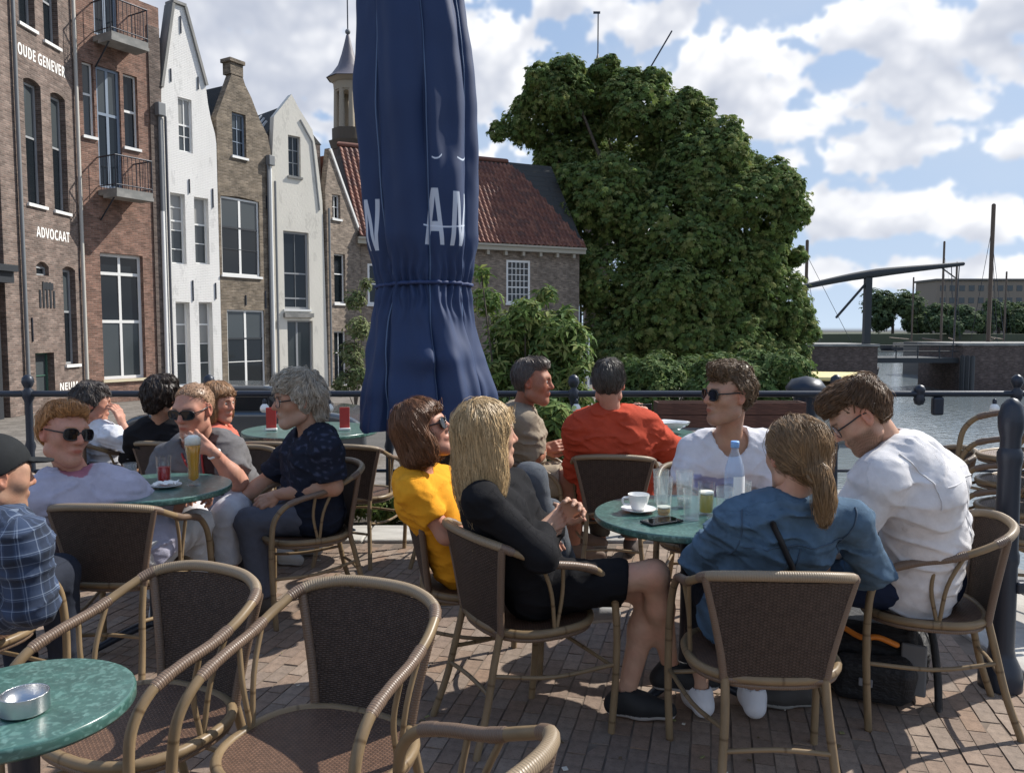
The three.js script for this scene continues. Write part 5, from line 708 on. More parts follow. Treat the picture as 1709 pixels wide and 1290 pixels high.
function meshField(f, bx, cell, slack = 0.012) {
  const mn = bx.min.clone().subScalar(cell * 2 + slack), n = [0, 1, 2].map((i) => Math.ceil((bx.max.getComponent(i) + slack + cell * 2 - mn.getComponent(i)) / cell) + 1), [nx, ny, nz] = n, val = new Float32Array(nx * ny * nz).fill(9), B = 6;
  for (let bz = 0; bz < nz; bz += B) for (let by = 0; by < ny; by += B) for (let b0 = 0; b0 < nx; b0 += B) {
    const d = f(mn.x + (b0 + B / 2) * cell, mn.y + (by + B / 2) * cell, mn.z + (bz + B / 2) * cell), rad = cell * (B / 2 + 1) * 1.75 + slack;
    if (Math.abs(d) > rad) { if (d < 0) for (let k = bz; k < Math.min(nz, bz + B); k++) for (let j = by; j < Math.min(ny, by + B); j++) val.fill(-9, (k * ny + j) * nx + b0, (k * ny + j) * nx + Math.min(nx, b0 + B)); continue; }
    for (let k = bz; k < Math.min(nz, bz + B); k++) for (let j = by; j < Math.min(ny, by + B); j++) for (let i = b0; i < Math.min(nx, b0 + B); i++) val[(k * ny + j) * nx + i] = f(mn.x + i * cell, mn.y + j * cell, mn.z + k * cell);
  }
  const id = new Int32Array(nx * ny * nz).fill(-1), pos = [], idx = [], co = [[0, 0, 0], [1, 0, 0], [0, 1, 0], [1, 1, 0], [0, 0, 1], [1, 0, 1], [0, 1, 1], [1, 1, 1]], ed = [[0, 1], [2, 3], [4, 5], [6, 7], [0, 2], [1, 3], [4, 6], [5, 7], [0, 4], [1, 5], [2, 6], [3, 7]], off = co.map(([a, b, c]) => (c * ny + b) * nx + a);
  for (let k = 0; k < nz - 1; k++) for (let j = 0; j < ny - 1; j++) for (let i = 0; i < nx - 1; i++) {
    const o = (k * ny + j) * nx + i; let neg = 0; for (let c = 0; c < 8; c++) if (val[o + off[c]] < 0) neg++;
    if (neg === 0 || neg === 8) continue;
    let x = 0, y = 0, z = 0, m = 0;
    for (const [a, b] of ed) { const va = val[o + off[a]], vb = val[o + off[b]]; if (va < 0 === vb < 0) continue; const t = va / (va - vb); x += mix(co[a][0], co[b][0], t); y += mix(co[a][1], co[b][1], t); z += mix(co[a][2], co[b][2], t); m++; }
    id[o] = pos.length / 3; pos.push(mn.x + (i + x / m) * cell, mn.y + (j + y / m) * cell, mn.z + (k + z / m) * cell);
  }
  const quad = (a, b, c, d, fl) => { if (a < 0 || b < 0 || c < 0 || d < 0) return; if (fl) idx.push(a, c, b, b, c, d); else idx.push(a, b, c, b, d, c); };
  const sx = 1, sy = nx, sz = nx * ny;
  for (let k = 1; k < nz - 1; k++) for (let j = 1; j < ny - 1; j++) for (let i = 1; i < nx - 1; i++) { const o = (k * ny + j) * nx + i, v = val[o] < 0; if (v !== val[o + sx] < 0) quad(id[o - sy - sz], id[o - sz], id[o - sy], id[o], !v); if (v !== val[o + sy] < 0) quad(id[o - sx - sz], id[o - sz], id[o - sx], id[o], v); if (v !== val[o + sz] < 0) quad(id[o - sx - sy], id[o - sy], id[o - sx], id[o], !v); }
  const g = new THREE.BufferGeometry(); g.setAttribute('position', new THREE.Float32BufferAttribute(pos, 3)); g.setIndex(idx); g.computeVertexNormals(); return g;
}
// --- head, in its own frame: faces +z, centre of the head at the origin, 0.236 m tall ---
function headField(o = {}) {
  const jaw = o.jaw ?? 1;
  const L = [ell(V(0, 0.03, -0.012), 0.0745, 0.087, 0.096), ell(V(0, -0.03, 0.018), 0.0595, 0.086, 0.073)];
  for (const s of [-1, 1]) L.push(cone(V(s * 0.048 * jaw, -0.068, -0.004), V(s * 0.014, -0.099, 0.062), 0.021, 0.019), ell(V(s * 0.041, -0.016, 0.05), 0.024, 0.022, 0.024), cone(V(s * 0.014, 0.024, 0.079), V(s * 0.045, 0.022, 0.062), 0.011, 0.010));
  L.push(ell(V(0, -0.1, 0.066), 0.021, 0.017, 0.017));
  const base = union(L, 0.03), det = [cone(V(0, 0.016, 0.083), V(0, -0.024, 0.105), 0.0085, 0.0125), ell(V(0.012, -0.029, 0.09), 0.009, 0.007, 0.01), ell(V(-0.012, -0.029, 0.09), 0.009, 0.007, 0.01), cone(V(-0.019, -0.06, 0.079), V(0.019, -0.06, 0.079), 0.007, 0.007), ell(V(0, -0.0565, 0.088), 0.017, 0.0055, 0.008), ell(V(0, -0.067, 0.086), 0.015, 0.006, 0.008)];
  const ears = [-1, 1].flatMap((s) => [ell(V(s * 0.0775, 0.002, -0.012), 0.0085, 0.031, 0.018), ell(V(s * 0.074, -0.022, -0.006), 0.008, 0.012, 0.010)]), dent = [-1, 1].map((s) => ell(V(s * 0.084, 0.004, -0.009), 0.006, 0.018, 0.009));
  const lids = [-1, 1].map((s) => ell(V(s * 0.031, 0.003, 0.072), 0.0145, 0.0105, 0.0125));
  const f = (x, y, z) => { let d = base(x, y, z); for (const s of [-1, 1]) { const e = Math.hypot((x - s * 0.031) / 1.3, y - 0.004, (z - 0.1)) - 0.019; d = Math.max(d, -smin(e, 9, 0.01) - 0.0) === d ? d : -smin(-d, e, 0.018); } for (const q of det) d = smin(d, q(x, y, z), 0.012); for (const q of lids) d = smin(d, q(x, y, z), 0.006); for (const q of ears) d = smin(d, q(x, y, z), 0.008); for (const q of dent) d = Math.max(d, -q(x, y, z)); return d; };
  f.box = new THREE.Box3(V(-0.095, -0.13, -0.115), V(0.095, 0.125, 0.125)); return f;
}
const headGeoCache = headField();
function headMesh(skin, o = {}) {
  const g = meshField(headField(o), headGeoCache.box, 0.0042, 0.004);
  return jitterColor(g, (x, y, z) => {
    let c = [...skin]; const n = 1 + 0.12 * noise(x * 40, y * 40, z * 40) + 0.1 * noise(x * 160, y * 160, z * 160), rd = 0.12 * noise(x * 28 + 5, y * 28, z * 28) + 0.25 * smooth(0.03, 0.0, Math.hypot(x, y + 0.022, z - 0.1)) + 0.22 * smooth(0.066, 0.078, Math.abs(x)); c = [c[0] * n * (1 + 0.3 * rd), c[1] * n * (1 - 0.7 * rd), c[2] * n * (1 - 0.8 * rd)];
    const lip = smooth(0.012, 0.004, Math.hypot((x) * 0.42, (y + 0.062) * 1.1)) * smooth(0.076, 0.084, z); c = [mix(c[0], skin[0] * 0.82, lip), mix(c[1], skin[1] * 0.5, lip), mix(c[2], skin[2] * 0.5, lip)];
    const cheek = smooth(0.03, 0.0, Math.hypot(Math.abs(x) - 0.042, y + 0.02)) * smooth(0.03, 0.06, z); c[1] *= 1 - 0.12 * cheek; c[2] *= 1 - 0.14 * cheek;
    const brow = smooth(0.006, 0.002, Math.abs(y - 0.026 - 0.06 * Math.abs(Math.abs(x) - 0.03))) * smooth(0.012, 0.018, Math.abs(x)) * smooth(0.052, 0.044, Math.abs(x)) * smooth(0.05, 0.06, z); const b = o.brow ?? [0.08, 0.05, 0.03]; c = c.map((v, i) => mix(v, b[i], brow * 0.75));
    if (o.beard) { const m = smooth(-0.028, -0.05, y + 0.25 * Math.max(0, z - 0.05) * 0 + (Math.abs(x) < 0.02 && z > 0.08 && y > -0.075 ? 0.03 : 0)) * smooth(-0.02, 0.01, z + (y < -0.08 ? 0.03 : 0)), sp = m * (0.75 + 0.25 * Math.sin(x * 900) * Math.sin(y * 870 + z * 500)); c = c.map((v, i) => mix(v, o.beard[i], sp * (o.beardK ?? 0.8))); }
    return c;
  });
}
function eyes() { const out = []; for (const s of [-1, 1]) { out.push(jitterColor(new THREE.SphereGeometry(0.0118, 14, 10).rotateX(Math.PI / 2).translate(s * 0.031, 0.0035, 0.0745), (x, y, z) => { const r = Math.hypot(x - s * 0.031, y - 0.0035); return z > 0.075 && r < 0.0025 ? [0.01, 0.01, 0.01] : z > 0.075 && r < 0.0055 ? [0.06, 0.05, 0.035] : [0.55, 0.52, 0.48]; })); } return out; }
// --- hair: a field for the volume, then strands laid over it ---
const H0 = (t, dy = 0) => ell(V(0, 0.03 + dy, -0.013), 0.0765 + t, 0.089 + t, 0.098 + t);
const hairline = (z, lo, hi) => lo + (hi - lo) * smooth(-0.055, 0.082, z);
const hairStyles = {
  short: { t: 0.0075, n: 0.0035, lo: -0.06, hi: 0.078, side: 1, extra: [[0, 0.095, 0.0, 0.062, 0.032, 0.075], [0, 0.098, 0.05, 0.05, 0.024, 0.035]] }, buzz: { t: 0.0045, n: 0.002, lo: -0.06, hi: 0.072, side: 1, extra: [] }, bald: { t: 0.0025, n: 0.001, lo: -0.06, hi: 0.1, side: 1, extra: [] },
  quiff: { t: 0.008, n: 0.008, lo: -0.06, hi: 0.068, side: 1, extra: [[0, 0.105, 0.035, 0.06, 0.034, 0.06], [0, 0.112, -0.02, 0.066, 0.028, 0.06], [0.02, 0.095, 0.07, 0.04, 0.022, 0.022]] },
  swept: { t: 0.007, n: 0.006, lo: -0.05, hi: 0.07, side: 1.5, extra: [[0, 0.1, 0.03, 0.062, 0.034, 0.065], [0.0, 0.085, 0.08, 0.05, 0.02, 0.02], [0, 0.09, -0.06, 0.06, 0.03, 0.045]] },
  wavy: { t: 0.012, n: 0.012, lo: -0.09, hi: 0.062, extra: [[0, 0.1, 0.0, 0.07, 0.036, 0.08], [0, 0.0, -0.09, 0.07, 0.07, 0.034], [0, -0.07, -0.085, 0.06, 0.045, 0.035], [0.035, 0.08, 0.06, 0.045, 0.03, 0.035], [-0.035, 0.08, 0.06, 0.045, 0.03, 0.035]] },
  bob: { t: 0.018, n: 0.005, lo: -0.15, hi: 0.06, sideFront: 1, extra: [[0.072, -0.05, 0.002, 0.03, 0.085, 0.05], [-0.072, -0.05, 0.002, 0.03, 0.085, 0.05], [0, -0.045, -0.07, 0.075, 0.085, 0.055], [0.05, -0.1, -0.04, 0.04, 0.04, 0.06], [-0.05, -0.1, -0.04, 0.04, 0.04, 0.06], [0, -0.1, -0.07, 0.06, 0.04, 0.045]] },
  long: { t: 0.017, n: 0.006, lo: -0.5, hi: 0.058, sideFront: 1, extra: [[0.07, -0.09, -0.01, 0.034, 0.14, 0.05], [-0.07, -0.09, -0.01, 0.034, 0.14, 0.05], [0, -0.1, -0.075, 0.085, 0.17, 0.05], [0.045, -0.2, -0.06, 0.045, 0.11, 0.045], [-0.045, -0.2, -0.06, 0.045, 0.11, 0.045], [0.05, -0.24, -0.035, 0.03, 0.09, 0.035], [-0.03, -0.26, -0.06, 0.03, 0.09, 0.03]] },
  pony: { t: 0.012, n: 0.005, lo: -0.075, hi: 0.062, extra: [[0, 0.05, -0.06, 0.075, 0.06, 0.062], [0.0, -0.02, -0.085, 0.06, 0.05, 0.036], [0.008, -0.035, -0.118, 0.022, 0.02, 0.022], [-0.012, -0.075, -0.132, 0.027, 0.05, 0.025], [-0.02, -0.12, -0.13, 0.026, 0.05, 0.022], [-0.018, -0.155, -0.124, 0.018, 0.04, 0.015]] },
  medium: { t: 0.016, n: 0.009, lo: -0.09, hi: 0.06, extra: [[0, 0.1, -0.01, 0.075, 0.035, 0.085], [0, 0.02, -0.095, 0.07, 0.07, 0.035], [0, -0.05, -0.085, 0.055, 0.04, 0.03]] },
};
function hairMesh(style, color, seed, count = 620) {
  const S = hairStyles[style], cap = H0(S.t), ex = S.extra.map((e) => ell(V(e[0], e[1], e[2]), e[3], e[4], e[5])), fr = 34;
  const raw = (x, y, z) => { let d = cap(x, y, z); const face = S.sideFront ? Math.max(hairline(z, S.lo, S.hi) - y, y < 0.05 ? z - 0.055 : -9) : hairline(z, S.lo, S.hi) + (S.side ? smooth(0.05, 0.066, Math.abs(x)) * smooth(-0.05, -0.025, z) * 0.045 * S.side : 0) - y; d = Math.max(d, face * 0.85); for (const e of ex) d = smin(d, e(x, y, z), 0.022); const fc = Math.hypot(x / 0.058, (y + 0.035) / 0.092, (z - 0.085) / 0.06) - 1; return Math.max(d, -fc * 0.055); };
  const f = (x, y, z) => { const d = raw(x, y, z); return Math.abs(d) > 0.03 ? d : d - S.n * (noise(x * fr + seed, y * fr * 0.6, z * fr) + 0.5 * noise(x * fr * 2.3, y * fr * 1.2 + seed, z * fr * 2.3)); };
  const bx = new THREE.Box3(V(-0.12, -0.36, -0.18), V(0.12, 0.16, 0.12)); const g = meshField(f, bx, 0.0058, 0.01), R = rngOf(seed), p = g.attributes.position;
  const tone = (k) => color.map((c) => c * k);
  jitterColor(g, (x, y, z) => tone(0.62 + 0.35 * noise(Math.atan2(x, -z) * 14, y * 6, seed)));
  const pieces = [], grad = (q) => { const e = 0.003, d0 = f(q.x, q.y, q.z); return [d0, V(f(q.x + e, q.y, q.z) - d0, f(q.x, q.y + e, q.z) - d0, f(q.x, q.y, q.z + e) - d0).normalize()]; };
  const crown = V(0.01, 0.115, -0.045), tie = V(0.008, -0.035, -0.12), pos = [], idx = [], col = [];
  if (p.count) for (let s = 0; s < count * 2; s++) {
    const i = Math.floor(R() * p.count), q = V(p.getX(i), p.getY(i), p.getZ(i)), pts = [], len = (style === 'long' ? 0.16 : style === 'bob' ? 0.11 : style === 'pony' ? 0.09 : style === 'buzz' || style === 'bald' ? 0.01 : style === 'wavy' ? 0.06 : 0.045) * (0.6 + 0.8 * R()), n = 6, fly = R() < 0.1 && style !== 'bald' && style !== 'buzz', wob = V(R() - 0.5, R() - 0.5, R() - 0.5).multiplyScalar(fly ? 1.7 : style === 'quiff' || style === 'wavy' ? 1.1 : 0.4), lift = fly ? 0.003 + 0.009 * R() : 0.001 + 0.003 * R();
    for (let k = 0; k <= n; k++) {
      const [d, nr] = grad(q); q.addScaledVector(nr, lift + (style === 'quiff' || style === 'wavy' || style === 'swept' ? k * 0.0012 : 0) - d); pts.push(q.clone());
      let fl = style === 'pony' && q.z > -0.112 && q.y > -0.05 ? tie.clone().sub(q).normalize() : q.clone().sub(crown).normalize();
      if (style === 'long' || style === 'bob' || (style === 'pony' && q.z <= -0.112)) fl.lerp(V(0, -1, 0), 0.75); if (style === 'short' && q.z > 0.02) fl.lerp(V(0.3, 0.35, -0.7), 0.8); if (style === 'quiff') fl.lerp(V(0.3, 0.3, -0.6), 0.4); if (style === 'swept') fl = V(0.1, 0.15, 0.5).add(fl.multiplyScalar(0.6)); 
      fl.add(wob.clone().multiplyScalar(0.6)); fl.addScaledVector(nr, -fl.dot(nr)); if (fl.lengthSq() < 1e-6) break; q.addScaledVector(fl.normalize(), len / n);
    }
    if (pts.length < 3) continue;
    const r0 = fly ? 0.0007 : 0.0009 + 0.0011 * R(), c = tone(0.72 + 0.6 * R() * R() + (R() < 0.1 ? 0.4 : 0)), b0 = pos.length / 3;
    pts.forEach((a, k) => { const t = pts[Math.min(k + 1, pts.length - 1)].clone().sub(pts[Math.max(0, k - 1)]).normalize(), u = V(t.y, t.z, t.x).cross(t).normalize(), w = t.clone().cross(u), r = r0 * Math.sin(Math.PI * (0.15 + 0.83 * (k / (pts.length - 1)))); for (let j = 0; j < 3; j++) { const an = j * 2.0944, d = u.clone().multiplyScalar(Math.cos(an) * r).addScaledVector(w, Math.sin(an) * r); pos.push(a.x + d.x, a.y + d.y, a.z + d.z); col.push(...c); } });
    for (let k = 0; k < pts.length - 1; k++) for (let j = 0; j < 3; j++) { const a = b0 + k * 3 + j, b = b0 + k * 3 + ((j + 1) % 3); idx.push(a, b, a + 3, b, b + 3, a + 3); }
  }
  const h = new THREE.BufferGeometry(); h.setAttribute('position', new THREE.Float32BufferAttribute(pos, 3)); h.setAttribute('color', new THREE.Float32BufferAttribute(col, 3)); h.setIndex(idx); h.computeVertexNormals();
  return merge([g, h]);
}
// --- a hand: palm of four bones, four fingers of three bones, a thumb from the palm's side ---
function handPrims(w, dir, palmN, side, curl = 0.5, s = 1) {
  const d = dir.clone().normalize(), n = palmN.clone().addScaledVector(d, -palmN.dot(d)).normalize(), x = d.clone().cross(n).multiplyScalar(side).normalize();   // x: towards the thumb
  const at = (a, b, c) => w.clone().addScaledVector(d, a * s).addScaledVector(x, b * s).addScaledVector(n, c * s), L = [];
  const base = [[0.085, 0.028], [0.09, 0.0095], [0.087, -0.009], [0.08, -0.0265]], len = [[0.042, 0.026, 0.02], [0.046, 0.029, 0.021], [0.043, 0.027, 0.02], [0.034, 0.02, 0.018]];
  base.forEach(([a, b], i) => { L.push(cone(at(0.005, b * 0.55, 0), at(a, b, 0), 0.0145 * s, 0.0115 * s)); let p = at(a, b, 0), an = 0.25 * curl; const out = b * 0.9; for (let k = 0; k < 3; k++) { an += curl * (k ? 0.75 : 0.45); const q = p.clone().addScaledVector(d, Math.cos(an) * len[i][k] * s).addScaledVector(n, Math.sin(an) * len[i][k] * s).addScaledVector(x, out * 0.18 * s); L.push(cone(p, q, (0.0096 - k * 0.0007) * s, (0.009 - k * 0.0009) * s)); p = q; } });
  const t0 = at(0.02, 0.022, 0.006), t1 = at(0.05, 0.045, 0.014), t2 = at(0.078, 0.052, 0.018 + 0.012 * curl), t3 = at(0.1, 0.05, 0.022 + 0.02 * curl);
  L.push(cone(t0, t1, 0.0135 * s, 0.0115 * s), cone(t1, t2, 0.011 * s, 0.0095 * s), cone(t2, t3, 0.0095 * s, 0.008 * s), cone(at(-0.03, 0, 0), at(0.03, 0, 0), 0.024 * s, 0.022 * s));
  return L;
}
const skinMat = phys([1, 1, 1], 0.5, { vertexColors: true, sheen: 0.2, sheenRoughness: 0.6, specularIntensity: 0.5 });
const hairMat = phys([1, 1, 1], 0.42, { vertexColors: true, specularIntensity: 0.7 });
const paintSkin = (g, skin, dark = 1) => jitterColor(g, (x, y, z) => { const n = dark * (1 + 0.12 * noise(x * 24, y * 24, z * 24) + 0.1 * noise(x * 85, y * 85, z * 85)), rd = 0.16 * noise(x * 17 + 3, y * 17, z * 17); return [skin[0] * n * (1 + 0.3 * rd), skin[1] * n * (1 - 0.6 * rd), skin[2] * n * (1 - 0.7 * rd)]; });
const clothTex = tex(256, 256, (u, v) => { const k = 0.86 + 0.2 * tfbm(u, v, 0, 3) + 0.1 * ((Math.sin(u * 402) + Math.sin(v * 402)) * 0.25) - 0.06 * tn[5](u, v); return [k, k, k]; }, { srgb: true, rep: [5, 5] });
const clothBump = tex(256, 256, (u, v) => { const k = 0.5 + 0.2 * (tfbm(u, v, 2, 5) - 0.5) + 0.15 * (Math.sin(u * 402) * Math.sin(v * 402)); return [k, k, k]; }, { rep: [5, 5] });
const clothMat = (c, o = {}) => phys(c, 0.85, { map: clothTex, bumpMap: clothBump, bumpScale: 0.003, vertexColors: true, sheen: 0.25, sheenRoughness: 0.5, specularIntensity: 0.25, ...o });
const ridge = (n) => { const r = Math.max(0, 1 - 3.2 * Math.abs(n)); return r * r; };
const folds = (x, y, z, A, s, fx = 7, fy = 16) => { const w = 0.05 * noise(x * 5, y * 5 + s, z * 5), a = x + w, c = z - w, n1 = noise(a * fx * 0.7 + s, y * fy * 0.9 + c * 3, c * fx * 0.7), n2 = noise(a * fx * 1.5 + y * 8, y * fy * 1.5 + s * 2 + a * 6, c * fx * 1.5), n3 = noise(a * 34 + s, y * 52, c * 34); return A * (1.1 * ridge(n1) + 0.6 * ridge(n2) * smooth(-0.1, 0.3, noise(x * 4 + s, y * 4, z * 4)) + 0.2 * n3 - 0.45); };

function person(o) {
  const P = thing('person', o.label, 'person', [o.at[0], 0, -o.at[1]]), sc = o.size ?? 1, build = o.build ?? 1, J = {};
  for (const k in o.J) J[k] = V(o.J[k][0] - o.at[0], o.J[k][1], -o.J[k][2] + o.at[1]);
  const up = J.neck.clone().sub(J.pel).normalize(), ex = J.shL.clone().sub(J.shR).normalize(), fwd = ex.clone().cross(up).normalize(), b = build * sc;
  const hx = V(ex.x, 0, ex.z).normalize(), hipL = J.pel.clone().addScaledVector(hx, 0.09 * b), hipR = J.pel.clone().addScaledVector(hx, -0.09 * b);
  const sp = (t, s, w, f = 0) => J.pel.clone().lerp(J.neck, t).addScaledVector(ex, s * w * b).addScaledVector(fwd, f - (o.hunch ?? 0) * Math.sin(Math.PI * clamp(t, 0, 1)));
  const belly = o.belly ?? 0;
  const torso = (g) => { const L = []; for (const s of [-1, 1]) L.push(cone(sp(0, s, 0.07), sp(0.36, s, 0.058, 0.012 + belly), (0.112 + g) * b, (0.1 + g + belly * 0.5) * b), cone(sp(0.36, s, 0.058, 0.012 + belly), sp(0.7, s, 0.068, 0.006), (0.1 + g + belly * 0.5) * b, (0.11 + g) * b), cone(sp(0.7, s, 0.068, 0.006), sp(0.9, s, 0.075, -0.008), (0.11 + g) * b, (0.072 + g) * b), cone(sp(0.97, s, 0.02), s > 0 ? J.shL : J.shR, (0.058 + g * 0.7) * b, (0.056 + g) * b)); if (o.bust) for (const s of [-1, 1]) L.push(ell(sp(0.66, s, 0.07, 0.085), 0.062, 0.058, 0.055)); return L; };
  const Rh = new THREE.Matrix4().makeRotationFromEuler(new THREE.Euler(o.head[1] * RAD, o.head[0] * RAD, o.head[2] * RAD, 'YXZ')), hs = o.hs ?? 1, HM = new THREE.Matrix4().makeTranslation(J.head).multiply(Rh).multiply(new THREE.Matrix4().makeScale(hs, hs, hs)), hp = (x, y, z) => V(x, y, z).applyMatrix4(HM);
  const skinL = [cone(J.neck.clone().addScaledVector(up, -0.04), hp(0, -0.04, -0.022), 0.058 * sc, 0.052 * hs), ...torso(-0.014)];
  const arms = [['L', J.shL, J.elL, J.wrL, 1], ['R', J.shR, J.elR, J.wrR, -1]].filter((a) => a[2]);
  for (const [, s, e, w] of arms) skinL.push(cone(s, e, 0.05 * b, 0.039 * b), cone(e, e.clone().lerp(w, 0.3), 0.041 * b, 0.042 * b), cone(e.clone().lerp(w, 0.3), w, 0.042 * b, 0.027 * b));
  const legs = [['L', hipL, J.knL, J.anL, J.toL], ['R', hipR, J.knR, J.anR, J.toR]].filter((l) => l[2]);
  const thin = (o.trousers?.len ?? 0) > 1 ? 0.016 : 0; for (const [, h, k, a] of legs) skinL.push(cone(h, k, (0.08 - thin) * b, (0.056 - thin) * b), cone(k, k.clone().lerp(a, 0.35), (0.055 - thin) * b, (0.056 - thin * 0.8) * b), cone(k.clone().lerp(a, 0.35), a, (0.056 - thin * 0.8) * b, 0.036 * b));
  const fs = union(skinL, 0.035), parts = [paintSkin(meshField(fs, fs.box, 0.0125), o.skin)];
  const hand = (k) => { const q = o.hands?.[k]; if (!q) return; const side = k === 'L' ? 1 : -1, w = J['wr' + k], pr = union(handPrims(w, V(...q[0]), V(...q[1]), side * (q[3] ?? 1), q[2], (o.handS ?? 1) * sc), 0.007); parts.push(paintSkin(meshField(pr, pr.box, 0.0042, 0.003), o.skin)); }; hand('L'); hand('R');
  const hm = merge([headMesh(o.skin, o.face ?? {}), ...eyes()]); hm.applyMatrix4(HM); parts.push(hm);
  mesh('body', merge(parts), skinMat, P);
  if (o.hair) { const g = hairMesh(o.hair[0], o.hair[1], o.hair[2] ?? 3, o.hair[3]); g.applyMatrix4(HM); mesh('hair', g, hairMat, P); }
  // shirt
  const S = o.shirt, colorOf = (fn, base) => (x, y, z) => { if (fn) return fn(x, y, z, J, ex, up, fwd); const n = 1 + 0.09 * noise(x * 26, y * 26, z * 26) + 0.05 * noise(x * 90, y * 90, z * 90); return [n, n, n]; };
  const lx = S.fit ?? 0.008, L = torso(lx);
  for (const [, s, e, w] of arms) {
    if (S.sleeve <= 1) { const c = s.clone().lerp(e, S.sleeve), d = e.clone().sub(s).normalize(); L.push(cut(cone(s, c.clone().addScaledVector(d, 0.05), (0.058 + lx) * b, (0.054 + lx) * b), c, d)); }
    else { const c = e.clone().lerp(w, S.sleeve - 1), d = w.clone().sub(e).normalize(); L.push(cone(s, e, (0.056 + lx) * b, (0.048 + lx) * b), cut(cone(e, c.clone().addScaledVector(d, 0.05), (0.049 + lx) * b, (0.038 + lx) * b), c, d)); }
  }
  if (S.collar) for (let k = 0; k < 14; k++) { const a0 = (k / 14) * 6.283, a1 = ((k + 1) / 14) * 6.283, pt = (a) => J.neck.clone().addScaledVector(ex, Math.cos(a) * 0.066 * sc).addScaledVector(fwd, Math.sin(a) * 0.066 * sc).addScaledVector(up, 0.024 - 0.03 * Math.max(0, Math.sin(a))); if (Math.sin((a0 + a1) / 2) > 0.93) continue; L.push(cone(pt(a0), pt(a1), 0.015, 0.015)); }
  const fu = union(L, 0.03), hemP = J.pel.clone().addScaledVector(up, -(S.hem ?? 0.04)), nd = up.clone().negate(), A = S.wrinkle ?? 0.007, cr = (S.neck ?? 0.066) * sc, nk = cone(J.neck.clone().addScaledVector(up, (S.neckY ?? 0.02)).addScaledVector(fwd, 0.025), hp(0, 0, 0), cr, cr);
  const fshirt = (x, y, z) => { let d = fu(x, y, z); if (Math.abs(d) < 0.05) d -= folds(x, y, z, A, o.seed ?? 1, S.fx ?? 7, S.fy ?? 15); d = Math.max(d, ((x - hemP.x) * nd.x + (y - hemP.y) * nd.y + (z - hemP.z) * nd.z)); return Math.max(d, -nk(x, y, z)); };
  const sg = meshField(fshirt, fu.box, S.cell ?? 0.0095, 0.012); if (S.uv) { const p = sg.attributes.position, uv = new Float32Array(p.count * 2), bones = [[J.pel, J.neck, 0.13], ...arms.flatMap(([, s, e, w]) => [[s, e, 0.06], [e, w, 0.05]])].map(([a, c, r]) => { const d = c.clone().sub(a), l = d.length(); d.normalize(); const u = Math.abs(d.y) > 0.8 ? ex.clone() : V(0, 1, 0); u.addScaledVector(d, -u.dot(d)).normalize(); return { a, d, l, r, u, w: d.clone().cross(u) }; }); for (let i = 0; i < p.count; i++) { const q = V(p.getX(i), p.getY(i), p.getZ(i)); let bd = 9; for (const B of bones) { const v = q.clone().sub(B.a), t = v.dot(B.d), tc = clamp(t, 0, B.l), dist = v.clone().addScaledVector(B.d, -tc).length() - B.r; if (dist < bd) { bd = dist; uv[i * 2] = Math.atan2(v.dot(B.w), v.dot(B.u)) * B.r; uv[i * 2 + 1] = t; } } } sg.setAttribute('uv', new THREE.BufferAttribute(uv, 2)); }
  mesh(S.name ?? 'shirt', S.uv ? jitterColor(sg, colorOf(S.paint)) : metric(jitterColor(sg, colorOf(S.paint))), S.mat ?? clothMat(S.color), P);
  // trousers, shorts or skirt
  const T = o.trousers; if (T && legs.length) {
    const g = T.fit ?? 0.012, Q = [ell(J.pel.clone().addScaledVector(up, 0.0), 0.165 * b, 0.13 * b, 0.135 * b)];
    for (const [, h, k, a] of legs) { Q.push(cone(h, T.len < 1 ? h.clone().lerp(k, T.len) : k, (0.086 + g) * b, (T.len < 1 ? 0.074 + g : 0.058 + g) * b)); if (T.len > 1) { const c = k.clone().lerp(a, T.len - 1), d = a.clone().sub(k).normalize(); Q.push(cut(cone(k, c.clone().addScaledVector(d, 0.06), (0.057 + g) * b, (0.044 + g) * b), c, d)); } }
    if (T.skirt) { const c = hipL.clone().lerp(J.knL, T.len).lerp(hipR.clone().lerp(J.knR, T.len), 0.5); Q.push(cone(J.pel, c, 0.12 * b, 0.085 * b)); }
    const fq = union(Q, 0.04), kn = legs[0][2], hd = kn.clone().sub(legs[0][1]).normalize(), cp = legs[0][1].clone().lerp(kn, T.len);
    const ft = (x, y, z) => { let d = fq(x, y, z); if (Math.abs(d) < 0.04) d -= folds(x, y, z, T.wrinkle ?? 0.005, (o.seed ?? 1) + 9, 11, 11); if (T.len < 1) d = Math.max(d, (x - cp.x) * hd.x + (y - cp.y) * hd.y + (z - cp.z) * hd.z); return d; };
    mesh(T.name ?? 'trousers', metric(jitterColor(meshField(ft, fq.box, 0.0105, 0.01), colorOf(T.paint))), clothMat(T.color), P);
  }
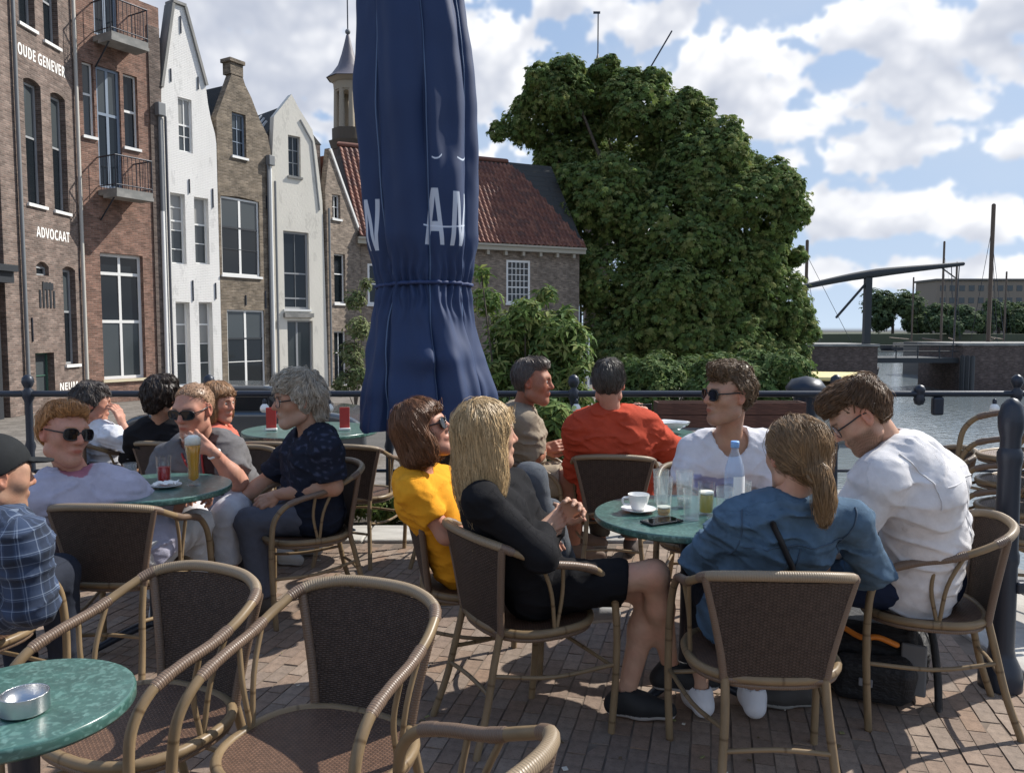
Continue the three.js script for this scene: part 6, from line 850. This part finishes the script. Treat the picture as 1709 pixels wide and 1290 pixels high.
  if (o.shoes) for (const [, , , a, t] of legs) { const yb = Math.max(0, a.y - 0.1), hl = V(a.x, 0.048 + yb, a.z), d = t.clone().sub(a).setY(0).normalize(), heel = hl.clone().addScaledVector(d, -0.035), toe = hl.clone().addScaledVector(d, 0.16 * sc), up1 = V(a.x, 0.085 + yb, a.z); const bodyF = union([cone(heel, hl.clone().addScaledVector(d, 0.07), 0.042, 0.044), cone(hl.clone().addScaledVector(d, 0.07), toe.clone().setY(0.036 + yb), 0.044, 0.034), cone(up1, hl.clone().addScaledVector(d, 0.05), 0.046, 0.04)], 0.03); const f = (x, y, z) => Math.max(bodyF(x, y, z), 0.004 + yb - y, -(Math.hypot(x - a.x, z - a.z) - 0.034) * 1 - (y < 0.075 + yb ? 1 : 0)); mesh('shoe', jitterColor(meshField(f, bodyF.box, 0.006, 0.004), (x, y) => (y < 0.026 + yb ? o.shoes[1] : o.shoes[0])), std([1, 1, 1], 0.7, { vertexColors: true }), P); }
  o.more?.(P, { J, HM, hp, ex, up, fwd, b, sc, field: fshirt });
  return P;
}
function glasses(P, HM, kind = 'sun') {
  const lens = kind === 'sun' ? phys([0.012, 0.011, 0.012], 0.08) : phys([0.9, 0.92, 0.92], 0.05, { transmission: 0.9, thickness: 0 }), fr = phys([0.012, 0.011, 0.011], 0.3), G = new THREE.Group(); G.name = kind === 'sun' ? 'sunglasses' : 'spectacles'; P.add(G);
  const wrap = kind === 'wrap', w = wrap ? 0.034 : 0.027, h = wrap ? 0.021 : 0.022;
  for (const s of [-1, 1]) { const g = grid(12, 8, (u, v) => { const a = u * 6.283, r = v, ca = Math.cos(a), sa = Math.sin(a), x = s * 0.033 + Math.sign(ca) * Math.pow(Math.abs(ca), 0.75) * w * r, y = 0.002 + Math.sign(sa) * Math.pow(Math.abs(sa), 0.75) * h * r; return [x, y, 0.1 - 2.6 * x * x - 0.5 * (y - 0.002) * (y - 0.002)]; }); g.applyMatrix4(HM); mesh('lens', g, wrap ? phys([0.012, 0.011, 0.012], 0.08) : lens, G); const ring = []; for (let i = 0; i <= 22; i++) { const a = (i / 22) * 6.283, ca = Math.cos(a), sa = Math.sin(a), x = s * 0.033 + Math.sign(ca) * Math.pow(Math.abs(ca), 0.75) * w, y = 0.002 + Math.sign(sa) * Math.pow(Math.abs(sa), 0.75) * h; ring.push(V(x, y, 0.1 - 2.6 * x * x)); } mesh('rim', tube(ring, kind === 'sun' || wrap ? 0.0028 : 0.0018, 0, 6, true).applyMatrix4(HM), fr, G); mesh('temple', tube([[s * 0.06, 0.008, 0.089], [s * 0.076, 0.012, 0.05], [s * 0.0795, 0.014, -0.01], [s * 0.077, -0.004, -0.035]], 0.0028, 10, 6).applyMatrix4(HM), fr, G); }
  mesh('bridge', tube([[-0.009, 0.006, 0.1], [0, 0.009, 0.103], [0.009, 0.006, 0.1]], 0.0025, 6, 6).applyMatrix4(HM), fr, G);
}
const JOINTS = {
  ginger: { pel: [-1.66, 0.5, 3.45], knL: [-1.745, 0.5, 3.873], anL: [-1.745, 0.09, 3.893], toL: [-1.759, 0.05, 4.044], knR: [-1.545, 0.5, 3.866], anR: [-1.545, 0.09, 3.886], toR: [-1.519, 0.05, 4.035], neck: [-1.866, 0.815, 3.38], head: [-1.877, 1.015, 3.34], shL: [-1.938, 0.753, 3.28], shR: [-1.676, 0.75, 3.42], elL: [-2.054, 0.393, 3.4], elR: [-1.639, 0.574, 3.72], wrL: [-1.95, 0.55, 3.6], wrR: [-1.578, 0.681, 3.9] },
  denim: { pel: [0.8, 0.5, 2.62], knL: [0.713, 0.5, 2.983], anL: [0.711, 0.09, 2.943], toL: [0.696, 0.05, 3.094], knR: [0.913, 0.5, 2.976], anR: [0.911, 0.09, 2.936], toR: [0.936, 0.05, 3.086], neck: [0.888, 0.908, 2.5], head: [0.898, 1.049, 2.52], shL: [0.714, 0.842, 2.5], shR: [1.078, 0.845, 2.52], elL: [0.647, 0.657, 2.72], elR: [1.201, 0.656, 2.62], wrL: [0.861, 0.697, 2.95], wrR: [1.186, 0.561, 2.86] },
  white: { pel: [1.55, 0.5, 3.02], knL: [1.119, 0.5, 2.994], anL: [1.099, 0.09, 2.998], toL: [0.948, 0.05, 3.004], knR: [1.154, 0.5, 3.191], anR: [1.134, 0.09, 3.195], toR: [0.99, 0.05, 3.241], neck: [1.398, 1.019, 2.9], head: [1.247, 1.142, 2.86], shL: [1.28, 0.931, 2.76], shR: [1.497, 0.93, 3.08], elL: [1.168, 0.726, 2.8], elR: [1.327, 0.678, 3.1], wrL: [1.012, 0.755, 2.86], wrR: [1.086, 0.725, 3.02] },
  blonde: { pel: [0.1, 0.5, 2.93], knL: [0.53, 0.466, 2.98], anL: [0.421, 0.061, 2.92], toL: [0.548, 0.025, 2.9], knR: [0.513, 0.571, 2.84], anR: [0.602, 0.174, 2.98], toR: [0.733, 0.139, 2.98], neck: [-0.104, 0.903, 2.84], head: [-0.089, 1.077, 2.8], shR: [-0.104, 0.869, 2.68], shL: [0.008, 0.859, 3], elR: [0.099, 0.683, 2.68], elL: [0.117, 0.629, 3.06], wrR: [0.11, 0.724, 2.88], wrL: [0.166, 0.733, 2.99] },
  yellow: { pel: [-0.2, 0.5, 3.28], knL: [0.151, 0.678, 3.3], anL: [0.265, 0.321, 3.3], toL: [0.391, 0.27, 3.3], knR: [0.072, 0.864, 3.12], anR: [0.192, 0.474, 3.14], toR: [0.288, 0.413, 3.14], neck: [-0.392, 0.885, 3.16], head: [-0.348, 1.058, 3.12], shR: [-0.375, 0.832, 3.02], shL: [-0.292, 0.821, 3.32], elR: [-0.25, 0.67, 3.02], elL: [-0.139, 0.613, 3.36], wrR: [0.032, 0.623, 3.08], wrL: [0.146, 0.697, 3.2] },
  navy: { pel: [-1.04, 0.5, 4.14], knL: [-1.328, 0.473, 4.02], anL: [-1.26, 0.083, 3.97], toL: [-1.355, 0.022, 3.95], knR: [-1.461, 0.43, 4.25], anR: [-1.389, 0.063, 4.2], toR: [-1.464, -0.012, 4.18], neck: [-1.023, 0.922, 4.1], head: [-1.084, 1.096, 4.05], shL: [-0.917, 0.853, 3.94], shR: [-1.135, 0.837, 4.26], elL: [-0.889, 0.671, 3.95], elR: [-1.337, 0.622, 4.3], wrL: [-1.188, 0.615, 4.02], wrR: [-1.455, 0.534, 4.22] },
  wrap: { pel: [-1.6, 0.5, 4.5], knL: [-1.463, 0.5, 4.08], anL: [-1.461, 0.09, 4.06], toL: [-1.428, 0.05, 3.913], knR: [-1.662, 0.5, 4.063], anR: [-1.66, 0.09, 4.043], toR: [-1.667, 0.05, 3.892], neck: [-1.724, 0.83, 4.4], head: [-1.707, 1.021, 4.28], shR: [-1.91, 0.737, 4.42], shL: [-1.577, 0.767, 4.4], elR: [-1.946, 0.543, 4.3], elL: [-1.466, 0.63, 4.26], wrR: [-1.761, 0.642, 4.1], wrL: [-1.564, 0.823, 4.14] },
  plaid: { pel: [-1.93, 0.5, 2.68], knL: [-1.971, 0.5, 3.11], anL: [-1.968, 0.09, 3.13], toL: [-1.967, 0.05, 3.281], knR: [-1.773, 0.5, 3.082], anR: [-1.77, 0.09, 3.102], toR: [-1.729, 0.05, 3.248], neck: [-1.669, 0.85, 2.5], head: [-1.638, 0.986, 2.52], shR: [-1.526, 0.79, 2.46], shL: [-1.831, 0.779, 2.5], elR: [-1.517, 0.592, 2.48], elL: [-2.046, 0.527, 2.7], wrR: [-1.827, 0.424, 2.72], wrL: [-1.978, 0.413, 2.9] },
  blouse: { pel: [-2.72, 0.5, 5.35], knL: [-2.433, 0.5, 5.673], anL: [-2.417, 0.09, 5.684], toL: [-2.306, 0.05, 5.787], knR: [-2.319, 0.5, 5.509], anR: [-2.302, 0.09, 5.52], toR: [-2.168, 0.05, 5.59], neck: [-2.742, 0.807, 5.3], head: [-2.769, 0.965, 5.28], shR: [-2.58, 0.765, 5.14], shL: [-2.846, 0.747, 5.46], elR: [-2.453, 0.684, 5.16], elL: [-2.685, 0.625, 5.5], wrR: [-2.551, 0.841, 5.22], wrL: [-2.538, 0.558, 5.4] },
  dark: { pel: [-2.14, 0.5, 5.2], knL: [-2.128, 0.5, 5.632], anL: [-2.123, 0.09, 5.651], toL: [-2.103, 0.05, 5.801], knR: [-1.935, 0.5, 5.58], anR: [-1.93, 0.09, 5.599], toR: [-1.871, 0.05, 5.739], neck: [-2.251, 0.847, 5.1], head: [-2.206, 1.019, 5.06], shL: [-2.399, 0.77, 5.1], shR: [-2.124, 0.783, 5.12], elL: [-2.528, 0.543, 5.25], elR: [-2.14, 0.555, 5.3], wrL: [-2.567, 0.458, 5.5], wrR: [-2.297, 0.479, 5.5] },
  beige: { pel: [0.06, 0.5, 4.97], knL: [0.392, 0.526, 5.02], anL: [0.409, 0.161, 5.02], toL: [0.569, 0.103, 5.02], knR: [0.364, 0.548, 4.8], anR: [0.377, 0.143, 4.8], toR: [0.53, 0.088, 4.8], neck: [0.049, 0.963, 4.86], head: [0.123, 1.14, 4.78], shR: [0.062, 0.901, 4.7], shL: [0.051, 0.892, 5.04], elR: [0.134, 0.696, 4.74], elL: [0.136, 0.685, 5.1], wrR: [0.193, 0.696, 4.98], wrL: [0.221, 0.698, 5.12] },
  orange: { pel: [0.62, 0.5, 4.66], knL: [0.564, 0.5, 5.088], anL: [0.567, 0.09, 5.108], toL: [0.562, 0.05, 5.259], knR: [0.763, 0.5, 5.067], anR: [0.765, 0.09, 5.087], toR: [0.801, 0.05, 5.234], neck: [0.566, 0.959, 4.56], head: [0.546, 1.147, 4.52], shL: [0.388, 0.885, 4.55], shR: [0.765, 0.878, 4.6], elL: [0.391, 0.638, 4.7], elR: [0.935, 0.735, 4.72], wrL: [0.486, 0.67, 4.95], wrR: [0.839, 0.876, 4.92] },
  tee: { pel: [0.98, 0.5, 3.96], knL: [1.036, 0.5, 3.532], anL: [1.033, 0.09, 3.512], toL: [1.038, 0.05, 3.361], knR: [0.837, 0.5, 3.553], anR: [0.835, 0.09, 3.533], toR: [0.799, 0.05, 3.386], neck: [1.032, 0.929, 3.8], head: [1.009, 1.145, 3.72], shR: [0.872, 0.871, 3.82], shL: [1.205, 0.892, 3.84], elR: [0.792, 0.656, 3.74], elL: [1.251, 0.634, 3.76], wrR: [0.861, 0.658, 3.5], wrL: [1.06, 0.645, 3.5] },
  coral: { pel: [-1.86, 0.5, 5.12], knL: [-1.428, 0.5, 5.108], anL: [-1.409, 0.09, 5.103], toL: [-1.259, 0.05, 5.083], knR: [-1.48, 0.5, 4.915], anR: [-1.461, 0.09, 4.91], toR: [-1.321, 0.05, 4.851], neck: [-1.866, 0.838, 5.05], head: [-1.843, 0.993, 5.02], shR: [-1.82, 0.787, 4.92], shL: [-1.884, 0.765, 5.2], elR: [-1.78, 0.604, 4.9], elL: [-1.855, 0.563, 5.25], wrR: [-1.673, 0.586, 5], wrL: [-1.72, 0.571, 5.2] }
};   // world positions: x, height, distance ahead
const fair = [0.50, 0.29, 0.20], tan = [0.41, 0.235, 0.16], rosy = [0.47, 0.235, 0.165], brownish = [0.33, 0.17, 0.105];
const Jn = (n) => ({ J: JOINTS[n], at: [JOINTS[n].pel[0], JOINTS[n].pel[2]] });
const onCloth = (field, p, from) => { const d = from.clone().normalize(), q = p.clone().addScaledVector(d, 0.4); for (let i = 0; i < 60; i++) { const v = field(q.x, q.y, q.z); if (v < 0.002) break; q.addScaledVector(d, -Math.min(v, 0.03)); } return q; };
const seamLine = (P, field, from, pts, m, r = 0.0028) => mesh('seam', tube(pts.map((p) => onCloth(field, p, from).addScaledVector(from, 0.0005)), r, 0, 5, true), m, P);
function backSeams(P, { J, ex, up, fwd, field }, m) {            // yoke, armholes and centre pleat of a shirt seen from behind
  const back = fwd.clone().negate(), at = (t, s) => J.pel.clone().lerp(J.neck, t).addScaledVector(ex, s), row = (f) => Array.from({ length: 25 }, (_, i) => f(i / 24));
  seamLine(P, field, back, row((t) => at(0.76 + 0.02 * Math.sin(t * 3.14), mix(-0.165, 0.165, t))), m);
  seamLine(P, field, back, row((t) => at(mix(0.75, 0.1, t), 0.018)), m); seamLine(P, field, back, row((t) => at(mix(0.75, 0.1, t), -0.018)), m);
  for (const s of [1, -1]) seamLine(P, field, back.clone().addScaledVector(ex, s * 0.35).normalize(), row((t) => at(mix(1.0, 0.62, t), s * (0.165 - 0.02 * Math.sin(t * 3.14)))), m);
}
const grain = (x, y, z, a = 0.1) => 1 + a * noise(x * 26, y * 26, z * 26) + a * 0.6 * noise(x * 90, y * 90, z * 90);

person({ ...Jn('tee'), label: 'young man in a white T-shirt and dark sunglasses facing the middle table', seed: 2, skin: tan, size: 1.05, hs: 1.12, head: [-72, -2, 0], hair: ['quiff', [0.16, 0.10, 0.055], 4, 900], face: { beard: [0.16, 0.09, 0.055], beardK: 0.25 },
  shirt: { name: 'white_shirt', color: [0.68, 0.68, 0.73], sleeve: 0.8, fit: 0.016, neck: 0.078, neckY: 0.005, paint: (x, y, z, J, ex, up, fwd) => { const q = V(x, y, z).sub(J.pel), a = q.dot(ex), u = q.dot(up), n = grain(x, y, z, 0.05); return q.dot(fwd) > 0.04 && a > -0.13 && a < 0.11 && u > 0.16 && u < 0.33 ? [0.48 * n, 0.50 * n, 0.72 * n] : [n, n, n]; } },
  trousers: { color: [0.03, 0.032, 0.04], len: 1.95 }, shoes: [[0.5, 0.5, 0.5], [0.6, 0.6, 0.58]], hands: { L: [[-0.8, -0.1, 0.3], [0, -1, 0], 0.5], R: [[0.7, -0.1, 0.4], [0, -1, 0], 0.5] }, more: (P, c) => glasses(P, c.HM, 'sun') });

person({ ...Jn('denim'), label: 'woman with a brown ponytail in a blue denim shirt, back turned', seed: 5, skin: fair, build: 0.86, hs: 1.02, head: [192, 4, 2], hair: ['pony', [0.235, 0.145, 0.072], 8, 1500],
  shirt: { name: 'denim_shirt', color: [0.085, 0.14, 0.205], sleeve: 1.85, fit: 0.024, hem: 0.2, neck: 0.06, collar: true, wrinkle: 0.014, cell: 0.0068, fx: 6, fy: 12, paint: (x, y, z, J, ex, up) => { const n = grain(x, y, z, 0.22), q = V(x, y, z).sub(J.pel), seam = Math.abs(q.dot(up) - 0.33) < 0.006 ? 0.7 : 1; return [n * seam, n * seam, n * seam]; } },
  trousers: { color: [0.02, 0.022, 0.03], len: 1.8 }, shoes: [[0.72, 0.72, 0.74], [0.76, 0.76, 0.76]], hands: { L: [[0.4, 0.0, -0.9], [0, -1, 0], 0.6], R: [[-0.5, 0, -0.8], [0, -1, 0], 0.6] },
  more: (P, c) => { const { J, ex, up, fwd, field, hp, HM } = c; backSeams(P, c, std([0.045, 0.075, 0.115], 0.8)); const back = fwd.clone().negate(), pts = []; for (let i = 0; i <= 16; i++) { const t = i / 16, p = J.pel.clone().lerp(J.neck, mix(0.97, 0.1, t)).addScaledVector(ex, mix(0.1, -0.16, t)); pts.push(onCloth(field, p, back).addScaledVector(back, 0.008)); } mesh('bag_strap', tube(pts, 0.0095, 0, 6, true), std([0.012, 0.012, 0.014], 0.6), P); mesh('hair_tie', new THREE.TorusGeometry(0.024, 0.0065, 8, 16).rotateX(0.35).translate(0.008, -0.045, -0.12).applyMatrix4(HM), std([0.16, 0.10, 0.05], 0.7), P); } });

person({ ...Jn('white'), label: 'bearded man in a white shirt and glasses leaning over the table', seed: 7, skin: fair, size: 1.02, build: 1.06, hs: 1.04, hunch: 0.075, head: [-104, 36, 0], hair: ['swept', [0.155, 0.088, 0.045], 12, 1300], face: { beard: [0.11, 0.06, 0.032], beardK: 0.85 },
  shirt: { name: 'white_shirt', color: [0.72, 0.705, 0.71], sleeve: 1.9, fit: 0.03, hem: 0.14, neck: 0.06, collar: true, wrinkle: 0.0095, cell: 0.0068, fx: 5, fy: 9 }, trousers: { color: [0.018, 0.026, 0.055], len: 1.9 }, shoes: [[0.05, 0.045, 0.04], [0.4, 0.4, 0.38]],
  hands: { L: [[-1, 0.1, -0.2], [0, -1, 0], 0.9], R: [[-1, 0.1, 0.2], [0, -1, 0], 0.9] }, more: (P, c) => { glasses(P, c.HM, 'clear'); backSeams(P, c, std([0.6, 0.59, 0.59], 0.8)); } });

person({ ...Jn('blonde'), label: 'woman with long straight blonde hair in black, legs crossed', seed: 9, skin: fair, build: 0.88, hs: 1.0, head: [112, -4, 0], hair: ['long', [0.56, 0.40, 0.215], 15, 2600],
  shirt: { name: 'black_top', color: [0.012, 0.012, 0.014], sleeve: 1.85, fit: 0.016, hem: 0.1, neck: 0.078, wrinkle: 0.007, cell: 0.008 }, trousers: { name: 'black_skirt', color: [0.011, 0.011, 0.013], len: 0.72, skirt: true, wrinkle: 0.007 }, shoes: [[0.012, 0.012, 0.013], [0.5, 0.49, 0.48]],
  hands: { R: [[0.75, 0.35, -0.55], [0.3, 0.2, -1], 0.7], L: [[0.5, 0.55, 0.3], [0, 0, 1], 0.8] } });

person({ ...Jn('yellow'), label: 'woman with a brown bob in a yellow T-shirt tilting her face to the sun', seed: 11, skin: rosy, build: 0.88, hs: 0.97, head: [84, -20, 0], hair: ['bob', [0.165, 0.075, 0.036], 19, 2000],
  shirt: { name: 'yellow_shirt', color: [0.82, 0.36, 0.025], sleeve: 0.62, fit: 0.014, hem: 0.08, neck: 0.07, wrinkle: 0.008, cell: 0.008 }, trousers: { name: 'grey_jeans', color: [0.10, 0.11, 0.125], len: 1.95 }, shoes: [[0.3, 0.3, 0.3], [0.5, 0.5, 0.5]],
  hands: { L: [[0.6, 0.3, 0.3], [0, -0.5, 1], 0.5], R: [[0.9, 0.2, 0.1], [0, -1, 0], 0.5] }, more: (P, c) => glasses(P, c.HM, 'sun') });

person({ ...Jn('navy'), label: 'grey haired man with glasses in a navy T-shirt sitting sideways', seed: 13, skin: tan, size: 1.06, hs: 1.14, head: [-64, 4, -3], hair: ['wavy', [0.50, 0.44, 0.355], 23, 1500], face: { beard: [0.4, 0.35, 0.3], beardK: 0.35 },
  shirt: { name: 'navy_shirt', color: [0.016, 0.02, 0.034], sleeve: 0.78, fit: 0.018, hem: 0.1, neck: 0.072, wrinkle: 0.009, paint: (x, y, z, J, ex, up, fwd) => { const q = V(x, y, z).sub(J.pel), n = grain(x, y, z), k = smooth(0.25, 0.42, noise(x * 30, y * 60, z * 30)) * (q.dot(ex) > 0.02 ? 1 : 0.5) * smooth(0.12, 0.2, q.dot(up)); return [n + k * 2.2, n + k * 2.0, n + k * 1.9]; } },
  trousers: { name: 'grey_jeans', color: [0.105, 0.11, 0.135], len: 1.97 }, shoes: [[0.06, 0.045, 0.035], [0.03, 0.03, 0.03]], hands: { L: [[-0.9, -0.4, 0.1], [0.2, -0.4, -0.8], 0.8], R: [[-0.7, -0.6, 0.1], [0, -1, 0.2], 0.7] }, more: (P, c) => glasses(P, c.HM, 'clear') });

person({ ...Jn('wrap'), label: 'balding man in a grey T-shirt and wraparound sunglasses, hand at his mouth', seed: 17, skin: rosy, size: 1.08, build: 1.05, hs: 1.16, head: [-14, 10, 0], hair: ['bald', [0.44, 0.27, 0.165], 27, 600],
  shirt: { name: 'grey_shirt', color: [0.15, 0.145, 0.15], sleeve: 0.72, fit: 0.016, neck: 0.074, wrinkle: 0.008, paint: (x, y, z, J, ex, up, fwd) => { const q = V(x, y, z).sub(J.pel), n = grain(x, y, z), v = Math.abs(q.dot(ex)) < 0.03 + 0.1 * Math.max(0, q.dot(up) - 0.25) && q.dot(fwd) > 0.03; return v ? [n * 0.35, n * 0.2, n * 0.2] : [n, n, n]; } },
  trousers: { name: 'white_trousers', color: [0.62, 0.61, 0.63], len: 1.62 }, shoes: [[0.1, 0.08, 0.07], [0.3, 0.3, 0.28]], hands: { L: [[-0.78, 0.62, 0.1], [-0.4, -0.2, -1], 0.75], R: [[0.8, -0.1, 0.4], [0, -1, 0], 0.6] },
  more: (P, { J, HM, up, ex, fwd, field }) => { glasses(P, HM, 'wrap'); for (const s of [-1, 1]) { const pts = []; for (let i = 0; i <= 8; i++) { const t = i / 8, p = J.neck.clone().lerp(J.pel, 0.02 + 0.5 * t).addScaledVector(ex, s * mix(0.055, 0.008, t)); pts.push(onCloth(field, p, fwd).addScaledVector(fwd, 0.003)); } mesh('lanyard', tube(pts, 0.006, 0, 5, true), std([0.36, 0.03, 0.03], 0.6), P); } const w = J.wrL, e = J.elL, d = w.clone().sub(e).normalize(), g = new THREE.TorusGeometry(0.031, 0.007, 8, 18); g.applyQuaternion(new THREE.Quaternion().setFromUnitVectors(V(0, 0, 1), d)); g.translate(w.x - d.x * 0.025, w.y - d.y * 0.025, w.z - d.z * 0.025); mesh('wristwatch', g, M.white, P); } });

person({ ...Jn('ginger'), label: 'ginger haired man in a pale T-shirt and sunglasses looking back', seed: 19, skin: rosy, size: 1.03, build: 1.02, hs: 1.08, head: [62, 0, -8], hair: ['short', [0.46, 0.215, 0.075], 31, 1500], face: { brow: [0.3, 0.15, 0.06] },
  shirt: { name: 'pale_shirt', color: [0.46, 0.45, 0.55], sleeve: 0.85, fit: 0.022, hem: 0.12, neck: 0.074, wrinkle: 0.009, cell: 0.008, paint: (x, y, z, J) => { const n = grain(x, y, z, 0.06), c = Math.hypot(x - J.neck.x, y - J.neck.y, z - J.neck.z) < 0.102; return c ? [n * 0.8, n * 0.35, n * 0.4] : [n, n, n]; } },
  trousers: { name: 'white_trousers', color: [0.66, 0.65, 0.64], len: 1.9, wrinkle: 0.009 }, shoes: [[0.5, 0.48, 0.45], [0.6, 0.6, 0.58]], hands: { R: [[0.4, -0.35, -0.8], [-0.2, -1, -0.2], 0.9], L: [[0.2, -0.2, -0.9], [0, -1, 0], 0.6] }, more: (P, c) => glasses(P, c.HM, 'sun') });

const plaidTex = tex(256, 256, (u, v) => { const l = (t, c, w) => smooth(w, w * 0.5, Math.abs(t - c)), band = (t) => l(t, 0.2, 0.022) * 0.8 + l(t, 0.28, 0.012) * 0.5 + l(t, 0.7, 0.02) * 0.8, dk = (t) => smooth(0.1, 0.2, Math.abs(t - 0.48)) * 0.4 + 0.6, w = Math.min(1, band(u) * 0.7 + band(v) * 0.7), k = dk(u) * dk(v); return [mix(0.03 * k, 0.2, w), mix(0.05 * k, 0.25, w), mix(0.10 * k, 0.33, w)]; }, { srgb: true, rep: [14, 14] });
person({ ...Jn('plaid'), label: 'man in a blue checked shirt and dark cap at the picture edge', seed: 23, skin: tan, size: 1.02, hs: 1.02, head: [142, 4, 0], hair: ['buzz', [0.09, 0.055, 0.035], 35, 500], face: { beard: [0.12, 0.07, 0.045], beardK: 0.5 },
  shirt: { name: 'checked_shirt', color: [1, 1, 1], mat: std([1, 1, 1], 0.9, { map: plaidTex, vertexColors: true }), uv: true, sleeve: 1.55, fit: 0.024, hem: 0.12, neck: 0.06, collar: true, wrinkle: 0.01, cell: 0.0075 }, trousers: { color: [0.03, 0.035, 0.05], len: 1.95 }, shoes: [[0.05, 0.045, 0.04], [0.3, 0.3, 0.3]], hands: { R: [[-0.4, -0.2, -0.8], [0, -1, 0], 0.6] },
  more: (P, { HM }) => { const dome = H0(0.013, 0.004), brim = ell(V(0, 0.045, 0.115), 0.065, 0.007, 0.055), f = (x, y, z) => smin(Math.max(dome(x, y, z), hairline(z, 0.0, 0.05) - y), brim(x, y, z), 0.01); const g = meshField(f, new THREE.Box3(V(-0.12, -0.05, -0.14), V(0.12, 0.16, 0.19)), 0.006, 0.004); g.applyMatrix4(HM); mesh('cap', jitterColor(g, (x, y, z) => { const n = grain(x, y, z, 0.15); return [n, n, n]; }), clothMat([0.022, 0.024, 0.026]), P); } });

person({ ...Jn('blouse'), label: 'dark grey haired woman in a white blouse with a hand at her face', seed: 25, skin: rosy, build: 0.9, hs: 1.05, head: [118, 6, 0], hair: ['medium', [0.085, 0.072, 0.066], 39, 900], shirt: { name: 'white_blouse', color: [0.66, 0.68, 0.74], sleeve: 1.4, fit: 0.022, hem: 0.1, neck: 0.068, wrinkle: 0.011 }, trousers: { color: [0.02, 0.024, 0.045], len: 1.9 }, shoes: [[0.05, 0.05, 0.05], [0.1, 0.1, 0.1]], hands: { R: [[-0.35, 0.9, -0.1], [-0.8, 0, -0.3], 0.7] } });
person({ ...Jn('dark'), label: 'dark haired man in a black T-shirt with his back turned', seed: 27, skin: tan, hs: 1.08, size: 1.03, head: [155, 4, 0], hair: ['medium', [0.035, 0.024, 0.02], 43, 900], shirt: { name: 'black_shirt', color: [0.015, 0.015, 0.018], sleeve: 0.8, fit: 0.018, wrinkle: 0.008 }, trousers: { color: [0.03, 0.03, 0.04], len: 1.9 }, shoes: [[0.05, 0.05, 0.05], [0.1, 0.1, 0.1]], hands: { L: [[0, 0, -1], [0, -1, 0], 0.5], R: [[0, 0, -1], [0, -1, 0], 0.5] } });
person({ ...Jn('beige'), label: 'man in a beige shirt and shorts beside the leafy bush', seed: 29, skin: [0.36, 0.16, 0.10], size: 1.05, hs: 1.12, head: [78, 2, 0], hair: ['short', [0.17, 0.14, 0.12], 47, 900], shirt: { name: 'beige_shirt', color: [0.30, 0.25, 0.19], sleeve: 0.95, fit: 0.024, hem: 0.12, neck: 0.062, collar: true, wrinkle: 0.012 }, trousers: { name: 'beige_shorts', color: [0.38, 0.32, 0.24], len: 0.8, fit: 0.02 }, shoes: [[0.15, 0.1, 0.07], [0.2, 0.2, 0.2]], hands: { R: [[0.9, 0.25, -0.1], [0, -0.4, -1], 0.6], L: [[0.9, 0.15, 0.1], [0, -0.4, 1], 0.6] } });
person({ ...Jn('orange'), label: 'grey haired man in a bright orange red shirt, back turned', seed: 31, skin: rosy, size: 1.05, build: 1.08, hs: 1.08, head: [168, 2, 0], hair: ['short', [0.085, 0.075, 0.066], 51, 1200], shirt: { name: 'orange_shirt', color: [0.47, 0.068, 0.034], sleeve: 1.55, fit: 0.03, hem: 0.15, neck: 0.06, collar: true, wrinkle: 0.013, cell: 0.0085 }, trousers: { color: [0.10, 0.09, 0.075], len: 1.9 }, shoes: [[0.08, 0.06, 0.05], [0.1, 0.1, 0.1]], hands: { R: [[-0.3, 0.85, -0.3], [-0.6, 0.1, -0.7], 0.8], L: [[0.2, 0, -1], [0, -1, 0], 0.6] } });
{ const p = JOINTS.orange.wrR, F = thing('held_phone', 'dark phone held up by the man in the orange shirt', 'phone', [p[0] - 0.035, p[1] + 0.075, -p[2] - 0.05], 0.4); mesh('case', rbox(0.15, 0.075, 0.009, 0.004, 0, 0.0, 0), phys([0.015, 0.015, 0.017], 0.2), F); mesh('screen', box(-0.068, 0.068, -0.033, 0.033, -0.0055, -0.0048), phys([0.02, 0.025, 0.03], 0.05), F); }
person({ ...Jn('coral'), label: 'woman in a coral top half hidden behind the man with wraparound sunglasses', seed: 33, skin: rosy, build: 0.88, hs: 1.02, head: [70, 4, 0], hair: ['bob', [0.36, 0.2, 0.1], 55, 700], shirt: { name: 'coral_top', color: [0.62, 0.16, 0.11], sleeve: 0.6, fit: 0.014, neck: 0.075, wrinkle: 0.007 }, trousers: { color: [0.05, 0.055, 0.08], len: 1.9 }, shoes: [[0.4, 0.38, 0.35], [0.5, 0.5, 0.5]], hands: { R: [[0.8, -0.1, -0.3], [0, -1, 0], 0.5] } });
scene.traverse((o) => { if (o.isMesh) { o.castShadow = true; o.receiveShadow = true; } });
renderer.render(scene, camera);
